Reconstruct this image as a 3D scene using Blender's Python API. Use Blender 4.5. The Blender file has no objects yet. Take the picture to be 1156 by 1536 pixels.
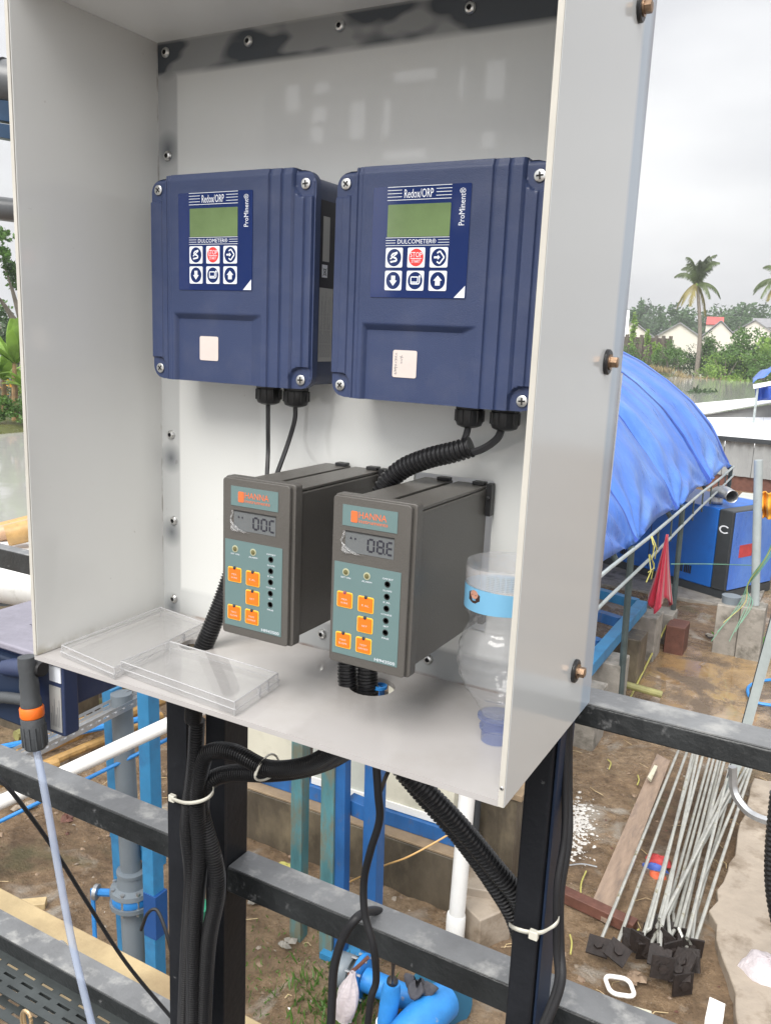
import bpy, bmesh, math, random
import numpy as np
from mathutils import Vector, Matrix, noise
random.seed(7)
scene = bpy.context.scene
col = scene.collection

# ------------------------------------------------------------------ camera, world, sun, exposure
PW, PH, FPX, PCX, PCY = 1156, 1536, 1274.0, 578.0, 768.0
CAM = Vector((0.6928, -0.7263, 3.8325))
def _rot(a, b, c):
    return (Matrix.Rotation(a, 3, 'Z') @ Matrix.Rotation(b, 3, 'X') @ Matrix.Rotation(c, 3, 'Z'))
CM = _rot(0.5006, 1.3661, 0.0424)
cd = bpy.data.cameras.new('camera'); cam = bpy.data.objects.new('camera', cd); col.objects.link(cam)
cam.matrix_world = Matrix.Translation(CAM) @ CM.to_4x4()
cd.sensor_fit = 'VERTICAL'; cd.sensor_height = 36; cd.lens = FPX / PH * 36
cd.clip_start = 0.02; cd.clip_end = 3000
scene.camera = cam

world = bpy.data.worlds.new('World'); scene.world = world; world.use_nodes = True
SUN_EL, SUN_AZ = math.radians(50), math.radians(180)      # azimuth measured clockwise from +Y
nt = world.node_tree; nt.nodes.clear()
wo = nt.nodes.new('ShaderNodeOutputWorld'); bg = nt.nodes.new('ShaderNodeBackground')
sky = nt.nodes.new('ShaderNodeTexSky'); sky.sky_type = 'NISHITA'; sky.sun_disc = False
sky.sun_elevation = SUN_EL; sky.sun_rotation = SUN_AZ; sky.air_density = 1.5; sky.dust_density = 4
tc = nt.nodes.new('ShaderNodeTexCoord')
mp = nt.nodes.new('ShaderNodeMapping'); mp.inputs['Scale'].default_value = (1.2, 1.2, 3.2)
ns = nt.nodes.new('ShaderNodeTexNoise'); ns.inputs['Scale'].default_value = 1.6; ns.inputs['Detail'].default_value = 5; ns.inputs['Roughness'].default_value = .5
cr = nt.nodes.new('ShaderNodeValToRGB')
cr.color_ramp.elements[0].position = .3; cr.color_ramp.elements[0].color = (4.5, 4.55, 4.8, 1)
cr.color_ramp.elements[1].position = .7; cr.color_ramp.elements[1].color = (7.2, 7.2, 7.25, 1)
mx = nt.nodes.new('ShaderNodeMix'); mx.data_type = 'RGBA'; mx.inputs[0].default_value = .93
L_ = nt.links.new
L_(tc.outputs['Generated'], mp.inputs[0]); L_(mp.outputs[0], ns.inputs[0]); L_(ns.outputs[0], cr.inputs[0])
# the overcast is brighter round the hidden sun
vm = nt.nodes.new('ShaderNodeVectorMath'); vm.operation = 'DOT_PRODUCT'
vm.inputs[1].default_value = (math.sin(SUN_AZ) * math.cos(SUN_EL), math.cos(SUN_AZ) * math.cos(SUN_EL), math.sin(SUN_EL))
L_(tc.outputs['Generated'], vm.inputs[0])
mr_ = nt.nodes.new('ShaderNodeMapRange'); mr_.inputs[1].default_value = -.2; mr_.inputs[2].default_value = 1; mr_.inputs[3].default_value = 1; mr_.inputs[4].default_value = 2.1
L_(vm.outputs['Value'], mr_.inputs[0])
sc_ = nt.nodes.new('ShaderNodeVectorMath'); sc_.operation = 'SCALE'; L_(cr.outputs[0], sc_.inputs[0]); L_(mr_.outputs[0], sc_.inputs['Scale'])
L_(sky.outputs[0], mx.inputs[6]); L_(sc_.outputs[0], mx.inputs[7]); L_(mx.outputs[2], bg.inputs[0])
bg.inputs[1].default_value = .1; L_(bg.outputs[0], wo.inputs[0])
sl = bpy.data.lights.new('sun', 'SUN'); sl.energy = 2.7; sl.angle = math.radians(38); sl.color = (1, .97, .92)
so = bpy.data.objects.new('sun', sl); col.objects.link(so)
sd = Vector((math.sin(SUN_AZ) * math.cos(SUN_EL), math.cos(SUN_AZ) * math.cos(SUN_EL), math.sin(SUN_EL)))
so.rotation_euler = sd.to_track_quat('Z', 'Y').to_euler(); so.location = (3, -6, 12)
vs = scene.view_settings; vs.view_transform = 'Standard'; vs.look = 'None'; vs.gamma = 1; vs.exposure = 0.60
vs.use_curve_mapping = False
scene.cycles.max_bounces = 10; scene.cycles.transparent_max_bounces = 24

# ------------------------------------------------------------------ photo pixel -> point on a plane
def _ray(px, py): return CM @ Vector(((px - PCX) / FPX, -(py - PCY) / FPX, -1))
def aty(px, py, y): d = _ray(px, py); return CAM + d * ((y - CAM.y) / d.y)
def atx(px, py, x): d = _ray(px, py); return CAM + d * ((x - CAM.x) / d.x)
def atz(px, py, z=0.0): d = _ray(px, py); return CAM + d * ((z - CAM.z) / d.z)
def proj(p):
    q = CM.transposed() @ (Vector(p) - CAM); return (PCX + FPX * q.x / -q.z, PCY - FPX * q.y / -q.z)
def topz(b, py):
    lo, hi = -3.0, 60.0
    for _ in range(50):
        m = (lo + hi) / 2
        q = CM.transposed() @ (Vector((b[0], b[1], m)) - CAM)
        if q.z > -.05 and m > CAM.z: hi = m; continue
        if q.z > -.05 or PCY - FPX * q.y / -q.z > py: lo = m
        else: hi = m
    return lo

# ------------------------------------------------------------------ materials
def mat(name, c, rough=.6, metal=0., var=.12, vs_=6., bump=0., bs=40., c2=None, c2s=3., c2lo=.5, c2hi=.6,
        rvar=0., spec=.5, trans=0., coat=0., detail=6, sss=0, vscale=(1, 1, 1)):
    m = bpy.data.materials.new(name); m.use_nodes = True; t = m.node_tree; n = t.nodes; l = t.links.new
    p = n['Principled BSDF']; p.inputs['Roughness'].default_value = rough; p.inputs['Metallic'].default_value = metal
    p.inputs['Specular IOR Level'].default_value = spec
    if coat: p.inputs['Coat Weight'].default_value = coat; p.inputs['Coat Roughness'].default_value = .05
    tcn = n.new('ShaderNodeTexCoord'); mpn = n.new('ShaderNodeMapping'); mpn.inputs['Scale'].default_value = vscale
    l(tcn.outputs['Object'], mpn.inputs[0])
    nz = n.new('ShaderNodeTexNoise'); nz.inputs['Scale'].default_value = vs_; nz.inputs['Detail'].default_value = detail; nz.inputs['Roughness'].default_value = .6
    l(mpn.outputs[0], nz.inputs[0])
    a = tuple(max(0, x * (1 - var)) for x in c) + (1,); b = tuple(min(1, x * (1 + var)) for x in c) + (1,)
    r = n.new('ShaderNodeValToRGB'); r.color_ramp.elements[0].position = .3; r.color_ramp.elements[1].position = .7
    r.color_ramp.elements[0].color = a; r.color_ramp.elements[1].color = b
    l(nz.outputs[0], r.inputs[0]); out = r.outputs[0]
    if c2:
        n2 = n.new('ShaderNodeTexNoise'); n2.inputs['Scale'].default_value = c2s; n2.inputs['Detail'].default_value = 8; n2.inputs['Roughness'].default_value = .65
        l(mpn.outputs[0], n2.inputs[0])
        r2 = n.new('ShaderNodeValToRGB'); r2.color_ramp.elements[0].position = c2lo; r2.color_ramp.elements[1].position = c2hi
        l(n2.outputs[0], r2.inputs[0])
        x = n.new('ShaderNodeMix'); x.data_type = 'RGBA'; l(r2.outputs[0], x.inputs[0]); l(out, x.inputs[6]); x.inputs[7].default_value = tuple(c2) + (1,)
        out = x.outputs[2]
    l(out, p.inputs['Base Color'])
    if rvar:
        mr = n.new('ShaderNodeMapRange'); mr.inputs[3].default_value = max(.02, rough - rvar); mr.inputs[4].default_value = min(1, rough + rvar)
        l(nz.outputs[0], mr.inputs[0]); l(mr.outputs[0], p.inputs['Roughness'])
    if bump:
        nb = n.new('ShaderNodeTexNoise'); nb.inputs['Scale'].default_value = bs; nb.inputs['Detail'].default_value = 8
        l(mpn.outputs[0], nb.inputs[0]); bn = n.new('ShaderNodeBump'); bn.inputs['Strength'].default_value = min(1, bump); bn.inputs['Distance'].default_value = .01 if bs > 20 else .05
        l(nb.outputs[0], bn.inputs['Height']); l(bn.outputs[0], p.inputs['Normal'])
    if trans:
        o = n['Material Output']; tr = n.new('ShaderNodeBsdfTranslucent'); l(out, tr.inputs[0])
        ms = n.new('ShaderNodeMixShader'); ms.inputs[0].default_value = trans; l(p.outputs[0], ms.inputs[1]); l(tr.outputs[0], ms.inputs[2]); l(ms.outputs[0], o.inputs[0])
    return m

def clear(name, tint=(1, 1, 1), base=.06, rough=.08, bump=0., bs=20., dc=(.6, .6, .6)):
    """thin clear plastic: see-through with a Fresnel sheen"""
    m = bpy.data.materials.new(name); m.use_nodes = True; t = m.node_tree; n = t.nodes; l = t.links.new
    n.remove(n['Principled BSDF']); o = n['Material Output']
    tr = n.new('ShaderNodeBsdfTransparent'); tr.inputs[0].default_value = tuple(tint) + (1,)
    gl = n.new('ShaderNodeBsdfGlossy'); gl.inputs['Roughness'].default_value = rough
    df = n.new('ShaderNodeBsdfDiffuse'); df.inputs[0].default_value = tuple(dc) + (1,)
    lw0 = n.new('ShaderNodeLayerWeight'); lw0.inputs[0].default_value = .5
    pw = n.new('ShaderNodeMath'); pw.operation = 'POWER'; pw.inputs[1].default_value = 4; l(lw0.outputs['Facing'], pw.inputs[0])
    lw = n.new('ShaderNodeMath'); lw.operation = 'MULTIPLY_ADD'; lw.inputs[1].default_value = .9; lw.inputs[2].default_value = .04; lw.use_clamp = True; l(pw.outputs[0], lw.inputs[0])
    m1 = n.new('ShaderNodeMixShader'); m1.inputs[0].default_value = base; l(tr.outputs[0], m1.inputs[1]); l(df.outputs[0], m1.inputs[2])
    m2 = n.new('ShaderNodeMixShader'); l(lw.outputs[0], m2.inputs[0]); l(m1.outputs[0], m2.inputs[1]); l(gl.outputs[0], m2.inputs[2]); l(m2.outputs[0], o.inputs[0])
    if bump:
        nb = n.new('ShaderNodeTexNoise'); nb.inputs['Scale'].default_value = bs; tcn = n.new('ShaderNodeTexCoord'); l(tcn.outputs['Object'], nb.inputs[0])
        bn = n.new('ShaderNodeBump'); bn.inputs['Strength'].default_value = bump; bn.inputs['Distance'].default_value = .004; l(nb.outputs[0], bn.inputs['Height']); l(bn.outputs[0], gl.inputs['Normal']); l(bn.outputs[0], lw0.inputs['Normal'])
    return m

M = {}
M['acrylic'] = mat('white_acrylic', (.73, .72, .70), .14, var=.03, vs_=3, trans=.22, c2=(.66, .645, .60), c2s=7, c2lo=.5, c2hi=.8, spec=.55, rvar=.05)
M['acrylic_floor'] = mat('darkened_floor_sheet', (.47, .45, .44), .10, var=.05, vs_=4, trans=.1, c2=(.41, .385, .36), c2s=9, c2lo=.5, c2hi=.8, spec=.6, rvar=.04)  # same acrylic, its colour darkened to dim the light on the floor
M['acrylic_edge'] = mat('acrylic_edge', (.50, .48, .43), .45, var=.08, vs_=20)
M['white_sheet'] = mat('white_sheet', (.86, .87, .88), .4, var=.02, trans=.5)
M['black_steel'] = mat('black_painted_steel', (.014, .015, .018), .5, var=.3, vs_=9, c2=(.16, .16, .16), c2s=26, c2lo=.68, c2hi=.74, bump=.1, bs=90, rvar=.1, spec=.2)
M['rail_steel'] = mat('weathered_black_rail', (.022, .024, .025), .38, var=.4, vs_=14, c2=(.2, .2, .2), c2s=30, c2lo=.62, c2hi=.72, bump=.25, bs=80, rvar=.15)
M['rail_top'] = mat('pale_rail_top', (.17, .175, .18), .42, var=.25, vs_=12, c2=(.34, .34, .33), c2s=22, c2lo=.52, c2hi=.68, bump=.2, bs=60, rvar=.15)
M['galv'] = mat('galvanised_steel', (.42, .43, .44), .35, .7, var=.2, vs_=12, rvar=.1)
M['screw'] = mat('screw_steel', (.6, .6, .58), .28, .9, var=.2, vs_=60)
M['dark_slot'] = mat('dark_slot', (.015, .015, .015), .7)
M['navy'] = mat('navy_plastic', (.029, .044, .105), .40, var=.12, vs_=9, bump=.12, bs=1100, rvar=.08, c2=(.055, .068, .125), c2s=22, c2lo=.5, c2hi=.85)
M['decal_navy'] = mat('keypad_film', (.010, .024, .105), .07, var=.04, spec=.7)
M['lcd'] = mat('lcd_green', (.135, .20, .085), .10, var=.16, vs_=22, spec=.7)
M['print_white'] = mat('printed_white', (.74, .77, .82), .35, var=.03)
M['print_red'] = mat('printed_red', (.75, .045, .04), .3, var=.03)
M['print_black'] = mat('printed_black', (.02, .02, .03), .5)
M['print_grey'] = mat('printed_grey', (.22, .22, .23), .5)
M['sticker'] = mat('paper_sticker', (.64, .56, .52), .6, var=.04, vs_=40)
M['label_grey'] = mat('type_label', (.40, .40, .385), .4, var=.05)
M['gland'] = mat('black_nylon', (.016, .016, .017), .42, var=.2)
M['conduit'] = mat('black_conduit', (.011, .011, .012), .3, var=.2)
M['cable'] = mat('black_cable', (.014, .014, .016), .55, var=.2)
M['hanna'] = mat('dark_grey_plastic', (.092, .086, .078), .38, var=.07, vs_=14, bump=.08, bs=600)
M['teal'] = mat('teal_overlay', (.125, .195, .195), .35, var=.03)
M['orange'] = mat('orange_key', (.90, .17, .015), .4, var=.04)
M['yellow'] = mat('yellow_rim', (.93, .52, .05), .4, var=.03)
M['orange_print'] = mat('orange_print', (.72, .15, .045), .5, var=.05)
M['lcd_grey'] = mat('lcd_grey', (.13, .14, .145), .12, var=.06, vs_=20)
M['led'] = mat('led_olive', (.13, .12, .05), .3)
M['led_ring'] = mat('led_ring', (.42, .42, .28), .4)
M['led_red'] = mat('led_red', (.25, .09, .12), .3)
M['clear'] = clear('clear_plastic', base=.17, rough=.06)
M['film'] = clear('torn_film', base=.25, rough=.12, bump=1, bs=300)
M['bottle'] = clear('bottle_plastic', (.95, .955, .965), base=.11, rough=.04, bump=.9, bs=45)
M['bottle_blue'] = clear('bottle_neck_blue', (.62, .70, .96), base=.10, rough=.06, bump=.6, bs=120)
M['label_blue'] = mat('label_blue', (.24, .55, .80), .3, var=.04, trans=.3)
M['label_pale'] = clear('label_pale', base=.32, rough=.2, dc=(.78, .74, .72))
M['hair'] = mat('print_dark_brown', (.05, .025, .02), .5); M['skin'] = mat('print_skin', (.55, .28, .2), .5)
M['tie'] = mat('cable_tie_white', (.62, .60, .52), .45)
M['tube'] = clear('clear_tube', (.85, .9, 1.0), base=.40, rough=.08, dc=(.60, .67, .80))
M['orange_ring'] = mat('orange_ring', (.85, .17, .02), .4)
M['fitting'] = mat('grey_fitting', (.06, .065, .07), .5, bump=.1, bs=200)
M['lid_lilac'] = mat('pale_plastic_lid', (.235, .225, .27), .35, var=.14, vs_=25, bump=.2, bs=60)
M['pvc_white'] = mat('pvc_white', (.76, .76, .74), .28, var=.03, c2=(.5, .5, .46), c2s=6, c2lo=.62, c2hi=.72)
M['pvc_grey'] = mat('pvc_grey', (.17, .20, .225), .45, var=.1, vs_=5)
M['blue_steel'] = mat('sky_blue_painted_steel', (.035, .21, .42), .42, var=.15, vs_=4, c2=(.03, .13, .28), c2s=5, c2lo=.5, c2hi=.7, rvar=.1)
M['blue_dark'] = mat('blue_painted_steel', (.02, .105, .30), .45, var=.3, vs_=5, c2=(.12, .10, .10), c2s=9, c2lo=.58, c2hi=.72, vscale=(1, 1, .4))
M['blue_band'] = mat('dark_blue_band', (.012, .07, .24), .4)
M['teal_post'] = mat('weathered_teal_paint', (.075, .21, .235), .55, var=.35, vs_=8, c2=(.15, .16, .12), c2s=9, c2lo=.46, c2hi=.6, vscale=(1, 1, .3))
M['pump_blue'] = mat('bright_blue_paint', (.03, .23, .60), .42, var=.16, vs_=8, c2=(.36, .34, .33), c2s=11, c2lo=.62, c2hi=.68, bump=.2, bs=40)
M['concrete'] = mat('weathered_concrete', (.27, .25, .22), .8, var=.25, vs_=5, c2=(.13, .12, .10), c2s=4, c2lo=.5, c2hi=.65, bump=.5, bs=30)
M['concrete_dark'] = mat('wet_dark_concrete', (.085, .07, .05), .5, var=.45, vs_=5, c2=(.20, .165, .11), c2s=3, c2lo=.5, c2hi=.7, bump=.5, bs=25, vscale=(1, 1, .5))
M['ledge'] = mat('plinth_ledge', (.26, .19, .12), .7, var=.25, vs_=6, bump=.4, bs=30)
M['slab'] = mat('pale_concrete_slab', (.35, .295, .235), .55, var=.18, vs_=3, c2=(.17, .13, .09), c2s=2.6, c2lo=.48, c2hi=.62, bump=.6, bs=22)
M['panel_white'] = mat('off_white_panel', (.62, .60, .50), .5, var=.08, vs_=2, c2=(.42, .41, .33), c2s=2.2, c2lo=.5, c2hi=.7)
M['panel_grey'] = mat('pale_grey_panel', (.46, .48, .44), .4, var=.15, vs_=2)
M['wood'] = mat('old_timber', (.30, .22, .165), .65, var=.2, vs_=7, c2=(.2, .15, .12), c2s=5, c2lo=.5, c2hi=.65, bump=.3, bs=30, vscale=(3, .6, 3))
M['wood_pale'] = mat('pale_wet_plywood', (.52, .40, .22), .5, var=.2, vs_=6, bump=.3, bs=40, c2=(.36, .26, .14), c2s=5, c2lo=.5, c2hi=.7)
M['bamboo'] = mat('bamboo_tan', (.44, .27, .10), .4, var=.3, vs_=5, c2=(.16, .09, .04), c2s=6, c2lo=.55, c2hi=.7)
M['bamboo_pale'] = mat('bamboo_pale', (.52, .33, .2), .4, var=.2, vs_=5)
M['bamboo_green'] = mat('bamboo_olive', (.24, .23, .09), .5, var=.3, vs_=6)
M['bamboo_dark'] = mat('dark_bamboo_post', (.055, .075, .075), .55, var=.3, vs_=6)
M['rod'] = mat('zinc_rod', (.50, .50, .46), .38, .45, var=.25, vs_=9, c2=(.30, .27, .17), c2s=9, c2lo=.58, c2hi=.7)
M['rust_plate'] = mat('rusty_black_plate', (.018, .012, .010), .6, var=.4, vs_=20, bump=.5, bs=60)
M['rust_beam'] = mat('rusty_beam', (.12, .05, .035), .6, var=.3, vs_=10, bump=.4, bs=40)
M['tarp'] = mat('blue_tarpaulin', (.075, .20, .66), .30, var=.10, vs_=2.5, trans=.15, bump=.22, bs=13, c2=(.15, .31, .72), c2s=1.0, c2lo=.45, c2hi=.7, vscale=(.7, 1.6, .7), rvar=.1)
M['tarp_dark'] = mat('dark_blue_tarpaulin', (.03, .08, .38), .4, var=.2, trans=.1)
M['genset'] = mat('genset_blue', (.012, .13, .50), .38, var=.08, vs_=2, c2=(.008, .06, .26), c2s=2, c2lo=.5, c2hi=.8)
M['charcoal'] = mat('charcoal_panel', (.035, .04, .045), .4, var=.15)
M['mesh_red'] = clear('red_mesh_bag', (.95, .55, .6), base=.6, rough=.5, dc=(.5, .035, .07))
M['red_cloth'] = mat('red_cloth', (.45, .05, .05), .7, var=.3)
M['corr'] = mat('grey_corrugated_sheet', (.30, .31, .31), .4, var=.12, vs_=1.5)
M['roof_white'] = mat('white_roof_sheet', (.80, .81, .82), .35, var=.03, vs_=1)
M['wire_green'] = mat('green_wire', (.16, .36, .24), .4); M['wire_yellow'] = mat('yellow_string', (.45, .42, .12), .5)
M['wire_copper'] = mat('tan_wire', (.55, .33, .12), .5)
M['grey_pole'] = mat('grey_pole_paint', (.33, .37, .37), .45, var=.15, vs_=4, c2=(.2, .2, .18), c2s=6, c2lo=.6, c2hi=.7)
M['foam'] = mat('white_foam', (.80, .78, .74), .7, var=.06, vs_=30, bump=.4, bs=60)
M['tile'] = mat('cream_board', (.56, .54, .42), .5, var=.08, vs_=6, c2=(.4, .36, .25), c2s=6, c2lo=.55, c2hi=.7)
M['stone'] = mat('mud_stone', (.24, .17, .115), .7, var=.35, vs_=9, bump=.5, bs=40)
M['bag'] = mat('thin_white_bag', (.78, .72, .74), .35, var=.08, vs_=25, trans=.35, bump=.7, bs=60)
M['brick'] = mat('old_brick', (.085, .06, .05), .8, var=.3, vs_=8)
M['leaf'] = mat('leaf_green', (.085, .18, .03), .5, var=.55, vs_=1.2, trans=.3)
M['leaf_bright'] = mat('leaf_yellow_green', (.22, .36, .06), .45, var=.35, vs_=1.5, trans=.35)
M['leaf_dark'] = mat('leaf_dark_green', (.045, .085, .03), .55, var=.5, vs_=.8, trans=.25)
M['leaf_far'] = mat('leaf_far', (.06, .12, .04), .6, var=.5, vs_=.15, trans=.2)
M['palm_leaf'] = mat('palm_frond', (.085, .12, .035), .5, var=.5, vs_=.7, trans=.25)
M['palm_old'] = mat('palm_frond_old', (.26, .22, .07), .5, var=.3, vs_=.7, trans=.25)
M['bark'] = mat('grey_bark', (.20, .17, .14), .8, var=.3, vs_=3, bump=.5, bs=10)
M['banana_trunk'] = mat('banana_trunk', (.24, .15, .07), .7, var=.5, vs_=4)
M['flower'] = mat('orange_flower', (.75, .36, .04), .5, var=.3)
M['wall_cream'] = mat('cream_wall', (.66, .62, .54), .6, var=.04)
M['roof_grey'] = mat('grey_roof_tile', (.24, .24, .25), .7, var=.15, vs_=1)
M['roof_red'] = mat('red_roof', (.50, .09, .08), .6, var=.1, vs_=1)
M['screen_grey'] = mat('reflection_screen_grey', (.34, .35, .36), .5, var=.1, vs_=1)
M['brass'] = mat('brass', (.75, .55, .32), .3, .8, var=.1)
M['dirt_pile'] = mat('straw_bank', (.24, .19, .09), .8, var=.4, vs_=2)

# ------------------------------------------------------------------ mesh helpers
def ortho(d, up=None):
    d = Vector(d).normalized()
    u = Vector(up) if up is not None else (Vector((0, 0, 1)) if abs(d.z) < .95 else Vector((1, 0, 0)))
    s = d.cross(u).normalized(); return d, s, s.cross(d).normalized()

def smooth_path(pts, n=8):
    P = [Vector(p) for p in pts]
    if len(P) < 3: return P
    Q = [P[0] * 2 - P[1]] + P + [P[-1] * 2 - P[-2]]; out = []
    for i in range(1, len(Q) - 2):
        a, b, c, d = Q[i - 1:i + 3]
        for k in range(n):
            t = k / n
            out.append(.5 * ((2 * b) + (c - a) * t + (2 * a - 5 * b + 4 * c - d) * t * t + (3 * b - a - 3 * c + d) * t ** 3))
    out.append(P[-1]); return out

def resample(P, step):
    out = [P[0]]; acc = 0
    for a, b in zip(P, P[1:]):
        L = (b - a).length; t = step - acc
        while t <= L: out.append(a.lerp(b, t / L)); t += step
        acc = (acc + L) % step if L else acc
    return out

class MB:
    def __init__(s): s.v = []; s.f = []; s.m = []; s.mi = 0
    def add(s, vs, fs):
        o = len(s.v); s.v += [tuple(v) for v in vs]; s.f += [tuple(i + o for i in f) for f in fs]; s.m += [s.mi] * len(fs); return s
    def box(s, lo, hi, R=None, c=None):
        vs = [Vector((x, y, z)) for x in (lo[0], hi[0]) for y in (lo[1], hi[1]) for z in (lo[2], hi[2])]
        if R is not None:
            c = Vector(c) if c is not None else (Vector(lo) + Vector(hi)) / 2
            vs = [R @ (v - c) + c for v in vs]
        return s.add(vs, [(0, 1, 3, 2), (4, 6, 7, 5), (0, 4, 5, 1), (2, 3, 7, 6), (0, 2, 6, 4), (1, 5, 7, 3)])
    def beam(s, a, b, w, h, up=None):
        a = Vector(a); b = Vector(b); d, x, u = ortho(b - a, up)
        vs = [p + x * (i * w / 2) + u * (j * h / 2) for p in (a, b) for i in (-1, 1) for j in (-1, 1)]
        return s.add(vs, [(0, 1, 3, 2), (4, 6, 7, 5), (0, 4, 5, 1), (2, 3, 7, 6), (0, 2, 6, 4), (1, 5, 7, 3)])
    def tube(s, pts, r, n=10, cap=True, hollow=False):
        P = [Vector(p) for p in pts]; N = len(P); R = r if hasattr(r, '__len__') else [r] * N
        d0 = (P[1] - P[0]).normalized(); _, x, u = ortho(d0); vs = []
        for i, p in enumerate(P):
            d = (P[min(i + 1, N - 1)] - P[max(i - 1, 0)]).normalized()
            x = (x - d * x.dot(d)).normalized(); u = d.cross(x)
            for k in range(n):
                a = 2 * math.pi * k / n; vs.append(p + x * (math.cos(a) * R[i]) + u * (math.sin(a) * R[i]))
        fs = [(i * n + k, i * n + (k + 1) % n, (i + 1) * n + (k + 1) % n, (i + 1) * n + k) for i in range(N - 1) for k in range(n)]
        if cap: fs += [tuple(range(n - 1, -1, -1)), tuple((N - 1) * n + k for k in range(n))]
        return s.add(vs, fs)
    def lathe(s, prof, o, axis=(0, 0, 1), n=24, cap=True):
        d, x, u = ortho(axis); o = Vector(o)
        vs = [o + d * h + x * (math.cos(2 * math.pi * k / n) * r) + u * (math.sin(2 * math.pi * k / n) * r) for r, h in prof for k in range(n)]
        N = len(prof)
        fs = [(i * n + k, i * n + (k + 1) % n, (i + 1) * n + (k + 1) % n, (i + 1) * n + k) for i in range(N - 1) for k in range(n)]
        if cap:
            if prof[0][0] > 1e-6: fs.append(tuple(range(n - 1, -1, -1)))
            if prof[-1][0] > 1e-6: fs.append(tuple((N - 1) * n + k for k in range(n)))
        return s.add(vs, fs)
    def prism(s, poly, o, X, Y, depth):
        """polygon (2d) in plane o,X,Y extruded along X x Y * depth"""
        o = Vector(o); X = Vector(X); Y = Vector(Y); Z = X.cross(Y); n = len(poly)
        vs = [o + X * a + Y * b for a, b in poly] + [o + X * a + Y * b + Z * depth for a, b in poly]
        fs = [tuple(range(n - 1, -1, -1)), tuple(range(n, 2 * n))] + [(i, (i + 1) % n, n + (i + 1) % n, n + i) for i in range(n)]
        return s.add(vs, fs)
    def grid(s, fn, nu, nv):
        vs = [fn(i / nu, j / nv) for j in range(nv + 1) for i in range(nu + 1)]
        return s.add(vs, [(j * (nu + 1) + i, j * (nu + 1) + i + 1, (j + 1) * (nu + 1) + i + 1, (j + 1) * (nu + 1) + i) for j in range(nv) for i in range(nu)])
    def build(s, name, mats, parent=None, o=None, bevel=0., smooth=35, recalc=True, solid=0., kind=None, seg=2):
        me = bpy.data.meshes.new(name)
        O = Vector(o) if o is not None else (parent_world(parent) if parent else None)
        if O is None:
            A = np.array(s.v); O = Vector(((A[:, 0].min() + A[:, 0].max()) / 2, (A[:, 1].min() + A[:, 1].max()) / 2, A[:, 2].min()))
        me.from_pydata([(v[0] - O.x, v[1] - O.y, v[2] - O.z) for v in s.v], [], s.f)
        ms = mats if isinstance(mats, (list, tuple)) else [mats]
        for m in ms: me.materials.append(m)
        if len(ms) > 1: me.polygons.foreach_set('material_index', s.m)
        if recalc:
            b = bmesh.new(); b.from_mesh(me); bmesh.ops.recalc_face_normals(b, faces=b.faces); b.to_mesh(me); b.free()
        if smooth:
            me.shade_smooth(); me.set_sharp_from_angle(angle=math.radians(smooth))
        ob = bpy.data.objects.new(name, me); col.objects.link(ob)
        if parent: ob.parent = parent
        if not parent or o is not None:
            ob.location = O if not parent else O - parent_world(parent)
        if bevel:
            bv = ob.modifiers.new('bevel', 'BEVEL'); bv.width = bevel; bv.segments = seg; bv.limit_method = 'ANGLE'; bv.angle_limit = math.radians(40); bv.harden_normals = True
        if solid:
            sm = ob.modifiers.new('solid', 'SOLIDIFY'); sm.thickness = solid
        if kind: ob['kind'] = kind
        return ob

def parent_world(p):
    v = Vector((0, 0, 0))
    while p: v += p.location; p = p.parent
    return v
def tag(o, label, cat, group=None):
    o['label'] = label; o['category'] = cat
    if group: o['group'] = group
    return o
def thing(name, label, cat, loc, group=None):
    o = bpy.data.objects.new(name, None); col.objects.link(o); o.location = Vector(loc); o.empty_display_size = .1
    return tag(o, label, cat, group)
def copy_tree(o, parent=None):
    c = o.copy(); col.objects.link(c)
    if parent: c.parent = parent
    for ch in [x for x in o.children]: copy_tree(ch, c)
    return c

def rrect(w, h, r, n=5, x0=0, y0=0):
    out = []
    for cx, cy, a0 in ((w - r, r, -90), (w - r, h - r, 0), (r, h - r, 90), (r, r, 180)):
        for k in range(n + 1):
            a = math.radians(a0 + 90 * k / n); out.append((x0 + cx + r * math.cos(a), y0 + cy + r * math.sin(a)))
    return out
def circle(r, n=20, x0=0, y0=0): return [(x0 + r * math.cos(2 * math.pi * k / n), y0 + r * math.sin(2 * math.pi * k / n)) for k in range(n)]

# flat lettering, converted to mesh
_TC = {}
def text_geo(t):
    if t not in _TC:
        cu = bpy.data.curves.new('t', 'FONT'); cu.body = t; cu.resolution_u = 2; ob = bpy.data.objects.new('t', cu); col.objects.link(ob)
        bpy.context.view_layer.update()
        me = bpy.data.meshes.new_from_object(ob.evaluated_get(bpy.context.evaluated_depsgraph_get()))
        V = [(v.co.x, v.co.y) for v in me.vertices]; Fc = [tuple(p.vertices) for p in me.polygons]
        bpy.data.objects.remove(ob); bpy.data.curves.remove(cu); bpy.data.meshes.remove(me)
        _TC[t] = (V, Fc)
    return _TC[t]
def put_text(mb, t, x0, z0, w, h, o, X=(1, 0, 0), Z=(0, 0, 1), off=0.0, N=(0, -1, 0)):
    V, Fc = text_geo(t); xs = [v[0] for v in V]; zs = [v[1] for v in V]
    a, b, c, d = min(xs), max(xs), min(zs), max(zs); o = Vector(o); X = Vector(X); Z = Vector(Z); N = Vector(N)
    mb.add([o + X * (x0 + (v[0] - a) / (b - a) * w) + Z * (z0 + (v[1] - c) / (d - c) * h) + N * off for v in V], Fc)

def corrugated(mb, pts, r, pitch=.0034, n=14, depth=.16):
    P = resample(smooth_path(pts, 14), pitch / 4)
    R = [r * (1 if i % 4 < 2 else 1 - depth) for i in range(len(P))]
    mb.tube(P, R, n)

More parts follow.
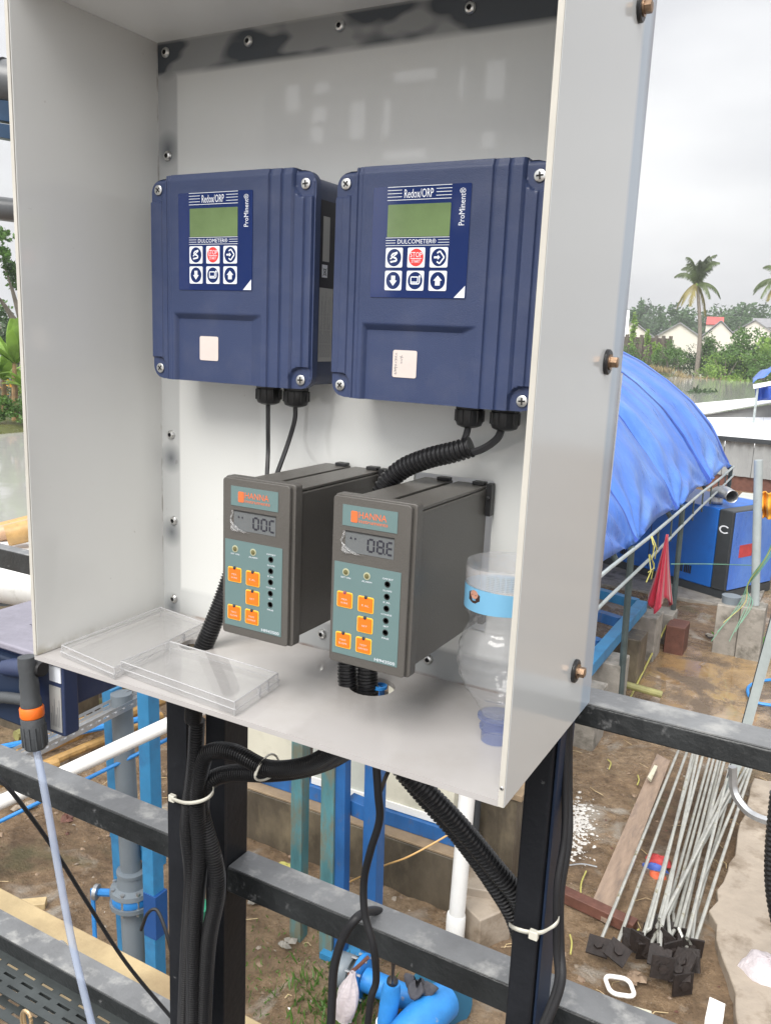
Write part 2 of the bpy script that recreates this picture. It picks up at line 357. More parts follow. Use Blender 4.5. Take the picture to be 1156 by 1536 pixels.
def sheet_holes(outer, holes, depth, fr):
    """flat sheet with real openings, via a filled 2d curve; fr maps (a,b,t)->world"""
    cu = bpy.data.curves.new('s', 'CURVE'); cu.dimensions = '2D'; cu.fill_mode = 'BOTH'; cu.extrude = depth / 2
    for poly in [outer] + holes:
        sp = cu.splines.new('POLY'); sp.points.add(len(poly) - 1); sp.use_cyclic_u = True
        for p, (a, b) in zip(sp.points, poly): p.co = (a, b, 0, 1)
    ob = bpy.data.objects.new('s', cu); col.objects.link(ob); bpy.context.view_layer.update()
    me = bpy.data.meshes.new_from_object(ob.evaluated_get(bpy.context.evaluated_depsgraph_get()))
    V = [fr(v.co.x, v.co.y, v.co.z + depth / 2) for v in me.vertices]; Fc = [tuple(p.vertices) for p in me.polygons]
    bpy.data.objects.remove(ob); bpy.data.curves.remove(cu); bpy.data.meshes.remove(me)
    return V, Fc


# ------------------------------------------------------------------ ground, pond, far land
WATER = -.6
BL = atz(20, 655, WATER); BR = atz(1060, 562, WATER)
bd = (BR - BL).normalized(); bnrm = Vector((-bd.y, bd.x, 0))
if bnrm.dot(BL - CAM) < 0: bnrm = -bnrm
def sstep(a, b, x):
    t = max(0, min(1, (x - a) / (b - a))); return t * t * (3 - 2 * t)
def ground_h(x, y):
    d = (Vector((x, y, 0)) - Vector((BL.x, BL.y, 0))).dot(bnrm)
    wob = noise.noise(Vector((x * .06, y * .06, 0))) * 3
    far = sstep(-2 + wob * .3, 2 + wob * .3, d)
    yard = (1 - sstep(31, 34, y)) * sstep(-13.2, -12.2, x - .06 * y) * 1.0
    base = -1.6 + 1.6 * max(far, yard)
    if far > .3: base -= .32 * far
    near = 1 - sstep(14, 20, math.hypot(x, y - 4))
    n = 0
    if near > 0:
        p = Vector((x, y, 0))
        n = near * (.055 * noise.fractal(p * 1.1, 1, 2, 4) + .018 * noise.fractal(p * 6, 1, 2, 4))
        # the muddy hollow that holds the puddle
        dp = math.hypot((x + .45) / 1.25, (y - 9.2) / 1.5); n *= sstep(.7, 1.4, dp) * .9 + .1; n -= .012 * (1 - sstep(.6, 1.2, dp))
    return base + n
def axis_pts(segs):
    out = []
    for a, b, st in segs:
        k = max(1, round((b - a) / st)); out += [a + (b - a) * i / k for i in range(k)]
    out.append(segs[-1][1]); return out
gx = axis_pts([(-1500, -300, 200), (-300, -60, 20), (-60, -14, 3), (-14, -5.5, .3), (-5.5, 1.6, .045), (1.6, 6, .5), (6, 60, 6), (60, 300, 30), (300, 900, 200)])
gy = axis_pts([(-60, -4, 8), (-4, 1.4, .6), (1.4, 11.5, .045), (11.5, 16, .2), (16, 36, 1), (36, 90, 3), (90, 300, 6), (300, 600, 60), (600, 2000, 350)])
g = MB(); nx = len(gx)
g.v = [(x, y, ground_h(x, y)) for y in gy for x in gx]
g.f = [(j * nx + i, j * nx + i + 1, (j + 1) * nx + i + 1, (j + 1) * nx + i) for j in range(len(gy) - 1) for i in range(nx - 1)]
g.m = [0] * len(g.f)
mg = bpy.data.materials.new('muddy_ground'); mg.use_nodes = True
t = mg.node_tree; n = t.nodes; l = t.links.new; p = n['Principled BSDF']
tcn = n.new('ShaderNodeTexCoord')
def nz(scale, det=8, rough=.6, src=None, dist=0):
    q = n.new('ShaderNodeTexNoise'); q.inputs['Scale'].default_value = scale; q.inputs['Detail'].default_value = det; q.inputs['Roughness'].default_value = rough; q.inputs['Distortion'].default_value = dist
    l(tcn.outputs['Object'], q.inputs[0]); return q.outputs[0]
def ramp(f, *st):
    r = n.new('ShaderNodeValToRGB'); e = r.color_ramp.elements
    while len(e) < len(st): e.new(.5)
    for k, (ps, c) in enumerate(st): e[k].position = ps; e[k].color = tuple(c) + (1,)
    l(f, r.inputs[0]); return r.outputs[0]
def mixc(f, a, b):
    x = n.new('ShaderNodeMix'); x.data_type = 'RGBA'
    for s_, v in ((0, f), (6, a), (7, b)):
        if hasattr(v, 'links') or hasattr(v, 'is_output'): l(v, x.inputs[s_])
        elif isinstance(v, (int, float)): x.inputs[s_].default_value = v
        else: x.inputs[s_].default_value = tuple(v) + (1,)
    return x.outputs[2]
c1 = ramp(nz(.9, 6, .55, dist=.4), (.32, (.145, .098, .060)), (.5, (.255, .178, .108)), (.68, (.345, .262, .175)))
c2 = ramp(nz(9, 10, .75), (.36, (.48, .44, .40)), (.62, (1.18, 1.15, 1.12)))
mm = n.new('ShaderNodeMix'); mm.data_type = 'RGBA'; mm.blend_type = 'MULTIPLY'; mm.inputs[0].default_value = 1; l(c1, mm.inputs[6]); l(c2, mm.inputs[7])
pale = ramp(nz(1.7, 9, .62, dist=.8), (.56, (0, 0, 0)), (.66, (1, 1, 1)))
cc = mixc(pale, mm.outputs[2], (.37, .325, .27))
# wet orange puddle
sx = n.new('ShaderNodeSeparateXYZ'); l(tcn.outputs['Object'], sx.inputs[0])
def mth(op, a, b=None, cl=False):
    q = n.new('ShaderNodeMath'); q.operation = op; q.use_clamp = cl
    for i, v in enumerate((a, b)):
        if v is None: continue
        if isinstance(v, (int, float)): q.inputs[i].default_value = v
        else: l(v, q.inputs[i])
    return q.outputs[0]
dx = mth('DIVIDE', mth('ADD', sx.outputs[0], .45), 1.15); dy = mth('DIVIDE', mth('ADD', sx.outputs[1], -9.2), 1.6)
dd = mth('SQRT', mth('ADD', mth('MULTIPLY', dx, dx), mth('MULTIPLY', dy, dy)))
wob = mth('ADD', dd, mth('MULTIPLY', mth('SUBTRACT', nz(1.6, 5, .6), .5), 1.5))
pud = mth('SUBTRACT', 1.0, mth('DIVIDE', mth('SUBTRACT', wob, .62), .3, True), True)
p.inputs['Coat Roughness'].default_value = .03
film = ramp(nz(1.25, 7, .6, dist=.6), (.44, (0, 0, 0)), (.52, (1, 1, 1)))
nearf = mth('DIVIDE', mth('SUBTRACT', 9.4, mth('ADD', sx.outputs[1], mth('MULTIPLY', nz(1.1, 4), 1.2))), 1.2, True)
pc_ = mixc(nearf, ramp(nz(2.5, 8, .6, dist=1), (.35, (.22, .135, .06)), (.6, (.36, .235, .105))), ramp(nz(3, 8, .6, dist=1), (.35, (.19, .145, .11)), (.6, (.36, .30, .25))))  # near half paled: sky reflection put into the puddle colour
cc = mixc(pud, cc, mixc(film, mixc(nz(5, 6), (.13, .095, .065), (.24, .175, .12)), pc_))
pud = mth('MULTIPLY', pud, film)
# green growth beyond the yard
dist = mth('DIVIDE', mth('SUBTRACT', mth('ADD', mth('MULTIPLY', sx.outputs[0], bnrm.x), mth('MULTIPLY', sx.outputs[1], bnrm.y)), BL.x * bnrm.x + BL.y * bnrm.y - 3), 3.0, True)
cc = mixc(dist, cc, ramp(nz(.15, 6, .6), (.4, (.06, .10, .025)), (.6, (.11, .12, .04))))
gr = ramp(nz(1.1, 6, .6, dist=.5), (.60, (0, 0, 0)), (.70, (.55, .55, .55)))
cc = mixc(gr, cc, (.11, .115, .05))
l(cc, p.inputs['Base Color'])
wet = ramp(nz(.9, 8, .65), (.40, (.55, .55, .55)), (.56, (.14, .14, .14)))
ro = mixc(pud, wet, (.03, .03, .03)); l(mth('ADD', .5, mth('MULTIPLY', pud, .5)), p.inputs['Specular IOR Level']); l(pud, p.inputs['Coat Weight']); l(ro, p.inputs['Roughness'])
bn = n.new('ShaderNodeBump'); bn.inputs['Distance'].default_value = .05
l(mth('MULTIPLY', mth('SUBTRACT', 1.0, mth('MULTIPLY', pud, .96)), .85), bn.inputs['Strength']); l(nz(20, 12, .75), bn.inputs['Height']); l(bn.outputs[0], p.inputs['Normal'])
go = g.build('ground', mg, o=(0, 0, 0), smooth=60, recalc=False, kind='structure')

mw = bpy.data.materials.new('pond_water'); mw.use_nodes = True; t = mw.node_tree; n = t.nodes; l = t.links.new; p = n['Principled BSDF']
p.inputs['Base Color'].default_value = (.36, .355, .34, 1); p.inputs['Roughness'].default_value = .07
tcn = n.new('ShaderNodeTexCoord'); q = n.new('ShaderNodeTexNoise'); q.inputs['Scale'].default_value = 1.4; q.inputs['Detail'].default_value = 6
l(tcn.outputs['Object'], q.inputs[0]); bn = n.new('ShaderNodeBump'); bn.inputs['Strength'].default_value = .2; bn.inputs['Distance'].default_value = .03; l(q.outputs[0], bn.inputs['Height']); l(bn.outputs[0], p.inputs['Normal'])
MB().add([(-500, -50, WATER), (300, -50, WATER), (300, 420, WATER), (-500, 420, WATER)], [(0, 1, 2, 3)]).build('pond_water', mw, recalc=False, kind='structure')

# ------------------------------------------------------------------ vegetation
rng = random.Random(11)
def leaf(mb, c, s, asp=.55, dirv=None, droop=0):
    d = dirv if dirv is not None else Vector((rng.gauss(0, 1), rng.gauss(0, 1), rng.gauss(0, .8))).normalized()
    u = d.cross(Vector((rng.gauss(0, 1), rng.gauss(0, 1), rng.gauss(0, 1)))).normalized()
    c = Vector(c); mb.add([c, c + d * s * .5 + u * s * asp * .5, c + d * s, c + d * s * .5 - u * s * asp * .5], [(0, 1, 2, 3)])
def leaf_cloud(mb, c, r, n, s, clumps=14):
    """leaves gathered in clumps through an uneven ellipsoid"""
    c = Vector(c); cl = []
    for _ in range(clumps):
        v = Vector((rng.gauss(0, 1), rng.gauss(0, 1), rng.gauss(0, 1))).normalized() * (rng.random() ** .4)
        cl.append((Vector((v.x * r[0], v.y * r[1], v.z * r[2])), rng.uniform(.22, .42)))
    for _ in range(n):
        o, k = rng.choice(cl); v = Vector((rng.gauss(0, 1), rng.gauss(0, 1), rng.gauss(0, 1))).normalized() * (rng.random() ** .35) * k
        leaf(mb, c + o + Vector((v.x * r[0], v.y * r[1], v.z * r[2])), s * rng.uniform(.6, 1.4), .6)
def gbase(px, py, z=None):
    return atz(px, py, z if z is not None else 0.)
def at_dist(px, py_ref, dist):
    """ground point in the direction of a photo column at a given distance"""
    d = _ray(px, py_ref); k = dist / math.hypot(d.x, d.y); q = CAM + d * k; return Vector((q.x, q.y, ground_h(q.x, q.y)))

def bush(px, dist, pytop, wpx, label, mk='leaf', n=1500, cat='bush', group=None, depth=1.0):
    b = at_dist(px, 540, dist); H = topz(b, pytop) - b.z; W = wpx / FPX * dist / 2
    root = thing('bush' if cat == 'bush' else 'broadleaf_tree', label, cat, b, group)
    mb = MB(); leaf_cloud(mb, b + Vector((0, 0, H * .52)), (W, W * depth, H * .46), n, max(.10, H * .055), 26)
    mb.build('crown', M[mk], root, smooth=0, recalc=False)
    s = MB()
    for k in range(4):
        a = rng.uniform(0, 6.28); s.tube([b + Vector((0, 0, -.2)), b + Vector((math.cos(a) * W * .2, math.sin(a) * W * .2, H * .35)), b + Vector((math.cos(a) * W * .5, math.sin(a) * W * .5, H * .7))], [H * .03, H * .02, H * .008], 6)
    s.build('trunk', M['bark'], root)
    return root

bk = 'bushes on the far pond bank'
bush(1078, 150, 512, 70, 'rounded green bush just right of the single palm on the far bank', 'leaf', 2600, group=bk)
bush(1020, 148, 524, 50, 'low creeping bush left of the palm foot on the far bank', 'leaf', 1600, group=bk)
bush(1110, 144, 508, 60, 'dense green bush between the rounded bush and the largest one', 'leaf', 2600, group=bk)
bush(1040, 150, 520, 60, 'dark bush directly behind the palm foot', 'leaf_dark', 1700, group=bk)
bush(1125, 146, 492, 90, 'largest green bush on the far bank, towards the right edge', 'leaf', 3600, group=bk)
bush(1170, 140, 505, 80, 'yellow green bush cut by the right edge of the photo', 'leaf_bright', 2400, group=bk)
bush(1064, 143, 545, 42, 'pale fresh shrub at the foot of the palm', 'leaf_bright', 900, group=bk)
bush(985, 152, 535, 60, 'scrub in front of the overgrown brick wall', 'leaf', 1400, group=bk)
bush(945, 150, 508, 36, 'creeper mound covering the left end of the brick wall', 'leaf', 900, group=bk)

for px_, d_, pt_, w_, lb_, mk_ in ((1005, 149, 512, 50, 'bush masking the foot of the middle gabled house', 'leaf'), (1062, 152, 505, 50, 'bush masking the house wall right of the palm', 'leaf'), (1090, 142, 525, 66, 'low fresh green bush at the waterline below the big bushes', 'leaf_bright'), (1150, 138, 520, 70, 'dense green bush at the waterline near the right edge', 'leaf')):
    bush(px_, d_, pt_, w_, lb_, mk_, 2600, group=bk)
# thin climbing stems on the wall
for px, py, lab in ((946, 470, 'tall thin fresh green creeper standing over the brick wall'), (966, 492, 'shorter bright creeper column in front of the brick wall'), (982, 510, 'lowest bright creeper column on the brick wall')):
    b = at_dist(px, 540, 151); H = topz(b, py) - b.z
    r = thing('climbing_plant', lab, 'plant', b, 'climbing plants on the wall')
    mb = MB(); leaf_cloud(mb, b + Vector((0, 0, H * .6)), (.55, .55, H * .42), 420, .45, 9); mb.build('foliage', M['leaf_bright'], r, smooth=0, recalc=False)
    MB().tube([b, b + Vector((.1, 0, H * .5)), b + Vector((0, 0, H * .9))], [.09, .07, .03], 6).build('stem', M['bark'], r)

# old brick wall with piers
b0 = at_dist(905, 540, 156); b1 = at_dist(1003, 540, 160)
w = thing('brick_wall', 'low dark brick garden wall overgrown with creepers', 'wall', b0)
H = topz(b0, 503) - b0.z
wd = (b1 - b0); nseg = 9
for k in range(nseg):
    a = b0 + wd * (k / nseg); c = b0 + wd * ((k + .82) / nseg)
    for rw in range(5):
        MB().beam(a + Vector((0, 0, H * (rw + .5) / 5)), c + Vector((0, 0, H * (rw + .5) / 5)), .35, H / 5 * .86, up=(0, 0, 1)).build('course', M['brick'], w)
MB().beam(b0 + Vector((0, .25, H * .48)), b1 + Vector((0, .25, H * .48)), .1, H * .96, up=(0, 0, 1)).build('core', M['concrete_dark'], w)
for k in range(nseg + 1):
    a = b0 + wd * ((k - .09) / nseg); MB().beam(a + Vector((0, -.1, 0)), a + Vector((0, -.1, H * 1.06)), .55, .55).build('pier', M['concrete_dark'], w)

# straw-coloured bank edge and floating weed
mb = MB()
for k in range(900):
    u = rng.random(); q = at_dist(960 + 160 * u, 555, 139 + rng.uniform(-1, 5)); leaf(mb, q + Vector((0, 0, rng.random() * .7)), rng.uniform(.4, 1.1), .2, Vector((rng.gauss(0, .5), rng.gauss(0, .5), 1)).normalized())
mb.build('bank_grass', M['dirt_pile'], smooth=0, recalc=False, kind='stuff')
mb = MB()
for k in range(500):
    u = rng.random(); q = at_dist(1085 + 80 * u, 555, 138 + rng.uniform(-2, 3)); leaf(mb, q + Vector((0, 0, rng.random() * .7)), rng.uniform(.5, 1.2), .25, Vector((rng.gauss(0, .5), rng.gauss(0, .5), 1)).normalized())
mb.build('reeds', M['leaf_bright'], smooth=0, recalc=False, kind='stuff')
mb = MB()
for cx_, n_ in ((1045, 60), (1062, 40), (1040, 30)):
    for k in range(n_):
        q = atz(cx_ + rng.gauss(0, 5), 588 + rng.gauss(0, 1.2), WATER + .05); leaf(mb, q, rng.uniform(.3, .9), .3)
mb.build('floating_weed', M['leaf_dark'], smooth=0, recalc=False, kind='stuff')

# coconut palms
def palm(b, H, R, label, lean, seed):
    r_ = random.Random(seed); root = thing('coconut_palm', label, 'palm', b, 'coconut palms on the far bank')
    top = b + Vector((lean, 0, H))
    mid = b + Vector((lean * .15, 0, H * .5))
    MB().tube(smooth_path([b - Vector((0, 0, .4)), mid, top], 10), [.42 - .2 * i / 20 for i in range(21)], 8).build('trunk', M['bark'], root)
    nf = 19
    for k in range(nf):
        a = 6.283 * k / nf * 2.4 + r_.uniform(-.2, .2); el = r_.choice([1.35, 1.2, 1.0, .7, .35, 0, -.5, -.9]) + r_.uniform(-.1, .1) if k > 3 else 1.2 + r_.uniform(-.1, .2)
        L = R * r_.uniform(.8, 1.1); d = Vector((math.cos(a) * math.cos(el), math.sin(a) * math.cos(el), math.sin(el)))
        pts = []; q = top.copy(); dd = d.copy()
        for s_ in range(9):
            pts.append(q.copy()); q = q + dd * (L / 8); dd = (dd + Vector((0, 0, -.16 - .035 * s_))).normalized()
        mb = MB(); mb.tube(pts, [.09 - .008 * i for i in range(9)], 4)
        for s_ in range(1, 9):
            for sub in range(5):
                c = pts[s_ - 1].lerp(pts[s_], sub / 5); ax = (pts[s_] - pts[s_ - 1]).normalized(); sd_ = ax.cross(Vector((0, 0, 1)))
                sd_ = sd_.normalized() if sd_.length > .05 else Vector((1, 0, 0))
                ll = R * .24 * math.sin(math.pi * min(.95, (s_ + sub / 4) / 9.3)) ** .6
                for sg in (-1, 1):
                    v = (sd_ * sg * .8 + ax * .55 + Vector((0, 0, -.7 - r_.random() * .7))).normalized() * ll; wv = ax * .11
                    mb.add([c - wv, c + wv, c + v], [(0, 1, 2)])
        mb.build('frond', M['palm_leaf'] if el > -.3 else M['palm_old'], root, smooth=0, recalc=False)
    mb = MB()
    for k in range(7): mb.lathe([(0.001, -.2), (.17, -.1), (.2, .05), (.1, .2), (.001, .24)], top + Vector((r_.uniform(-.5, .5), r_.uniform(-.5, .5), -.4)), n=8)
    mb.build('coconut', M['leaf_bright'], root)
b = at_dist(1045, 555, 146); palm(b, topz(b, 424) - b.z, 5.3, 'single tall coconut palm standing on the far pond bank', -1.5, 3)
b = at_dist(1158, 545, 150); palm(b, topz(b, 420) - b.z, 5.2, 'coconut palm whose fronds enter at the right edge of the photo', -.5, 8)

# houses on the far side
def house(px0, px1, dist, py_eave, py_ridge, label, roofm, gable=True, dd=12):
    a = at_dist(px0, 540, dist); b_ = at_dist(px1, 540, dist); a.z = b_.z = 0
    ze = topz(a, py_eave); zr = topz(a, py_ridge); X = (b_ - a); Wd = X.length; X.normalize(); Y = Vector((-X.y, X.x, 0))
    if Y.dot(a - CAM) < 0: Y = -Y
    h = thing('house', label, 'house', (a + b_) / 2, 'houses behind the far trees')
    mb = MB()
    P_ = [a, b_, b_ + Y * dd, a + Y * dd]; up = Vector((0, 0, ze)); m1 = a + X * Wd * .5 + Vector((0, 0, zr)); m2 = m1 + Y * dd
    mb.add([P_[0], P_[1], P_[2], P_[3], P_[0] + up, P_[1] + up, P_[2] + up, P_[3] + up, m1, m2], [(0, 1, 5, 8, 4), (2, 3, 7, 9, 6), (1, 2, 6, 5), (3, 0, 4, 7)])
    mb.build('wall', M['wall_cream'], h, smooth=0)
    o = .5
    for sgn, e in ((-1, P_[0]), (1, P_[1])):
        e2 = e + up + X * sgn * o + Vector((0, 0, -.25)); rr = m1 + Vector((0, 0, .18))
        MB().add([e2 - Y * o, rr - Y * o, rr + Y * (dd + o), e2 + Y * (dd + o)], [(0, 1, 2, 3)]).build('roof_slope', M[roofm], h, smooth=0, solid=.2)
    q = a + X * Wd * .4
    MB().beam(q + Vector((0, 0, 1)) - Y * .03, q + X * 1.2 + Vector((0, 0, 1)) - Y * .03, .1, 1.2).build('window', M['charcoal'], h)
    return h
house(900, 985, 196, 510, 481, 'cream gabled house with grey roof, furthest left of the row', 'roof_grey')
house(972, 1056, 188, 508, 483, 'cream gabled house between the creepers and the palm', 'roof_grey')
house(1048, 1100, 206, 506, 482, 'pale house with grey roof directly behind the palm trunk', 'roof_grey')
house(1092, 1160, 222, 500, 480, 'grey roofed house half hidden by the largest bush', 'roof_grey')
def long_roof(px0, px1, dist, py0, py1, label, m):
    a = at_dist(px0, 540, dist); b_ = at_dist(px1, 540, dist); a.z = b_.z = 0; ze = topz(a, py0); zr = topz(a, py1)
    Y = (b_ - a).cross(Vector((0, 0, -1))).normalized()
    if Y.dot(a - CAM) < 0: Y = -Y
    h = thing('house', label, 'house', (a + b_) / 2, 'houses behind the far trees'); up = Vector((0, 0, ze)); ur = Vector((0, 0, zr))
    mb = MB(); mb.add([a, b_, b_ + up, a + up, b_ + Y * 10, b_ + Y * 10 + up, a + Y * 10, a + Y * 10 + up], [(0, 1, 2, 3), (1, 4, 5, 2), (4, 6, 7, 5), (6, 0, 3, 7)]); mb.build('wall', M['wall_cream'], h, smooth=0)
    MB().add([a + up - Y * .5, b_ + up - Y * .5, b_ + ur + Y * 5, a + ur + Y * 5], [(0, 1, 2, 3)]).build('roof_slope', M[m], h, smooth=0, solid=.2)
    MB().add([a + up + Y * 10.5, b_ + up + Y * 10.5, b_ + ur + Y * 5, a + ur + Y * 5], [(0, 1, 2, 3)]).build('roof_slope', M[m], h, smooth=0, solid=.2)
long_roof(1052, 1078, 240, 486, 475, 'house with a bright red roof behind the palm', 'roof_red')
long_roof(1120, 1175, 236, 490, 476, 'long grey roofed house at the right edge beyond the bushes', 'roof_grey')
long_roof(925, 937, 180, 510, 465, 'narrow tall white house beside the cabinet edge', 'roof_white')

# tree line
mb = MB()
for k in range(46):
    px = 900 + k * 7 + rng.uniform(-4, 4); q = at_dist(px, 540, 330 + rng.uniform(-30, 40)); pt = 463 + 6 * math.sin(px * .045) + rng.uniform(-5, 5)
    Ht = topz(q, pt) - q.z; leaf_cloud(mb, q + Vector((0, 0, Ht * .5)), (rng.uniform(4, 7), 4, Ht * .5), 420, 1.5, 9)
mb.build('distant_wood', M['leaf_far'], smooth=0, recalc=False, kind='stuff')
for px, pt, wpx, lab in ((1012, 455, 56, 'broad dark round tree above the gabled roofs'), (1090, 457, 70, 'wide tree in the distant line right of the palm'), (950, 455, 22, 'narrow pointed tree next to the cabinet edge'), (1140, 452, 60, 'distant tree rising behind the right palm')):
    bush(px, 285, pt, wpx, lab, 'leaf_far', 1700, cat='tree', group='distant trees')

# left strip: banana plants, tree, bank
def banana(b, H, label, seed, leafm='leaf_bright', n=8, spread=1.0):
    r_ = random.Random(seed); root = thing('banana_plant', label, 'banana plant', b, 'banana plants on the left bank')
    MB().tube([b - Vector((0, 0, .2)), b + Vector((.05, 0, H * .3)), b + Vector((.1, 0, H * .58))], [.16, .13, .07], 9).build('stem', M['banana_trunk'], root)
    c = b + Vector((.1, 0, H * .56))
    for k in range(n):
        a = 6.283 * k / n + r_.uniform(-.4, .4); el = r_.uniform(.6, 1.5); L = H * r_.uniform(.36, .52); d = Vector((math.cos(a) * math.cos(el) * spread, math.sin(a) * math.cos(el) * spread, math.sin(el))).normalized()
        pts = []; q = c.copy()
        for s_ in range(11): pts.append(q.copy()); q = q + d * (L / 10); d = (d + Vector((0, 0, -.09))).normalized()
        mb = MB(); wdt = L * .15; vs = []
        sd_ = (pts[1] - pts[0]).cross(Vector((0, 0, 1)))
        sd_ = sd_.normalized() if sd_.length > 1e-3 else Vector((1, 0, 0))
        for s_ in range(11):
            ww = wdt * math.sin(math.pi * (s_ + .3) / 10.9) ** .6 * (.8 + .2 * r_.random()); vs += [pts[s_] - sd_ * ww - Vector((0, 0, ww * .3)), pts[s_], pts[s_] + sd_ * ww - Vector((0, 0, ww * .3))]
        fs = []
        for s_ in range(10): fs += [(s_ * 3, s_ * 3 + 1, s_ * 3 + 4, s_ * 3 + 3), (s_ * 3 + 1, s_ * 3 + 2, s_ * 3 + 5, s_ * 3 + 4)]
        mb.add(vs, fs); mb.build('leaf', M[leafm], root, smooth=60, recalc=False)
for px, dist, pt, lab, sd_ in ((24, 40, 478, 'tallest yellow green banana plant at the pond edge', 1), (-14, 41, 520, 'banana plant cut by the left edge of the photo', 2), (40, 39.5, 545, 'short banana plant with a rust brown stem next to the cabinet', 3), (8, 42, 530, 'middle banana plant in the left bank cluster', 4)):
    b = at_dist(px, 640, dist - .6); b.z = max(b.z, -.55); banana(b, topz(b, pt) - b.z, lab, sd_, n=15)
bush(12, 44, 600, 50, 'low green scrub under the banana plants', 'leaf', 800)
bush(-6, 46, 530, 40, 'shrub dotted with orange flowers behind the bananas', 'flower', 240)
for px_, d_, pt_, w_, lb_, mk_ in ((-8, 38.2, 592, 40, 'leafy scrub at the left bank waterline by the photo edge', 'leaf'), (32, 38.0, 600, 44, 'leafy scrub on the left bank beside the cabinet edge', 'leaf'), (12, 50, 560, 60, 'dark scrub behind the left bank bananas', 'leaf_dark'), (44, 48, 545, 40, 'bright scrub behind the left bank next to the cabinet', 'leaf_bright')):
    bush(px_, d_, pt_, w_, lb_, mk_, 1300)
b = at_dist(36, 600, 62)
H = topz(b, 350) - b.z
r = thing('broadleaf_tree', 'thin branching tree with sparse crown behind the banana plants', 'tree', b)
mb = MB(); top = b + Vector((0, 0, H * .52)); side = Vector((bd.x, bd.y, 0))
mb.tube(smooth_path([b - Vector((0, 0, .3)), b + side * .3 + Vector((0, 0, H * .3)), top], 6), [.35 - .015 * i for i in range(13)], 8)
for k in range(9):
    a = side * rng.uniform(-1, 1); e = top + a * H * .30 + Vector((0, 0, H * rng.uniform(.1, .45))); m_ = top.lerp(e, .5) + Vector((0, 0, -H * .03))
    mb.tube(smooth_path([top - Vector((0, 0, H * rng.uniform(0, .2))), m_, e], 5), [.16 - .012 * i for i in range(11)], 6)
mb.build('trunk', M['bark'], r)
mb = MB()
for k in range(12): leaf_cloud(mb, top + side * rng.uniform(-1, 1) * H * .36 + Vector((0, 0, H * rng.uniform(.12, .45))), (H * .11, H * .1, H * .05), 260, .28, 5)
mb.build('crown', M['leaf'], r, smooth=0, recalc=False)
bush(20, 66, 452, 90, 'dense dark tree standing behind the banana plants', 'leaf_dark', 2600, cat='tree')
bush(-30, 75, 440, 90, 'hazy green tree at the far left edge', 'leaf', 2200, cat='tree')

# ------------------------------------------------------------------ right background: roofs, wall, tarps, generator
def poly_sheet(name, pts, m, parent=None, th=.02, label=None, cat=None, group=None, kind=None):
    ob = MB().add(pts, [tuple(range(len(pts)))]).build(name, M[m], parent, smooth=0, solid=th, recalc=False, kind=kind)
    if label: tag(ob, label, cat, group)
    return ob
# corrugated fence wall of single sheets
wy = 24.5
wr = thing('corrugated_wall', 'pale grey corrugated metal wall under the white roofs', 'wall', (-.4, wy, 0))
x0 = aty(1040, 700, wy).x; zt = aty(1120, 662, wy).z; zb = aty(1120, 716, wy).z
k = 0; x = x0
while x < 6:
    mb = MB(); nn = 6
    def wave(i, j, x=x): return Vector((x + i * .74, wy + (.03 if (round(i * nn) % 2) else -.03) + .012 * (k % 2), zb + (zt - zb) * j))
    mb.grid(wave, nn, 1); mb.build('panel', M['corr'], wr, smooth=0, solid=.004, recalc=False); x += .76; k += 1
MB().beam((x0 - 3, wy - .06, zt + .03), (6, wy - .06, zt + .03), .12, .12).build('top_rail', M['charcoal'], wr)
for xx in (x0, x0 + 1.7, 2.2, 4.5): MB().beam((xx, wy + .06, 0), (xx, wy + .06, zb + .3), .1, .1).build('post', M['grey_pole'], wr)
MB().beam((x0, wy + .1, zb - .25), (6, wy + .1, zb - .25), .05, .5).build('lower_board', M['rust_beam'], wr)
# white roofs
def roof(pts_px, ys, label):
    pts = [aty(px, py, y) for (px, py), y in zip(pts_px, ys)]
    a, b_, c_, d_ = pts
    o = thing('shed', label, 'shed', (Vector((a.x, a.y, 0)) + Vector((c_.x, c_.y, 0))) / 2, 'white roofed sheds')
    npn = 8
    for i in range(npn):
        u0, u1 = i / npn, (i + .985) / npn
        MB().add([a.lerp(b_, u0), a.lerp(b_, u1), d_.lerp(c_, u1), d_.lerp(c_, u0)], [(0, 1, 2, 3)]).build('roof_sheet', M['roof_white'], o, smooth=0, solid=.03, recalc=False)
    for q in (a, b_, c_, d_): MB().beam((q.x, q.y, -.1), (q.x, q.y, q.z - .05), .1, .1).build('post', M['grey_pole'], o)
    q0, q1 = a - Vector((0, 0, .25)), b_ - Vector((0, 0, .25))
    MB().beam(q0 + Vector((0, .25, -.3)), q1 + Vector((0, .25, -.3)), .03, .9).build('wall_sheet', M['corr'], o)
roof([(1042, 664), (1250, 672), (1250, 626), (1046, 626)], [25, 25, 31, 31], 'nearest white roofed shed right above the corrugated wall')
roof([(1040, 622), (1165, 602), (1160, 594), (1030, 606)], [33, 33, 36.5, 36.5], 'further low white roofed shed by the pond')
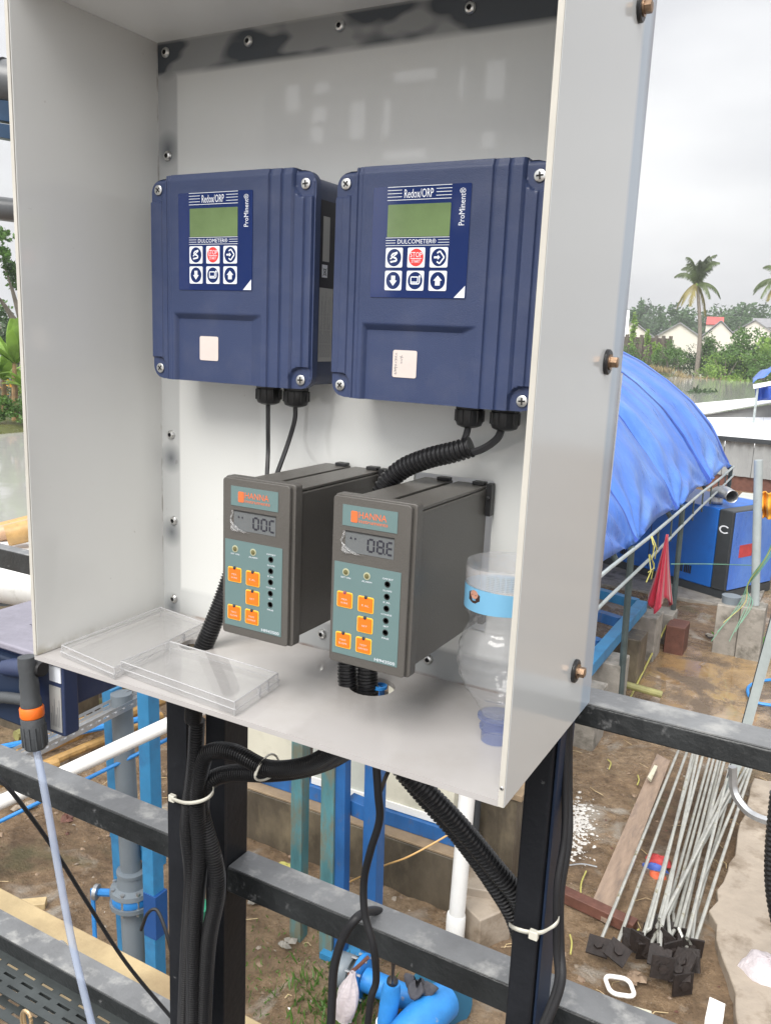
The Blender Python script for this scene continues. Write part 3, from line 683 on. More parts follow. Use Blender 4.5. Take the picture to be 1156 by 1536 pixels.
# small blue tarp shelter at right edge
c0 = at_dist(1168, 560, 30)
sh = thing('tarpaulin_shelter', 'small dark blue tarpaulin shelter with white edge board at the right edge', 'shelter', c0)
def cp(u, v):
    p_ = aty(1128 + 90 * u, 575 - 28 * math.sin(min(1, u * 1.4) * 1.5) - 10 * v, 29.5 + 3 * v); return p_ + Vector((0, 0, .05 * math.sin(u * 23 + v * 5)))
MB().grid(cp, 24, 5).build('cover', M['tarp'], sh, smooth=40, solid=.01, recalc=False)
def cp2(u, v): return aty(1132 + 90 * u, 580 + 22 * v - 8 * u, 29.7) + Vector((0, .2 * math.sin(u * 19), 0))
MB().grid(cp2, 30, 4).build('side_curtain', M['tarp_dark'], sh, smooth=40, solid=.01, recalc=False)
MB().beam(aty(1129, 580, 29.5), aty(1200, 566, 29.5), .05, .14).build('edge_board', M['roof_white'], sh)
for px in (1136, 1190):
    q = aty(px, 580, 29.6); MB().beam((q.x, q.y, -.1), q, .07, .07).build('post', M['grey_pole'], sh)

# big barrel tarpaulin tent: eave runs along Y at x = EX
EX = -1.13
far_e = atx(1096, 699, EX); YF = far_e.y
YN = 6.6; ZE = far_e.z
print('tarp eave far', far_e)
arc = [far_e] + [aty(px, py, YF) for px, py in ((1082, 672), (1062, 640), (1034, 604), (1000, 573), (960, 544), (915, 521))]
az_ = [(p_.x - EX, p_.z - ZE) for p_ in arc]
print('arc', [(round(a, 2), round(b, 2)) for a, b in az_])
# extend past the ridge symmetrically
last = az_[-1]; ridge = (last[0] - 1.1, last[1] + .12); prof = az_ + [ridge] + [(2 * ridge[0] - a, b) for a, b in reversed(az_)]
def prof_at(t):
    s_ = t * (len(prof) - 1); i = min(int(s_), len(prof) - 2); f = s_ - i
    return (prof[i][0] * (1 - f) + prof[i + 1][0] * f, prof[i][1] * (1 - f) + prof[i + 1][1] * f)
tarp = thing('tarpaulin_tent', 'large bright blue tarpaulin stretched over an arched tent frame', 'tent', (EX - 1, 8, 0))
ties = [YF - .1 - k * 2.35 for k in range(6)]
def eave_z(y): return ZE - .11 * (1 - (y - YN) / (YF - YN)) * 0
def tf(u, v):
    y = YN + (YF - YN) * u; a, b_ = prof_at(v); e = 1 - min(1, v / .45)
    dmin = min(abs(y - q) for q in ties); sag = min(1, dmin / 1.17)
    b2 = b_ + eave_z(y) + .10 * sag * e * e
    # radiating creases from every tie point
    w_ = 0
    for q in ties:
        ang = math.atan2(y - q, (v + .02) * 8); rr_ = math.hypot(y - q, v * 8); w_ += math.sin(ang * 13 + q * 3) * .028 * math.exp(-rr_ / 1.8)
    p_ = Vector((a, y, b2)); w_ += .03 * noise.noise(Vector((y * .9 + v * 3, v * 3, 1))) + .006 * noise.noise(Vector((y * 5 + v * 9, v * 6, 4)))
    w_ += .05 * noise.noise(Vector((y * 1.7 + v * 1.5, v * 1.3, 9))) + .02 * noise.noise(Vector((y * 4 + v * 6, v * 1.5, 2)))
    w_ += .06 * math.sin(math.pi * min(1, v * 2)) * (abs(math.sin((y - ties[0]) * math.pi / 2.35)) ** .35) * 1.35
    return Vector((EX + a + w_ * .8, y, b2 + w_))
MB().grid(tf, 260, 90).build('cover', M['tarp'], tarp, smooth=180, recalc=False, solid=.004)
for q in ties[:4]:
    def seam(u, v, q=q):
        p_ = tf((q + (u - .5) * .05 - YN) / (YF - YN), v); return p_ + Vector((.006, 0, .010))
    MB().grid(seam, 1, 90).build('seam', M['tarp_dark'], tarp, smooth=180, recalc=False)
# frame poles
def pl(name, a, b_, r, m, parent, n=8):
    a = Vector(a); b_ = Vector(b_); pts = [a.lerp(b_, i / 6) + Vector((0, 0, .012 * math.sin(i * 2.1))) for i in range(7)]
    return MB().tube(pts, r, n).build(name, M[m], parent)
pl('eave_pole', (EX + .03, YN - 1.4, ZE - .02), (EX + .03, YF + .1, ZE - .02), .019, 'grey_pole', tarp)
pl('lower_eave_pole', (EX + .05, YN - 1.4, ZE - .32), (EX + .05, YF + .1, ZE - .16), .017, 'grey_pole', tarp)
for y in (YF, YF - 2.6, YF - 5.2, YF - 7.8):
    pts = [Vector((EX + a - .02, y, ZE + b_ - .06)) for a, b_ in prof]
    MB().tube(pts, .03, 6).build('arch_pole', M['bamboo_dark'], tarp)
for k in range(9):   # the far side fringe of short hangers
    y = YF - .2 - k * .75; pl('hanger', (EX + .04, y, ZE - .02), (EX + .05, y, ZE - .3), .012, 'bamboo_dark', tarp, 6)
for (px, py), tx in (((1005, 958), 745), ((928, 1070), 815)):
    g_ = atz(px, py); pl('post', (g_.x, g_.y, -.1), (EX, g_.y - .1, ZE), .035, 'bamboo_dark', tarp)
pl('post', (EX, YF, -.1), (EX, YF, ZE), .035, 'bamboo_dark', tarp)
for k, q in enumerate([YF - .5, YF - 1.4, YF - 2.5, YF - 3.6, YF - 4.3, YF - 5.6, YF - 6.6]):
    mb = MB()
    for j in range(6):
        a = Vector((EX + .05, q + rng.uniform(-.05, .05), ZE - .02 - .2 * (j % 2)))
        mb.tube([a, a + Vector((.05, rng.uniform(-.12, .12), -rng.uniform(.05, .2))), a + Vector((.03, rng.uniform(-.16, .16), -rng.uniform(.15, .3)))], .007, 4)
mb.build('tie_string', M['wire_yellow'], tarp)

# generator set on a concrete pad
gA = atz(1083, 903); gB = Vector((gA.x - 3.6, gA.y + 1.75, 0)); fx = (gB - gA).normalized(); fy = Vector((-fx.y, fx.x, 0))
if fy.y < 0: fy = -fy
HG = topz(gA, 768)
gs = thing('generator_set', 'blue soundproof generator cabinet with charcoal end panel under the tarpaulin', 'generator', gA)
L_g, W_g = 3.6, 1.3
Y0 = .16
R_ = Matrix((fx, fy, Vector((0, 0, 1)))).transposed()
def G(u, v, z): return gA + fx * u + fy * v + Vector((0, 0, z))
def gbox(name, u0, u1, v0, v1, z0, z1, m, bev=.01, parent=gs):
    mb = MB(); vs = [G(u, v, z) for u in (u0, u1) for v in (v0, v1) for z in (z0, z1)]
    mb.add(vs, [(0, 1, 3, 2), (4, 6, 7, 5), (0, 4, 5, 1), (2, 3, 7, 6), (0, 2, 6, 4), (1, 5, 7, 3)]); return mb.build(name, M[m], parent, bevel=bev, seg=1)
gbox('base_frame', 0, L_g, .02, W_g, 0, Y0, 'charcoal')
gbox('end_panel', 0, .25, 0, W_g, Y0, HG, 'charcoal', .02)
gbox('body', .252, L_g, 0, W_g, Y0, HG, 'genset', .02)
gbox('side_skin', -.012, -.001, .05, W_g - .05, Y0 + .02, HG - .02, 'tarp', .004)
for u in (.62, .78, 1.75, 1.91, 2.9, 3.06):
    for j in range(4): gbox('louvre', u + j * .035, u + .02 + j * .035, -.012, -.002, Y0 + .14, Y0 + .27, 'dark_slot', 0)
for u in (1.45, 2.6): gbox('door_seam', u, u + .012, -.004, -.001, Y0 + .05, HG - .05, 'dark_slot', 0)
for u in (1.3, 1.62): gbox('latch', u, u + .03, -.02, -.002, Y0 + .6, Y0 + .72, 'charcoal', .003)
# C shaped emblem on the end panel
mb = MB(); cen = G(.12, -.006, HG - .30)
for a in range(40, 320, 14):
    for r0, r1 in ((.055, .08),):
        a0, a1 = math.radians(a), math.radians(a + 14)
        mb.add([cen + (-fx) * math.cos(t_) * r_ * 1.15 + Vector((0, 0, math.sin(t_) * r_ * .8)) for t_, r_ in ((a0, r0), (a1, r0), (a1, r1), (a0, r1))], [(0, 1, 2, 3)])
mb.build('emblem', M['print_white'], gs, smooth=0, recalc=False)
gbox('pink_sticker', -.016, -.0125, .25, .6, HG - .75, HG - .55, 'red_cloth', 0)
ex = G(.55, .35, HG)
MB().tube(smooth_path([ex, ex + Vector((0, 0, .16)), ex + fx * -.12 + Vector((0, -.08, .22)), ex + fx * -.3 + Vector((0, -.25, .2))], 5), .10, 14, cap=False).build('exhaust_pipe', M['galv'], gs, solid=.004)
tag(MB().box((gA.x - 4.6, gA.y - .28, -.1), (gA.x + .5, gA.y + 4.2, .035)).build('concrete_pad', M['concrete'], bevel=.01), 'rough grey concrete pad carrying the generator', 'concrete pad')
# second blue cabinet
s2 = aty(1112, 842, 15.6); z2 = aty(1118, 752, 15.6).z
e = thing('fuel_cabinet', 'smaller blue steel cabinet with pale lid behind the generator', 'cabinet', (s2.x, 15.6, 0))
xa, xb = aty(1098, 800, 15.6).x, aty(1133, 800, 15.6).x
MB().box((xa, 15.6, .0), (xb, 16.6, z2 - .25)).build('body', M['genset'], e, bevel=.02)
MB().box((xa - .04, 15.55, z2 - .25), (xb + .04, 16.65, z2)).build('lid', M['panel_grey'], e, bevel=.02)
gx_, gy_ = aty(1095, 850, 13.9), aty(1140, 850, 13.9)
q = aty(1110, 835, 13.9).z
tag(MB().box((gx_.x, 13.9, 0), (gy_.x, 14.4, q)).build('masonry_block', M['concrete'], bevel=.02), 'grey rendered block between the generator and the pole', 'block')
tag(MB().box((gx_.x - .05, 13.8, q + .01), (gy_.x - .15, 14.3, q + .05)).build('white_board', M['tile'], bevel=.004), 'white board lying on the grey rendered block', 'board')
q2 = aty(1120, 830, 14.0)
tag(MB().box((q2.x - .09, 13.95, q + .052), (q2.x + .1, 14.15, q + .25)).build('wooden_box', M['wood_pale'], bevel=.008), 'small pale wooden box on the white board', 'box')
# orange cloth at the right edge
def oc(u, v): return aty(1142 + 40 * u, 738 + 40 * v, 13) + Vector((0, .12 * math.sin(u * 17) + .05 * math.sin(v * 9), 0))
tag(MB().grid(oc, 26, 14).build('orange_cloth', M['flower'], smooth=60, solid=.01, recalc=False), 'orange cloth hanging at the right edge above the cables', 'cloth')

# red mesh bag hanging from the lower eave pole
top = atx(1000, 802, EX + .12); bot = atx(1000, 888, EX + .12); Hh = top.z - bot.z
mb = MB()
def bagf(u, v):
    a = u * 2 * math.pi; r_ = (.03 + .27 * v ** 1.2) * (1 + .22 * math.sin(a * 5 + 1) * v + .1 * math.sin(a * 11)); zz = top.z - Hh * v * (1 + .10 * math.sin(a * 3) * v)
    return Vector((top.x + math.cos(a) * r_ * .35, top.y + math.sin(a) * r_ * 1.0, zz))
mb.grid(bagf, 44, 16)
mb.add([], [])
tag(mb.build('mesh_bag', M['mesh_red'], smooth=60, recalc=False, solid=.003), 'red mesh bag hanging loosely from the tent pole', 'bag')

# grey pole in a concrete footing, wires on it
fA = atz(1105, 980); zf = topz(fA, 905)
ft = thing('pole_footing', 'twin concrete footing blocks at the foot of the grey pole', 'footing', fA)
MB().box((fA.x - .30, fA.y - .12, -.05), (fA.x - .02, fA.y + .22, zf - .04)).build('block', M['concrete'], ft, bevel=.012)
MB().box((fA.x - .015, fA.y - .16, -.05), (fA.x + .27, fA.y + .2, zf)).build('block', M['concrete'], ft, bevel=.012)
MB().lathe([(.11, 0), (.12, .1)], (fA.x - .16, fA.y + .05, zf - .04), n=16).build('pipe_stub', M['pvc_grey'], ft)
pb = Vector((fA.x + .13, fA.y + .02, zf)); pt_ = aty(1137, 690, fA.y + .02)
tag(MB().tube([pb, pb.lerp(pt_, .5), pt_], .052, 14).build('grey_pole', M['grey_pole']), 'grey steel pole rising from the concrete footing', 'pole')
def wire(name, pts, r, m, label, cat='cable', group=None, sm=8, n=6):
    return tag(MB().tube(smooth_path(pts, sm), r, n).build(name, M[m]), label, cat, group)
for i in range(6):
    o_ = rng.uniform(-.06, .06)
    wire('thin_wire', [aty(1172 + i * 3, 770 + i * 4, 10.2 + o_), aty(1150 - i * 2, 830 + i * 5, 10.3), aty(1124 - i, 868 + i * 3, 10.5 + o_), aty(1108 + i * 4, 905, 10.5), aty(1066 + i * 9, 962 - 14 * (i % 3), 10.3)], .0045,
         'wire_yellow' if i == 2 else 'wire_green', 'thin %s wire sagging past the grey pole, strand reaching %s' % ('yellow' if i == 2 else 'green', ['furthest left', 'next to furthest left', 'the footing front', 'the footing side', 'right of the footing', 'furthest right'][i]), 'wire', 'wires strung past the grey pole')
wire('thin_wire', [atx(1006, 846, EX + .1), aty(1060, 846, 11.5), aty(1128, 848, 10.9)], .006, 'wire_green', 'straight green line crossing in front of the generator', 'wire')
wire('rope', [aty(1002, 932, 10.5), aty(975, 985, 9.6), atz(942, 1052, .03)], .011, 'wire_yellow', 'taut yellowish rope running from the bamboo post to the ground', 'rope', sm=4)
a = atz(884, 1012, .22); b_ = atz(992, 1042, .12)
tag(MB().tube([a, a.lerp(b_, .5), b_], .04, 10).build('bamboo_pole', M['bamboo_green']), 'olive bamboo pole lying beside the concrete blocks', 'pole')

# nearer grey angle pole at the right edge
pA = aty(1108, 1130, 6.6); pB = aty(1160, 940, 6.6); dv = (pB - pA)
pr = thing('leaning_angle_bar', 'grey steel angle bar leaning at the right edge above the rail', 'bar', pA - dv * .25)
MB().beam(pA - dv * .9, pB + dv * 1.2, .075, .012, up=(0, 1, 0)).build('flange', M['grey_pole'], pr)
MB().beam(pA - dv * .9 + Vector((-.04, .035, 0)), pB + dv * 1.2 + Vector((-.04, .035, 0)), .012, .06, up=(0, 1, 0)).build('flange', M['charcoal'], pr)
wire('blue_hose', [atz(1175, 1018, .03), atz(1140, 1022, .03), atz(1121, 1032, .03), atz(1130, 1052, .03), atz(1170, 1060, .03)], .018, 'pump_blue', 'pale blue hose looped on the wet ground at the right edge', 'hose')

# blue ladder frame on concrete blocks
def gp(px, py, z): return atz(px, py, z)
fz = .62
c1_ = gp(962, 908, fz); c2_ = gp(900, 890, fz); 
rail_dir = (gp(895, 985, fz) - c1_)
bf = thing('blue_steel_frame', 'bright blue welded steel ladder frame lying on concrete blocks', 'frame', c1_)
r0 = c1_; r1 = c1_ + rail_dir * 1.35; off = (c2_ - c1_) * 1.6
bf_rails = [(r0, r1), (r0 + off, r1 + off)]
for a_, b2_ in bf_rails: MB().beam(a_, b2_, .13, .13, up=(0, 0, 1)).build('rail', M['blue_steel'], bf, bevel=.006, seg=1)
for t_ in (.0, .3, .62, .95): MB().beam(r0.lerp(r1, t_) + off.normalized() * .07, r0.lerp(r1, t_) + off - off.normalized() * .07, .12, .12, up=(0, 0, 1)).build('rung', M['blue_dark'] if t_ else M['blue_steel'], bf, bevel=.006, seg=1)
for k, t_ in enumerate((.02, .34, .66, .98)):
    for j, s_ in enumerate((.08, 1.02)):
        q = r0.lerp(r1, t_) + off * s_
        tag(MB().box((q.x - .17 + .12 * (j == 0), q.y - .2, -.05), (q.x + .2 + .12 * (j == 0), q.y + .2, fz - .07)).build('concrete_block', M['concrete'] if k != 1 else M['concrete_dark'], bevel=.015),
            '%s concrete block under the %s rail of the blue frame' % (['farthest', 'second farthest', 'second nearest', 'nearest'][k], ['near right', 'far left'][j]), 'concrete block', 'concrete blocks carrying the blue frame')
for (px, py, pyt, w_) , lab in zip(((985, 965, 920, .16), (1008, 980, 940, .12), (735, 1240, 1195, .3)), ('upright concrete block between the blue frame and the generator pad', 'small red brown brick pier by the bamboo post', 'upright dark concrete block seen right of the white pipe')):
    q = atz(px, py); z_ = topz(q, pyt)
    tag(MB().box((q.x - w_, q.y, -.05), (q.x + w_, q.y + .35, z_)).build('concrete_block', M['rust_beam'] if w_ == .12 else M['concrete'], bevel=.015), lab, 'concrete block')
def ico(mb, c, s):
    vs = [Vector(v) for v in ((0, 0, 1), (.9, 0, .2), (.3, .85, .2), (-.7, .5, .2), (-.7, -.5, .2), (.3, -.85, .2), (0, 0, -.4))]
    R = Matrix.Rotation(rng.uniform(0, 6.28), 3, 'Z') @ Matrix.Rotation(rng.uniform(-.5, .5), 3, 'X')
    vs = [R @ Vector((v.x * s * rng.uniform(.7, 1.3), v.y * s * rng.uniform(.7, 1.3), v.z * s * .6 * rng.uniform(.7, 1.2))) + c for v in vs]
    mb.add(vs, [(0, i, i % 5 + 1) for i in range(1, 6)] + [(6, i % 5 + 1, i) for i in range(1, 6)])

# ------------------------------------------------------------------ building with blue framed panels (below, behind the railing)
P0 = atz(400, 1269); P1 = atz(682, 1374); bx = (P1 - P0).normalized(); by = Vector((-bx.y, bx.x, 0))
if by.y < 0: by = -by
A0 = P0 - bx * .35; Lb = (P1 - A0).length
hp = topz(P1, 1292)
bl = thing('control_building', 'low building of pale panels in blue steel frames on a stained concrete plinth', 'building', A0)
def B(u, v, z): return A0 + bx * u + by * v + Vector((0, 0, z))
def bbox(name, u0, u1, v0, v1, z0, z1, m, bev=0., parent=bl):
    vs = [B(u, v, z) for u in (u0, u1) for v in (v0, v1) for z in (z0, z1)]
    return MB().add(vs, [(0, 1, 3, 2), (4, 6, 7, 5), (0, 4, 5, 1), (2, 3, 7, 6), (0, 2, 6, 4), (1, 5, 7, 3)]).build(name, M[m], parent, bevel=bev, seg=1)
bbox('plinth', 0, Lb, 0, 2.2, -.1, hp, 'concrete_dark', .01)
bbox('plinth_ledge', -.01, Lb + .01, .004, .22, hp + .001, hp + .018, 'ledge', .004)
bbox('sill_beam', 0, Lb - .04, .10, .20, hp + .02, hp + .13, 'blue_dark', .004)
np_ = 3
for i in range(np_):
    u0 = .02 + (Lb - .1) * i / np_; u1 = .02 + (Lb - .1) * (i + 1) / np_ - .05
    bbox('wall_panel', u0 + .03, u1 - .02, .145, .17, hp + .132, 1.62, 'panel_grey' if i == 1 else 'panel_white')
    bbox('panel_trim', u0 + .03, u1 - .02, .128, .143, hp + .134, hp + .19, 'pvc_white', .003)
    bbox('mullion', u1 - .018, u1 + .028, .11, .19, hp + .132, 1.62, 'blue_dark' if i < 2 else 'panel_white', .003)
bbox('top_beam', 0, Lb - .04, .10, .20, 1.622, 1.72, 'blue_dark', .004)
bbox('roof_slab', -.15, Lb + .05, -.1, 2.3, 1.725, 1.80, 'corr', .004)
bbox('side_wall', Lb - .07, Lb - .045, .2, 2.1, hp + .02, 1.62, 'panel_white')
# dark lean-to opening right of it with concrete stubs
for px, py, pyt, w_, lab in ((712, 1385, 1330, .14, 'broken pale concrete cube, upper one by the white pipe'), (712, 1412, 1368, .13, 'tilted lower concrete cube by the white pipe')):
    q = atz(px, py); z_ = topz(q, pyt)
    tag(MB().box((q.x - w_, q.y - .02, -.03), (q.x + w_, q.y + .25, z_), Matrix.Rotation(.3 if pyt < 1340 else -.5, 3, 'Z')).build('concrete_cube', M['slab'], bevel=.012), lab, 'concrete block')
q = atz(735, 1330)
dk = thing('low_masonry_tank', 'low brown concrete tank wall standing behind the right post', 'tank', q)
z_ = topz(q, 1190)
MB().box((q.x - .5, q.y, -.05), (q.x + .15, q.y + .9, z_)).build('wall', M['concrete_dark'], dk, bevel=.01)
MB().box((q.x - .54, q.y - .03, z_ + .002), (q.x + .19, q.y + .93, z_ + .05)).build('coping', M['ledge'], dk, bevel=.006)
MB().box((q.x - .42, q.y - .05, .0), (q.x - .34, q.y - .004, z_ - .05)).build('pilaster', M['concrete'], dk, bevel=.006)

# white standpipe
q = atz(681, 1416); zt = topz(q, 1180)
sp = thing('white_standpipe', 'upright white pvc pipe standing between the building and the right post', 'pipe', q)
MB().tube([q, (q.x + .02, q.y, 1.1), (q.x + .05, q.y, 1.9)], .052, 18).build('pipe', M['pvc_white'], sp)
MB().lathe([(.060, 0), (.062, .005), (.062, .20), (.056, .215)], q + Vector((0, 0, .01)), n=20).build('socket', M['pvc_white'], sp)
q2 = atz(706, 1332); tag(MB().tube([q2 - Vector((0, 0, .05)), q2 + Vector((0, 0, 1.5))], .03, 10).build('dark_pipe', M['charcoal']), 'thin dark pipe right behind the white standpipe', 'pipe')

# upright painted posts between platform and building
def upright(name, pxb, pyb, pxt, pyt, w_, m, label, cat='post', ztop=None, base=None, parts=None):
    b_ = base if base is not None else atz(pxb, pyb); d_ = b_.y
    t_ = aty(pxt, pyt, d_)
    r_ = thing(name, label, cat, b_)
    MB().beam(b_ - Vector((0, 0, .1)), t_, w_, w_, up=(0, 1, 0)).build('shaft', M[m], r_, bevel=.004, seg=1)
    return r_, b_, t_
upright('teal_post', 448, 1398, 452, 1060, .085, 'teal_post', 'weathered teal post furthest left in front of the concrete plinth')
upright('teal_post', 494, 1425, 499, 1060, .095, 'teal_post', 'flaking pale teal post touching the blue post')
r_, b1_, t1_ = upright('blue_post', 512, 1432, 516, 1060, .07, 'blue_dark', 'blue square post right beside the flaking teal post')
r_, b2_, t2_ = upright('blue_post', 556, 1432, 566, 1060, .10, 'blue_dark', 'wide blue post behind the hanging black cable')
MB().beam(aty(524, 1204, b2_.y), aty(552, 1216, b2_.y), .09, .10).build('cross_bracket', M['blue_dark'], r_, bevel=.004)
MB().box((b1_.x - .1, b1_.y - .1, 0), (b1_.x + .14, b1_.y + .12, .04)).build('foot_plate', M['blue_steel'], r_)
# left cluster: two sky-blue posts, grey riser with butterfly valve
upright('sky_blue_post', 196, 1480, 168, 1030, .08, 'blue_steel', 'light blue post half hidden behind the grey pipe')
r_, b3, t3 = upright('sky_blue_post', 236, 1520, 222, 1030, .082, 'blue_steel', 'light blue post with a dark blue painted band')
za, zb = topz(b3, 1400), topz(b3, 1336)
MB().box((b3.x - .046, b3.y - .046, za), (b3.x + .046, b3.y + .046, zb)).build('painted_band', M['blue_band'], r_, bevel=.003)
MB().beam((b3.x - .45, b3.y + .15, topz(b3, 1290)), (b3.x - .05, b3.y + .1, topz(b3, 1300)), .08, .16).build('cross_member', M['blue_steel'], r_)
q = atz(207, 1492); gt = aty(182, 1040, q.y)
rp = thing('grey_riser_pipe', 'grey pvc riser pipe with a blue lever butterfly valve', 'pipe', q)
def on(py):
    zz = topz(q, py); f = (zz - q.z) / (gt.z - q.z); return q.lerp(gt, f)
MB().tube([on(1492) - Vector((0, 0, .1)), on(1352)], .07, 20).build('lower_pipe', M['pvc_grey'], rp)
MB().tube([on(1330), on(1200), gt], .058, 20).build('upper_pipe', M['pvc_grey'], rp)
v0 = on(1345)
MB().lathe([(.085, -.05), (.125, -.045), (.125, -.02), (.09, -.018)], v0, n=24).build('lower_flange', M['pvc_grey'], rp)
MB().lathe([(.09, .03), (.125, .035), (.12, .06), (.085, .075), (.078, .14), (.084, .145), (.084, .165), (.07, .17)], v0, n=24).build('upper_flange', M['pvc_grey'], rp)
MB().lathe([(.115, -.017), (.118, -.01), (.118, .02), (.115, .028)], v0, n=24).build('valve_body', M['pump_blue'], rp)
for k in range(8):
    a = k * .785 + .3; MB().lathe([(.012, -.065), (.012, .075)], v0 + Vector((math.cos(a) * .108, math.sin(a) * .108, 0)), n=6).build('bolt', M['galv'], rp)
hx = v0 + Vector((-.2, -.08, -.01))
MB().tube([v0 + Vector((-.1, -.04, 0)), hx], .022, 8).build('valve_neck', M['pump_blue'], rp)
MB().lathe([(.03, -.015), (.045, -.01), (.045, .012), (.02, .02)], hx, axis=(-1, -.4, 0), n=14).build('index_plate', M['galv'], rp)
MB().beam(hx + Vector((-.02, -.01, .02)), hx + Vector((.0, -.02, -.33)), .03, .014, up=(0, 1, 0)).build('lever', M['pump_blue'], rp, bevel=.006)
# things behind the posts
q = atz(262, 1500)
tag(MB().lathe([(.09, 0), (.10, .03), (.10, .5), (.11, .52), (.11, .56), (.07, .57)], q + Vector((.02, .1, 0)), n=18).build('green_drum', mat('green_plastic', (.02, .25, .14), .4)), 'small green plastic drum behind the banded blue post', 'drum')
def shp(u, v): return aty(262 + 42 * u, 1215 + 150 * v, 3.3) + Vector((0, .04 * math.sin(u * 9 + v * 3), 0))
tag(MB().grid(shp, 12, 14).build('white_sheet', M['panel_white'], smooth=60, solid=.004, recalc=False), 'pale sheet leaning behind the black posts', 'sheet')
q = atz(222, 1135, .3)
bf2 = thing('blue_window_unit', 'pale blue framed panel standing behind the left blue posts', 'window unit', q)
for px0_, px1_, py0_, py1_, m_ in ((188, 236, 1092, 1124, 'panel_white'),):
    a_ = aty(px0_, py1_, 5.6); c_ = aty(px1_ + 30, py0_ - 30, 5.6)
    MB().box((a_.x, 5.6, a_.z), (c_.x, 5.63, c_.z)).build('pane', M['panel_grey'], bf2)
    MB().box((a_.x - .05, 5.57, a_.z - .1), (c_.x, 5.62, a_.z - .002)).build('frame_rail', M['blue_steel'], bf2)
    MB().box((a_.x + .3, 5.57, a_.z), (a_.x + .35, 5.598, c_.z)).build('frame_stile', M['blue_steel'], bf2)
    MB().box((a_.x, 5.57, -.1), (a_.x + .06, 5.62, a_.z - .1)).build('leg', M['blue_steel'], bf2)
    MB().box((c_.x - .06, 5.57, -.1), (c_.x, 5.62, a_.z - .1)).build('leg', M['blue_steel'], bf2)

# white PVC pipe and blue pipe crossing below
pa, pb_ = aty(-60, 1232, 1.55), aty(262, 1082, 2.15)
wp = thing('white_pvc_pipe', 'long white pvc pipe running diagonally below the blue pump', 'pipe', pa)
MB().tube([pa + (pa - pb_) * .3, pa, pb_, pb_ + (pb_ - pa) * .25], .035, 24).build('pipe', M['pvc_white'], wp)
mb = MB(); dpp = (pb_ - pa)
for t_ in (.30, .36, .42, .62, .68, .74):
    c_ = pa.lerp(pb_, t_) + Vector((.006, -.035, -.008)); mb.beam(c_, c_ + dpp.normalized() * (.03 + .02 * (t_ > .6)), .001, .004)
mb.build('printed_marking', M['print_grey'], wp)
pa2, pb2 = aty(-60, 1262, 1.8), aty(290, 1090, 2.6)
tag(MB().tube([pa2, pb2], .011, 12).build('blue_pipe', M['pump_blue']), 'thin blue pipe running under the white pvc pipe', 'pipe')

# perforated cable tray behind the pump
ta, tb = aty(-40, 1185, 1.6), aty(262, 1030, 2.6)
tr = thing('perforated_cable_tray', 'galvanised slotted cable tray running behind the blue pump', 'cable tray', ta)
td = (tb - ta); tl = td.length; td.normalize(); tw = Vector((-td.y, td.x, 0)).normalized()
if tw.y < 0: tw = -tw
def slotted(parent, A, D, Wv, length, width, mname, rows=2, sl=.035, gap=.012, sw=.009, th=.0016):
    holes = []; k = gap
    while k + sl < length:
        for r in range(rows):
            c_ = width * (r + 1) / (rows + 1); kk = k + (r % 2) * (sl / 2)
            if kk + sl < length: holes.append([(kk, c_ - sw / 2), (kk + sl, c_ - sw / 2), (kk + sl, c_ + sw / 2), (kk, c_ + sw / 2)])
        k += sl + gap
    N_ = D.cross(Wv)
    V, Fc = sheet_holes([(0, 0), (length, 0), (length, width), (0, width)], holes, th, lambda a, b, c: A + D * a + Wv * b + N_ * c)
    return MB().add(V, Fc).build(mname[0], M[mname[1]], parent, smooth=0)
slotted(tr, ta, td, tw, tl, .11, ('tray_bed', 'galv'))
slotted(tr, ta + Vector((0, 0, .003)), td, Vector((0, 0, 1)), tl, .045, ('tray_side', 'galv'), rows=1)
slotted(tr, ta + tw * .112 + Vector((0, 0, .003)), td, Vector((0, 0, 1)), tl, .045, ('tray_side', 'galv'), rows=1)
a_, b_ = aty(-30, 1168, 2.2), aty(230, 1040, 3.2)
MB().beam(a_, b_, .004, .05).build('rail', M['galv'], tr)

# bamboo bundle behind the tray
for k, (pxa, pya, pxb, pyb, yy, r_, lab) in enumerate(((60, 1090, 215, 1030, 5.2, .05, 'uppermost olive bamboo cane behind the tray'), (60, 1110, 215, 1046, 5.0, .045, 'second bamboo cane from the top behind the tray'), (50, 1128, 215, 1062, 4.8, .05, 'golden bamboo cane in the middle of the bundle behind the tray'), (-20, 1150, 60, 1120, 4.4, .05, 'bamboo cane seen left below the blue pump'), (60, 1150, 215, 1085, 4.6, .04, 'lowest reddish bamboo cane behind the tray'), (-20, 1180, 70, 1150, 4.2, .045, 'lowest bamboo cane left of the grey fitting'))):
    a_, b_ = aty(pxa, pya, yy), aty(pxb, pyb, yy + .8); b_.z = a_.z = min(a_.z, b_.z)
    a_ = atz(pxa, pya, .06 + .09 * (k % 3)); b_ = atz(pxb, pyb, .06 + .09 * (k % 3)); D_ = b_ - a_
    tag(MB().tube([a_ - D_ * .2 + D_ * (1.4 * i / 12) for i in range(13)], [r_ * (1.0 + .06 * (i % 2)) for i in range(13)], 10).build('bamboo_cane', M['bamboo' if k not in (0,) else 'bamboo_green']), lab, 'bamboo', 'bamboo canes behind the tray')
a_, b_ = atz(-30, 1128, .3), atz(215, 1078, .3)
tag(MB().tube([a_, b_], .03, 8).build('blue_pipe', M['pump_blue']), 'blue pipe lying on the bamboo canes', 'pipe')

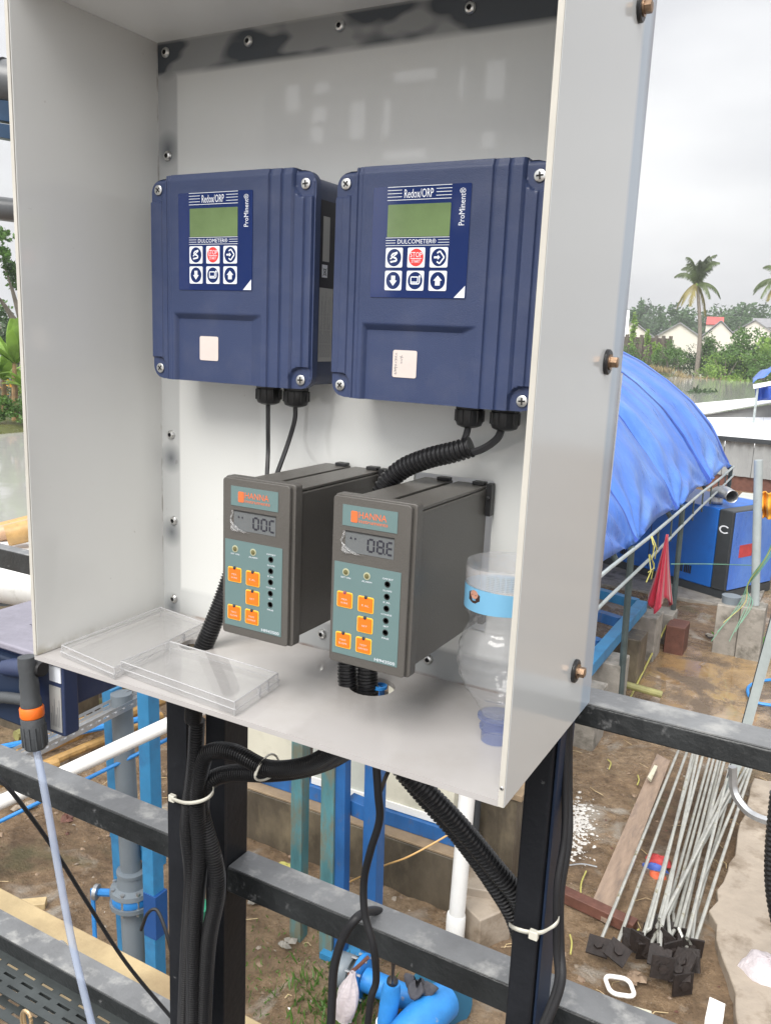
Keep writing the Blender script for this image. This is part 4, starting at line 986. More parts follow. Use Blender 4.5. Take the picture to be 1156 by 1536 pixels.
# dark mossy wall low at left, behind bamboo
a_ = atz(-40, 990); b_ = atz(250, 1060)
mw_ = thing('mossy_wall', 'dark mossy retaining wall seen under the cabinet at the left', 'wall', a_)
MB().beam(a_ + Vector((-3, 1.2, .25)), b_ + Vector((.6, 1.6, .25)), .3, .9, up=(0, 0, 1)).build('wall', M['concrete_dark'], mw_, bevel=.02)

# ------------------------------------------------------------------ blue pump with pipework (bottom centre)
Q = lambda px, py, y: aty(px, py, y)
py_ = 3.05
pu = thing('blue_pump_manifold', 'bright blue pipe tee with flange, bolts and dark rag', 'pump', atz(600, 1560))
c0 = Q(528, 1462, py_); c1 = Q(556, 1474, py_); c2 = Q(640, 1500, py_)
ax = (c2 - c0).normalized()
s_ = (c0 - CAM).length / FPX
MB().tube([Q(506, 1452, py_), Q(530, 1461, py_)], 22 * s_, 24, cap=False).build('grey_socket', M['pvc_grey'], pu, solid=.006)
MB().tube([Q(534, 1463, py_), Q(538, 1465, py_)], 27 * s_, 24).build('rubber_gasket', M['charcoal'], pu)
MB().tube([Q(541, 1466, py_), Q(547, 1468, py_)], 30 * s_, 24).build('flange', M['pump_blue'], pu, bevel=.004)
MB().tube([Q(548, 1469, py_), Q(600, 1492, py_), Q(640, 1505, py_)], 15 * s_, 24).build('branch', M['pump_blue'], pu)
for k in range(8):
    a = k * .785; X_, Z_ = ortho(ax)[1:]
    o_ = (X_ * math.cos(a) + Z_ * math.sin(a)) * 25 * s_; MB().tube([Q(530, 1461, py_) + o_, Q(552, 1470, py_) + o_], .008, 6).build('bolt', M['galv'], pu)
MB().tube(smooth_path([Q(582, 1596, 2.7), Q(612, 1552, 2.8), Q(642, 1522, 2.95), Q(664, 1502, 3.1)], 5), 23 * s_, 28).build('main_pipe', M['pump_blue'], pu)
MB().tube([Q(640, 1478, 3.4), Q(672, 1500, 3.2)], 23 * s_, 24).build('dark_blue_pipe', mat('petrol_blue', (.02, .14, .24), .4), pu)
MB().tube([Q(652, 1488, 3.3), Q(684, 1508, 3.2)], 26 * s_, 24).build('end_flange', mat('petrol_blue_dark', (.015, .10, .18), .45), pu, bevel=.004)
def rag(u, v):
    a = u * 6.283; r_ = .075 * (.35 + .65 * math.sin(math.pi * v)) * (1 + .3 * math.sin(a * 3)); p_ = Q(628, 1481, 2.98)
    return p_ + Vector((math.cos(a) * r_ * 1.2, math.sin(a) * r_ * .8, .07 * (v - .5) + .02 * math.sin(a * 5)))
tag(MB().grid(rag, 30, 10).build('dark_rag', mat('dark_rag', (.06, .06, .07), .8, bump=.6, bs=40), smooth=60, recalc=False), 'dark grey rag draped over the bright blue pipe', 'rag')
se = thing('sensor_probe', 'light blue cylindrical probe holder plugged with a black cable', 'sensor', Q(578, 1570, 2.85))
s2_ = (Q(578, 1500, 2.85) - CAM).length / FPX
A_, B_2 = Q(574, 1575, 2.85), Q(588, 1474, 2.85); D_ = (B_2 - A_).normalized(); Lh = (B_2 - A_).length
MB().lathe([(13 * s2_, 0), (14 * s2_, Lh * .25), (12.5 * s2_, Lh * .27), (12.5 * s2_, Lh * .9), (10 * s2_, Lh)], A_, axis=D_, n=20).build('holder', M['pump_blue'], se)
MB().lathe([(14.5 * s2_, Lh * .38), (14.5 * s2_, Lh * .41)], A_, axis=D_, n=20).build('pale_ring', M['pvc_white'], se)
MB().lathe([(7.5 * s2_, Lh * .98), (7.5 * s2_, Lh * 1.04), (4 * s2_, Lh * 1.08)], A_, axis=D_, n=14).build('plug', M['gland'], se)
# thin white bag tied on a brown stick
bgp = Q(526, 1458, 2.75)
def bagf(u, v):
    a = u * 6.283; r_ = (4 + 17 * math.sin(min(1, v * 1.05) * 2.4) ** 1.3 if v > .06 else 5) * .0031 * (1 + .12 * math.sin(a * 4 + v * 6) + .07 * math.sin(a * 9))
    p_ = Q(529 - 14 * v, 1458 + 72 * v, 2.75); return p_ + Vector((math.cos(a) * r_, math.sin(a) * r_ * .7, 0))
tag(MB().grid(bagf, 40, 22).build('plastic_bag', M['bag'], smooth=60, recalc=False), 'thin whitish plastic bag tied up by the grey socket', 'bag')
tag(MB().tube([Q(523, 1462, 2.78), Q(552, 1436, 2.82)], .011, 8).build('wooden_stick', M['rust_beam']), 'brown stick holding the tied plastic bag', 'stick')
# grass tuft
mb = MB(); gq = atz(520, 1512)
for k in range(900):
    c_ = gq + Vector((rng.gauss(0, .16), rng.gauss(0, .14), 0)); leaf(mb, c_, rng.uniform(.04, .13), .12, Vector((rng.gauss(0, .5), rng.gauss(0, .5), 1)).normalized())
mb.build('grass', M['leaf'], smooth=0, recalc=False, kind='stuff')

# ------------------------------------------------------------------ ground litter, rods, boards (right)
Z = lambda X, Y: (740 + X / 2.779, 1080 + Y / 2.779)
def gz(X, Y, z=0.): px, py = Z(X, Y); return atz(px, py, z)
# timber board
bp = [gz(395, 790, .04), gz(480, 835, .04), gz(735, 170, .04), gz(680, 140, .04)]
tag(MB().add(bp, [(0, 1, 2, 3)]).build('timber_board', M['wood'], smooth=0, solid=.035, recalc=False, bevel=.004), 'long flat brown timber board lying left of the steel rods', 'board')
bp = [gz(285, 770), gz(555, 875)]
tag(MB().beam(bp[0] + Vector((-.25, .1, .04)), bp[1] + Vector((.05, 0, .04)), .09, .08).build('rusty_beam', M['rust_beam'], bevel=.006), 'dark rusty beam lying across the lower end of the timber board', 'beam')
# concrete slab at the right
sp_ = [gz(905, 790, .1), gz(1030, 1300, .1), gz(1120, 1700, .1), gz(1900, 1600, .1), gz(1500, 300, .1), gz(1080, 240, .1), gz(1010, 520, .1)]
out = []
for i, a_ in enumerate(sp_):
    b_ = sp_[(i + 1) % len(sp_)]
    for k in range(7): q = a_.lerp(b_, k / 7); out.append((q.x + rng.uniform(-.02, .02), q.y + rng.uniform(-.02, .02)))
tag(MB().prism(out, (0, 0, -.05), (1, 0, 0), (0, 1, 0), .15).build('concrete_slab', M['slab'], smooth=0, bevel=.012, recalc=True), 'broken pale concrete slab in the lower right corner', 'slab')
# anchor rods
rods = [((450, 910), (760, 150)), ((515, 935), (795, 160)), ((630, 880), (830, 180)), ((690, 830), (862, 180)), ((715, 825), (890, 190)), ((755, 870), (925, 200)), ((772, 872), (950, 210)),
        ((805, 910), (978, 215)), ((815, 900), (1003, 225)), ((842, 915), (1062, 235)), ((650, 870), (820, 175)), ((700, 835), (1010, 232)), ((745, 800), (907, 198)), ((850, 720), (1045, 240)), ((725, 815), (985, 222)), ((700, 860), (842, 178)), ((790, 860), (935, 205)), ((680, 860), (1030, 236))]
names = ['leftmost', 'second from the left', 'third from the left', 'fourth from the left', 'fifth from the left', 'sixth from the left', 'seventh from the left', 'in the right half, reaching lowest', 'just left of the rightmost rod', 'rightmost', 'steep, crossing over the third', 'strongly slanting, crossing towards the right', 'short, mid bundle', 'ending half way at the right', 'slanting beside the middle', 'nearly straight left of the middle', 'right of the middle', 'most slanting, lying underneath']
pc = [(435, 945, .1, .3), (515, 970, -.2, .3), (610, 930, .15, .45), (705, 870, -.1, .2), (640, 960, .4, .5), (720, 930, -.3, .4), (800, 950, .2, .3), (825, 945, .5, .6), (790, 1010, -.3, .25), (785, 1100, .3, .15), (580, 920, .3, .3), (690, 990, .1, .2), (760, 900, .0, .5), (815, 1000, .3, .4), (740, 960, .5, .3), (660, 905, -.3, .5), (775, 1050, .2, .2), (700, 1030, .0, .2)]
for k, ((a0, b0_), (a1, b1x)) in enumerate(rods):
    z0 = .07 + .035 * (k % 4); z1 = .14 + .03 * ((k * 5) % 4)
    A_ = gz(a0, b0_, z0); E_ = gz(a1, b1x, z1); D_ = (E_ - A_)
    Pc = gz(pc[k][0], pc[k][1], .06 + .035 * (k % 3))
    r_ = thing('anchor_rod', 'zinc coated threaded rod with square plate, %s in the bundle' % names[k], 'rod', Pc, 'steel anchor rods in the bundle')
    MB().tube([Pc, A_, E_ + D_ * .10], .0125, 8).build('rod', M['rod'], r_)
    ang = Matrix.Rotation(pc[k][2], 3, 'Z') @ Matrix.Rotation(pc[k][3] + [.9, .2, 1.1, .5, 1.3][k % 5] * (k > 1), 3, 'X') @ Matrix.Rotation(.5 * math.sin(k * 2.3), 3, 'Y')
    hole = circle(.016, 10)
    V, Fc = sheet_holes([(-.068, -.068), (.068, -.068), (.068, .068), (-.068, .068)], [hole], .012, lambda a, b, c: Pc + ang @ Vector((a, b, c)))
    MB().add(V, Fc).build('plate', M['rust_plate'], r_, smooth=0)
    MB().lathe([(.030, 0), (.030, .02)], Pc + ang @ Vector((.0, .0, .012)), axis=ang @ Vector((0, 0, 1)), n=6).build('nut', M['rust_plate'], r_)
# litter
def scrap(name, pts, z, m, label, cat, th=.02, bevel=.004):
    return tag(MB().add([gz(a, b, z) for a, b in pts], [tuple(range(len(pts)))]).build(name, M[m], smooth=0, solid=th, recalc=False, bevel=bevel), label, cat)
scrap('cream_board', [(345, 1140), (655, 1225), (665, 1330), (330, 1230)], .03, 'tile', 'cream coloured broken board near the bottom rail', 'board')
scrap('foam_piece', [(895, 1185), (960, 1215), (950, 1290), (875, 1280)], .16, 'foam', 'white foam offcut at the bottom edge beside the slab', 'foam', .05)
scrap('pale_stick', [(640, 245), (668, 195), (682, 200), (655, 260)], .09, 'tile', 'short pale stick on the upper end of the timber board', 'stick')
o_ = circle(1, 22); hp_ = []
V = [gz(525 + 52 * x_ + 14 * y_, 1110 + 38 * y_ + 8 * x_, .05) for x_, y_ in rrect(2, 2, .6, 5, -1, -1)]
mb = MB(); mb.tube(V + [V[0], V[1]], .014, 8); tag(mb.build('foam_ring', M['foam']), 'white broken plastic ring on the brown mud', 'ring')
def blob(name, X, Y, wx, wy_, h_, m, label, cat, z=0.02, seed=1):
    c_ = gz(X, Y, z); r0_ = random.Random(seed)
    def f(u, v):
        a = u * 6.283; e = v * math.pi * .5; k_ = 1 + .3 * noise.noise(Vector((math.cos(a) * 2 + seed, math.sin(a) * 2, v * 2)))
        return c_ + Vector((math.cos(a) * math.cos(e) * wx * k_, math.sin(a) * math.cos(e) * wy_ * k_, math.sin(e) * h_ * k_ - .01))
    return tag(MB().grid(f, 22, 8).build(name, M[m], smooth=50, recalc=False), label, cat)
blob('red_cloth', 688, 588, .10, .06, .05, 'red_cloth', 'red cloth scrap lying between the steel rods', 'cloth', seed=2)
M['orange_rag'] = mat('orange_rag', (.6, .12, .05), .7); M['blue_rag'] = mat('blue_rag', (.06, .12, .45), .6)
blob('orange_scrap', 680, 655, .08, .05, .04, 'orange_rag', 'orange scrap below the blue scrap between the rods', 'scrap', seed=3)
blob('blue_scrap', 672, 625, .09, .03, .06, 'blue_rag', 'crumpled blue scrap lying between the red and orange ones', 'scrap', seed=4)
blob('white_bag', 1140, 1050, .16, .14, .10, 'bag', 'crumpled whitish bag on the slab at the right edge', 'bag', z=.1, seed=5)
blob('yellow_wrapper', -860, 610, .09, .04, .03, 'wire_yellow', 'yellow wrapper lying in front of the concrete plinth', 'wrapper', seed=6)
# plaster spill: many small white crumbs
mb = MB()
for k in range(800):
    X, Y = rng.gauss(345, 34), rng.gauss(450, 58)
    c_ = gz(X, Y, 0); c_.z = ground_h(c_.x, c_.y); s_ = .003 + .022 * rng.random() ** 2.5; ico(mb, c_ + Vector((0, 0, .002)), s_)
mb.build('plaster_crumbs', mat('plaster', (.58, .56, .53), .8), smooth=0, recalc=False, kind='stuff')
for k, (pts, lab) in enumerate(((((385, 630), (365, 680), (362, 740)), 'short yellow string left of the timber board'), (((290, 745), (325, 740), (355, 750)), 'yellow string lying beside the rusty beam'), (((318, 895), (325, 930), (320, 975)), 'short upright yellow string right of the cable tie'), (((475, 165), (488, 180), (480, 205)), 'yellow string bit near the top of the mud'), (((600, 230), (605, 250), (598, 270)), 'tiny yellow string beside the pale stick'), (((540, 905), (575, 900), (605, 872)), 'bright yellow string at the rod plates'))):
    wire('string_scrap', [gz(a, b, .03) for a, b in pts], .006, 'wire_yellow', lab, 'string', 'yellow string scraps')
wire('thin_wire', [gz(315, 605, .03), gz(370, 600, .04), gz(430, 612, .03)], .006, 'galv', 'greyish wire scrap lying on the mud', 'wire')
wire('tan_wire', [aty(520, 1325, 3.6), aty(572, 1300, 3.6), aty(610, 1286, 3.6), aty(655, 1262, 3.7), aty(700, 1235, 3.8)], .006, 'wire_copper', 'tan wire drooping in front of the concrete plinth', 'wire')
# stones and crumbs scattered over the mud
for m_, nn, smax in (('stone', 3400, .028), ('slab', 1300, .022), ('foam', 90, .018), ('rust_beam', 500, .02)):
    mb = MB()
    for k in range(nn):
        y = 1.6 + 9.5 * rng.random() ** 1.3; x = rng.uniform(-5, 1.4); 
        if math.hypot((x + .45) / 1.3, (y - 9.2) / 1.7) < 1: continue
        cn = noise.noise(Vector((x * 1.3, y * 1.3, 3)))
        if cn < -.05 and rng.random() < .8: continue
        s_ = .004 + smax * rng.random() ** 4; ico(mb, Vector((x, y, ground_h(x, y))), s_)
    mb.build({'stone': 'gravel', 'slab': 'pale_gravel', 'foam': 'white_crumbs', 'rust_beam': 'dark_crumbs'}[m_], M[m_], smooth=0, recalc=False, kind='stuff')
for k in range(26):
    y = 2.2 + 8.5 * rng.random(); x = rng.uniform(-4.6, 1.1)
    if math.hypot((x + .45) / 1.3, (y - 9.2) / 1.7) < 1.1: continue
mb = MB()
for k in range(420):
    y = 1.8 + 9 * rng.random(); x = rng.uniform(-4.8, 1.3)
    if math.hypot((x + .45) / 1.3, (y - 9.2) / 1.8) < 1.1 or rng.random() < .3: continue
    L_n = rng.uniform(.04, .22); a = rng.uniform(0, 6.28); z_ = ground_h(x, y) + .008
    mb.tube([(x, y, z_), (x + math.cos(a) * L_n * .5, y + math.sin(a) * L_n * .5, z_ + .012), (x + math.cos(a + .3) * L_n, y + math.sin(a + .3) * L_n, z_)], rng.uniform(.0015, .004), 4)
mb.build('twigs', M['wood_pale'], smooth=0, recalc=False, kind='stuff')
a_ = atz(4, 1362, .04); b_ = atz(70, 1356, .04)
tag(MB().beam(a_, b_, .08, .06).build('timber_piece', M['wood_pale'], bevel=.006), 'short timber piece lying on the mud at the left', 'timber')
for px, py, w_, m_, lab, cat in ((105, 1228, .10, 'rust_beam', 'rusty brown scrap on the mud behind the left rail', 'scrap'), (385, 1352, .08, 'concrete', 'grey rubble lump right of the middle black post', 'rubble'), (437, 1420, .09, 'concrete', 'grey rubble heap at the foot of the left teal post', 'rubble'), (30, 1210, .12, 'slab', 'pale rubble lump above the left rail', 'rubble'), (1062, 955, .12, 'concrete', 'grey rubble lump in front of the pole footing', 'rubble'), (150, 1340, .05, 'concrete', 'small dark stone on the mud left of the valve', 'stone'), (955, 1470, .1, 'stone', 'muddy stone behind the foam ring', 'stone')):
    c_ = atz(px, py); mb = MB()
    for k in range(5): ico(mb, c_ + Vector((rng.uniform(-w_, w_) * .6, rng.uniform(-w_, w_) * .4, .01)), w_ * rng.uniform(.3, .6))
    tag(mb.build('rubble', M[m_], smooth=0), lab, cat)
# green weeds by the footing
mb = MB(); gq = atz(1128, 968)
for k in range(260): leaf(mb, gq + Vector((rng.gauss(0, .14), rng.gauss(0, .1), .02)), rng.uniform(.06, .16), .35, Vector((rng.gauss(0, .8), rng.gauss(0, .6), .7)).normalized())
tag(mb.build('weed', mat('fresh_leaf', (.12, .42, .04), .5, trans=.3), smooth=0, recalc=False), 'bright green weed growing beside the pole footing', 'plant')
mb = MB(); 
for gq_, n_ in ((atz(905, 1010), 10), (atz(395, 1440), 260), (atz(372, 1500), 220)):
    for k in range(n_): leaf(mb, gq_ + Vector((rng.gauss(0, .22), rng.gauss(0, .2), 0)), rng.uniform(.015, .05), .2, Vector((rng.gauss(0, .7), rng.gauss(0, .7), 1)).normalized())
mb.build('sparse_grass', M['leaf'], smooth=0, recalc=False, kind='stuff')

# ------------------------------------------------------------------ platform railing
ZC = 3.5; W_, H_, D_c = .4992, .6228, .1807
RY = .10
rz = [aty(1000, 1097, RY - .02).z, None, None]
zt1 = aty(1000, 1081, RY - .02).z      # top-front edge of the top rail
def rail(x0, x1, ztop, h, w, name, label, y=RY):
    r_ = thing(name, label, 'rail', (min(x0, x1), y, ztop - h))
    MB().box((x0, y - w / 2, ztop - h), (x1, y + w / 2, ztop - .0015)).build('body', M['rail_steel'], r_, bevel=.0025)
    MB().box((x0 + .002, y - w / 2 + .0015, ztop - .0015), (x1 - .002, y + w / 2 - .0015, ztop)).build('pale_top_face', M['rail_top'], r_)  # paler grey strip over the whole upper face
    return r_
ty = .045
z_top = aty(1000, 1085, RY - ty / 2).z
z_bot = aty(1000, 1122, RY - ty / 2).z
print('rail', z_top, z_bot, aty(872, 1050, RY - ty / 2), aty(1156, 1133, RY - ty / 2))
rail(.47, 2.6, z_top, z_top - z_bot, ty, 'top_rail', 'black top rail with peeling paler upper face running right from the cabinet')
zm = aty(560, 1392, RY - ty / 2).z; zmb = aty(560, 1434, RY - ty / 2).z
xp = aty(352, 1300, RY).x - .011
print('mid', zm, zmb, 'postx', xp)
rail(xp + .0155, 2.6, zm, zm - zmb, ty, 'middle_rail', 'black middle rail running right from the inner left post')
zl = aty(120, 1196, RY - ty / 2).z
print('midleft', zl)
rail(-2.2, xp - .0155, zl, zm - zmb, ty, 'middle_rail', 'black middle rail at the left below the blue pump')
zb_ = aty(120, 1470, RY - ty / 2).z
rail(-2.2, xp - .0155, zb_, .045, ty, 'bottom_rail', 'black bottom rail in the lower left corner')
ps = thing('inner_left_post', 'black square post standing behind the conduits, second from left', 'post', (xp, RY, 2.3))
MB().box((xp - .015, RY - .0228, 2.3), (xp + .015, RY + .0228, z_top - .002)).build('shaft', M['black_steel'], ps, bevel=.002)
lp0 = aty(254, 1300, 0.0).x
fl = thing('front_left_post', 'black angle post carrying the left side of the cabinet', 'post', (lp0 + .02, .0, 2.3))
MB().box((lp0, -.002, 2.3), (lp0 + .032, .003, ZC - .012)).build('front_flange', M['black_steel'], fl, bevel=.001)
MB().box((lp0 + .0, .0032, 2.3), (lp0 + .004, .036, ZC - .012)).build('side_flange', M['black_steel'], fl, bevel=.001)
MB().box((lp0 + .036, .028, 2.3), (lp0 + .066, .034, ZC - .012)).build('rear_flange', M['black_steel'], fl, bevel=.001)
rxa = aty(770, 1450, -.0).x; rxb = aty(832, 1450, 0.0).x
print('right post', rxa, rxb, aty(790, 1150, 0).x, aty(860, 1150, 0).x)
rp_ = thing('right_post', 'thick black square post carrying the right side of the cabinet', 'post', (.48, .02, 2.3))
xr0 = .4600; xr1 = .4865
MB().box((xr0, -.001, 2.3), (xr1, .052, ZC - .012)).build('shaft', M['black_steel'], rp_, bevel=.003)
M['blue_black'] = mat('blue_black_paint', (.014, .024, .05), .5, var=.3, rvar=.1, spec=.25)
MB().box((xr1 + .001, .004, 2.3), (xr1 + .004, .05, ZC - .014)).build('side_strip', M['blue_black'], rp_, bevel=.001)

# ------------------------------------------------------------------ the white cabinet
T = .005
cb = thing('instrument_cabinet', 'open fronted white acrylic weather cabinet bolted to the black frame', 'cabinet', (0, 0, ZC))
# adhesive / steel frame showing dark through the sheet: stained acrylic for the back
mb_ = bpy.data.materials.new('back_sheet'); mb_.use_nodes = True; t = mb_.node_tree; n = t.nodes; l = t.links.new; p = n['Principled BSDF']
tcn = n.new('ShaderNodeTexCoord'); sx = n.new('ShaderNodeSeparateXYZ'); l(tcn.outputs['Object'], sx.inputs[0])
p.inputs['Roughness'].default_value = .035; p.inputs['Specular IOR Level'].default_value = .7
def nz2(sc, vsx=(1, 1, 1), det=3):
    mpn = n.new('ShaderNodeMapping'); mpn.inputs['Scale'].default_value = vsx; q = n.new('ShaderNodeTexNoise'); q.inputs['Scale'].default_value = sc; q.inputs['Detail'].default_value = det
    l(tcn.outputs['Object'], mpn.inputs[0]); l(mpn.outputs[0], q.inputs[0]); return q.outputs[0]
def band(coord, c_, hw, soft):   # 1 inside
    d_ = mth('ABSOLUTE', mth('SUBTRACT', coord, c_)); return mth('DIVIDE', mth('SUBTRACT', hw + soft, d_), soft * 2, True)
X_o, Z_o = sx.outputs[0], sx.outputs[2]
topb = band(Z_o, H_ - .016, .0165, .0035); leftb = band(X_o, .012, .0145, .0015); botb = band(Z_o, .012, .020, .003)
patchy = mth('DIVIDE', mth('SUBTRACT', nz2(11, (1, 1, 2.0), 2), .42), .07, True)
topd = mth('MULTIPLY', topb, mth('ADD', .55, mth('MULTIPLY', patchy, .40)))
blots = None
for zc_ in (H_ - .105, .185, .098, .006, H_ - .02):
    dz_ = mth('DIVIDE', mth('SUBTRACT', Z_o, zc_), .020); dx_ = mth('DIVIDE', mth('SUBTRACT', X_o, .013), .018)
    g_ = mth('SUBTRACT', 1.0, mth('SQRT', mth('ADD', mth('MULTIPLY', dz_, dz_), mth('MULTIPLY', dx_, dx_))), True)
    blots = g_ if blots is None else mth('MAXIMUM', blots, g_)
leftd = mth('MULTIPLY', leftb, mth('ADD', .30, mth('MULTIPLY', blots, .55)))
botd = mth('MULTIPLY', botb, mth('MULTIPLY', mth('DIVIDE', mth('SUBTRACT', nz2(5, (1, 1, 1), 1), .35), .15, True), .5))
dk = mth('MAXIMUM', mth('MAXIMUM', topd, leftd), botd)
def mixc2(f, a, b):
    x = n.new('ShaderNodeMix'); x.data_type = 'RGBA'; l(f, x.inputs[0])
    for s_, v in ((6, a), (7, b)):
        if isinstance(v, tuple): x.inputs[s_].default_value = v + (1,)
        else: l(v, x.inputs[s_])
    return x.outputs[2]
sp_n = mth('DIVIDE', mth('SUBTRACT', nz2(70, (1, 1, 1), 2), .74), .05, True)
basec = mixc2(mth('MULTIPLY', sp_n, .5), mixc2(nz2(2.5), (.77, .785, .765), (.81, .81, .79)), (.45, .42, .38))
rustl = mth('MULTIPLY', mth('DIVIDE', mth('SUBTRACT', .0035, Z_o), .002, True), mth('DIVIDE', mth('SUBTRACT', nz2(14, (1, 1, 1), 4), .42), .15, True))
basec = mixc2(mth('MULTIPLY', rustl, .8), basec, (.36, .20, .12))
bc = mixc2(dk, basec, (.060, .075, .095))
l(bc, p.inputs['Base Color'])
o_ = n['Material Output']; trn = n.new('ShaderNodeBsdfTranslucent'); l(bc, trn.inputs[0]); ms = n.new('ShaderNodeMixShader'); ms.inputs[0].default_value = .22
l(p.outputs[0], ms.inputs[1]); l(trn.outputs[0], ms.inputs[2]); l(ms.outputs[0], o_.inputs[0])
cut = [[(.215, .072), (.305, .072), (.305, .2), (.215, .2)], [(.325, .058), (.4085, .058), (.4085, .205), (.325, .205)]]
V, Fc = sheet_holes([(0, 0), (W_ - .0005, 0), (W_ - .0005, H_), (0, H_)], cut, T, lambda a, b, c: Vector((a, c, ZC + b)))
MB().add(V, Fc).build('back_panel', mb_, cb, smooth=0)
# floor with conduit holes
h1 = atz(293, 967, ZC); h2 = atz(545, 1038, ZC)
h2.y += .012
FB = D_c
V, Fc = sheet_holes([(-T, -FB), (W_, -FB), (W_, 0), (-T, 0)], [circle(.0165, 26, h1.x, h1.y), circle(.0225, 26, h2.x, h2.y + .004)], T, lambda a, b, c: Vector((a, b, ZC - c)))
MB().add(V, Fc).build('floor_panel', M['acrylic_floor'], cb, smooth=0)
M['left_sheet'] = bpy.data.materials.new('left_sheet'); M['left_sheet'].use_nodes = True; t = M['left_sheet'].node_tree; n = t.nodes; l = t.links.new; p = n['Principled BSDF']
p.inputs['Roughness'].default_value = .12; p.inputs['Specular IOR Level'].default_value = .6
tcn = n.new('ShaderNodeTexCoord'); sx = n.new('ShaderNodeSeparateXYZ'); l(tcn.outputs['Object'], sx.inputs[0])
gz_ = mth('DIVIDE', mth('SUBTRACT', .012, sx.outputs[2]), .012, True); gy_ = mth('DIVIDE', mth('SUBTRACT', -.05, sx.outputs[1]), .12, True)
grime = mth('MULTIPLY', mth('MULTIPLY', gz_, gy_), mth('DIVIDE', mth('SUBTRACT', nz2(60, (1, 1, 1), 5), .4), .2, True))
crk = mth('MULTIPLY', mth('DIVIDE', mth('SUBTRACT', sx.outputs[1], -.003), .002, True), mth('DIVIDE', mth('SUBTRACT', nz2(45, (1, 1, .6), 4), .5), .1, True))
spk = mth('DIVIDE', mth('SUBTRACT', nz2(80, (1, 1, 1), 2), .75), .04, True)
drip = mth('MULTIPLY', mth('DIVIDE', mth('SUBTRACT', nz2(12, (1, 1, .07), 4), .5), .3, True), .22)
base_l = mixc2(drip, (.69, .69, .665), (.60, .60, .57))
l(mixc2(mth('MULTIPLY', spk, .55), mixc2(mth('MULTIPLY', crk, .6), mixc2(mth('MULTIPLY', grime, .8), base_l, (.26, .22, .13)), (.22, .19, .16)), (.35, .32, .28)), p.inputs['Base Color'])
MB().box((-T, -FB, ZC + .0002), (0, T + .0, ZC + H_ + .0)).build('left_panel', M['left_sheet'], cb, bevel=.0008)
MB().box((-T, -FB, ZC + H_ + .0004), (W_ + T, T, ZC + H_ + T)).build('top_panel', M['acrylic'], cb, bevel=.0008)
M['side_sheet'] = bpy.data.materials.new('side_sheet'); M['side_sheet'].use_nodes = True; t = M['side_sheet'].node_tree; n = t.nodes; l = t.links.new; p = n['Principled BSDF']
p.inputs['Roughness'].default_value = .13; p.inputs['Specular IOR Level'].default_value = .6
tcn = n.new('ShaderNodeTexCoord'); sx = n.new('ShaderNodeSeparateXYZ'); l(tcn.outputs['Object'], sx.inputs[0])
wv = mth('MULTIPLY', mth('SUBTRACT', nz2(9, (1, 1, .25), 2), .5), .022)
rear_band = mth('DIVIDE', mth('SUBTRACT', mth('ADD', sx.outputs[1], wv), .004), .010, True)  # bluish band with a wavy inner edge along the panel's back
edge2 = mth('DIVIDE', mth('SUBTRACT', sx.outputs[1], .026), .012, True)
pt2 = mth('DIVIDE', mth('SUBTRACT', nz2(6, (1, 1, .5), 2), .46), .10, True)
sc2 = mixc2(rear_band, (.56, .575, .57), (.36, .43, .51)); sc3 = mixc2(mth('MULTIPLY', edge2, pt2), sc2, (.24, .25, .28))
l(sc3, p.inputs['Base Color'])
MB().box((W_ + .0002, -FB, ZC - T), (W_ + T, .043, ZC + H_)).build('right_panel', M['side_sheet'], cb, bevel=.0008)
MB().box((W_ + .0004, -FB - .0012, ZC - T + .001), (W_ + T - .0004, -FB - .0001, ZC + H_ - .001)).build('right_panel_edge', M['acrylic_edge'], cb)
MB().box((-T + .0004, -FB - .0012, ZC + .001), (-.0004, -FB - .0001, ZC + H_ - .001)).build('left_panel_edge', M['acrylic_edge'], cb)
# angle-steel frame bolted behind the sheets
fr = thing('cabinet_steel_frame', 'dark steel angle frame behind the white cabinet back', 'frame', (0, .02, ZC))
MB().box((.002, T + .001, ZC + .01), (.026, T + .003, ZC + H_ - .002)).build('left_angle', M['black_steel'], fr)
MB().box((.0265, T + .001, ZC + H_ - .034), (W_ - .001, T + .003, ZC + H_ - .002)).build('top_angle', M['black_steel'], fr)
MB().box((.0265, T + .001, ZC - .004), (W_ - .002, T + .003, ZC + .026)).build('bottom_angle', M['black_steel'], fr)
MB().box((W_ - .004, T + .0035, ZC - .002), (W_ - .001, .04, ZC + H_ - .03)).build('right_angle', M['black_steel'], fr)
for xx in (.155, .255, .43): MB().box((xx, .03, ZC + .0), (xx + .02, .05, ZC + H_ - .05)).build('upright_bar', M['black_steel'], fr)
# white outer sheet further back, right edge visible past the cabinet
sy = .062
sA, sB, sC, sD = aty(884, 1012, sy), aty(930, 560, sy), aty(560, 560, sy), aty(560, 900, sy)
tag(MB().add([(sA.x, sy, sA.z), (sA.x + .003, sy, sB.z), (.0, sy, sB.z), (.0, sy, sA.z)], [(0, 1, 2, 3)]).build('white_backing_sheet', M['white_sheet'], smooth=0, solid=.003, recalc=False), 'plain white sheet fixed behind the cabinet, its right edge showing', 'sheet')
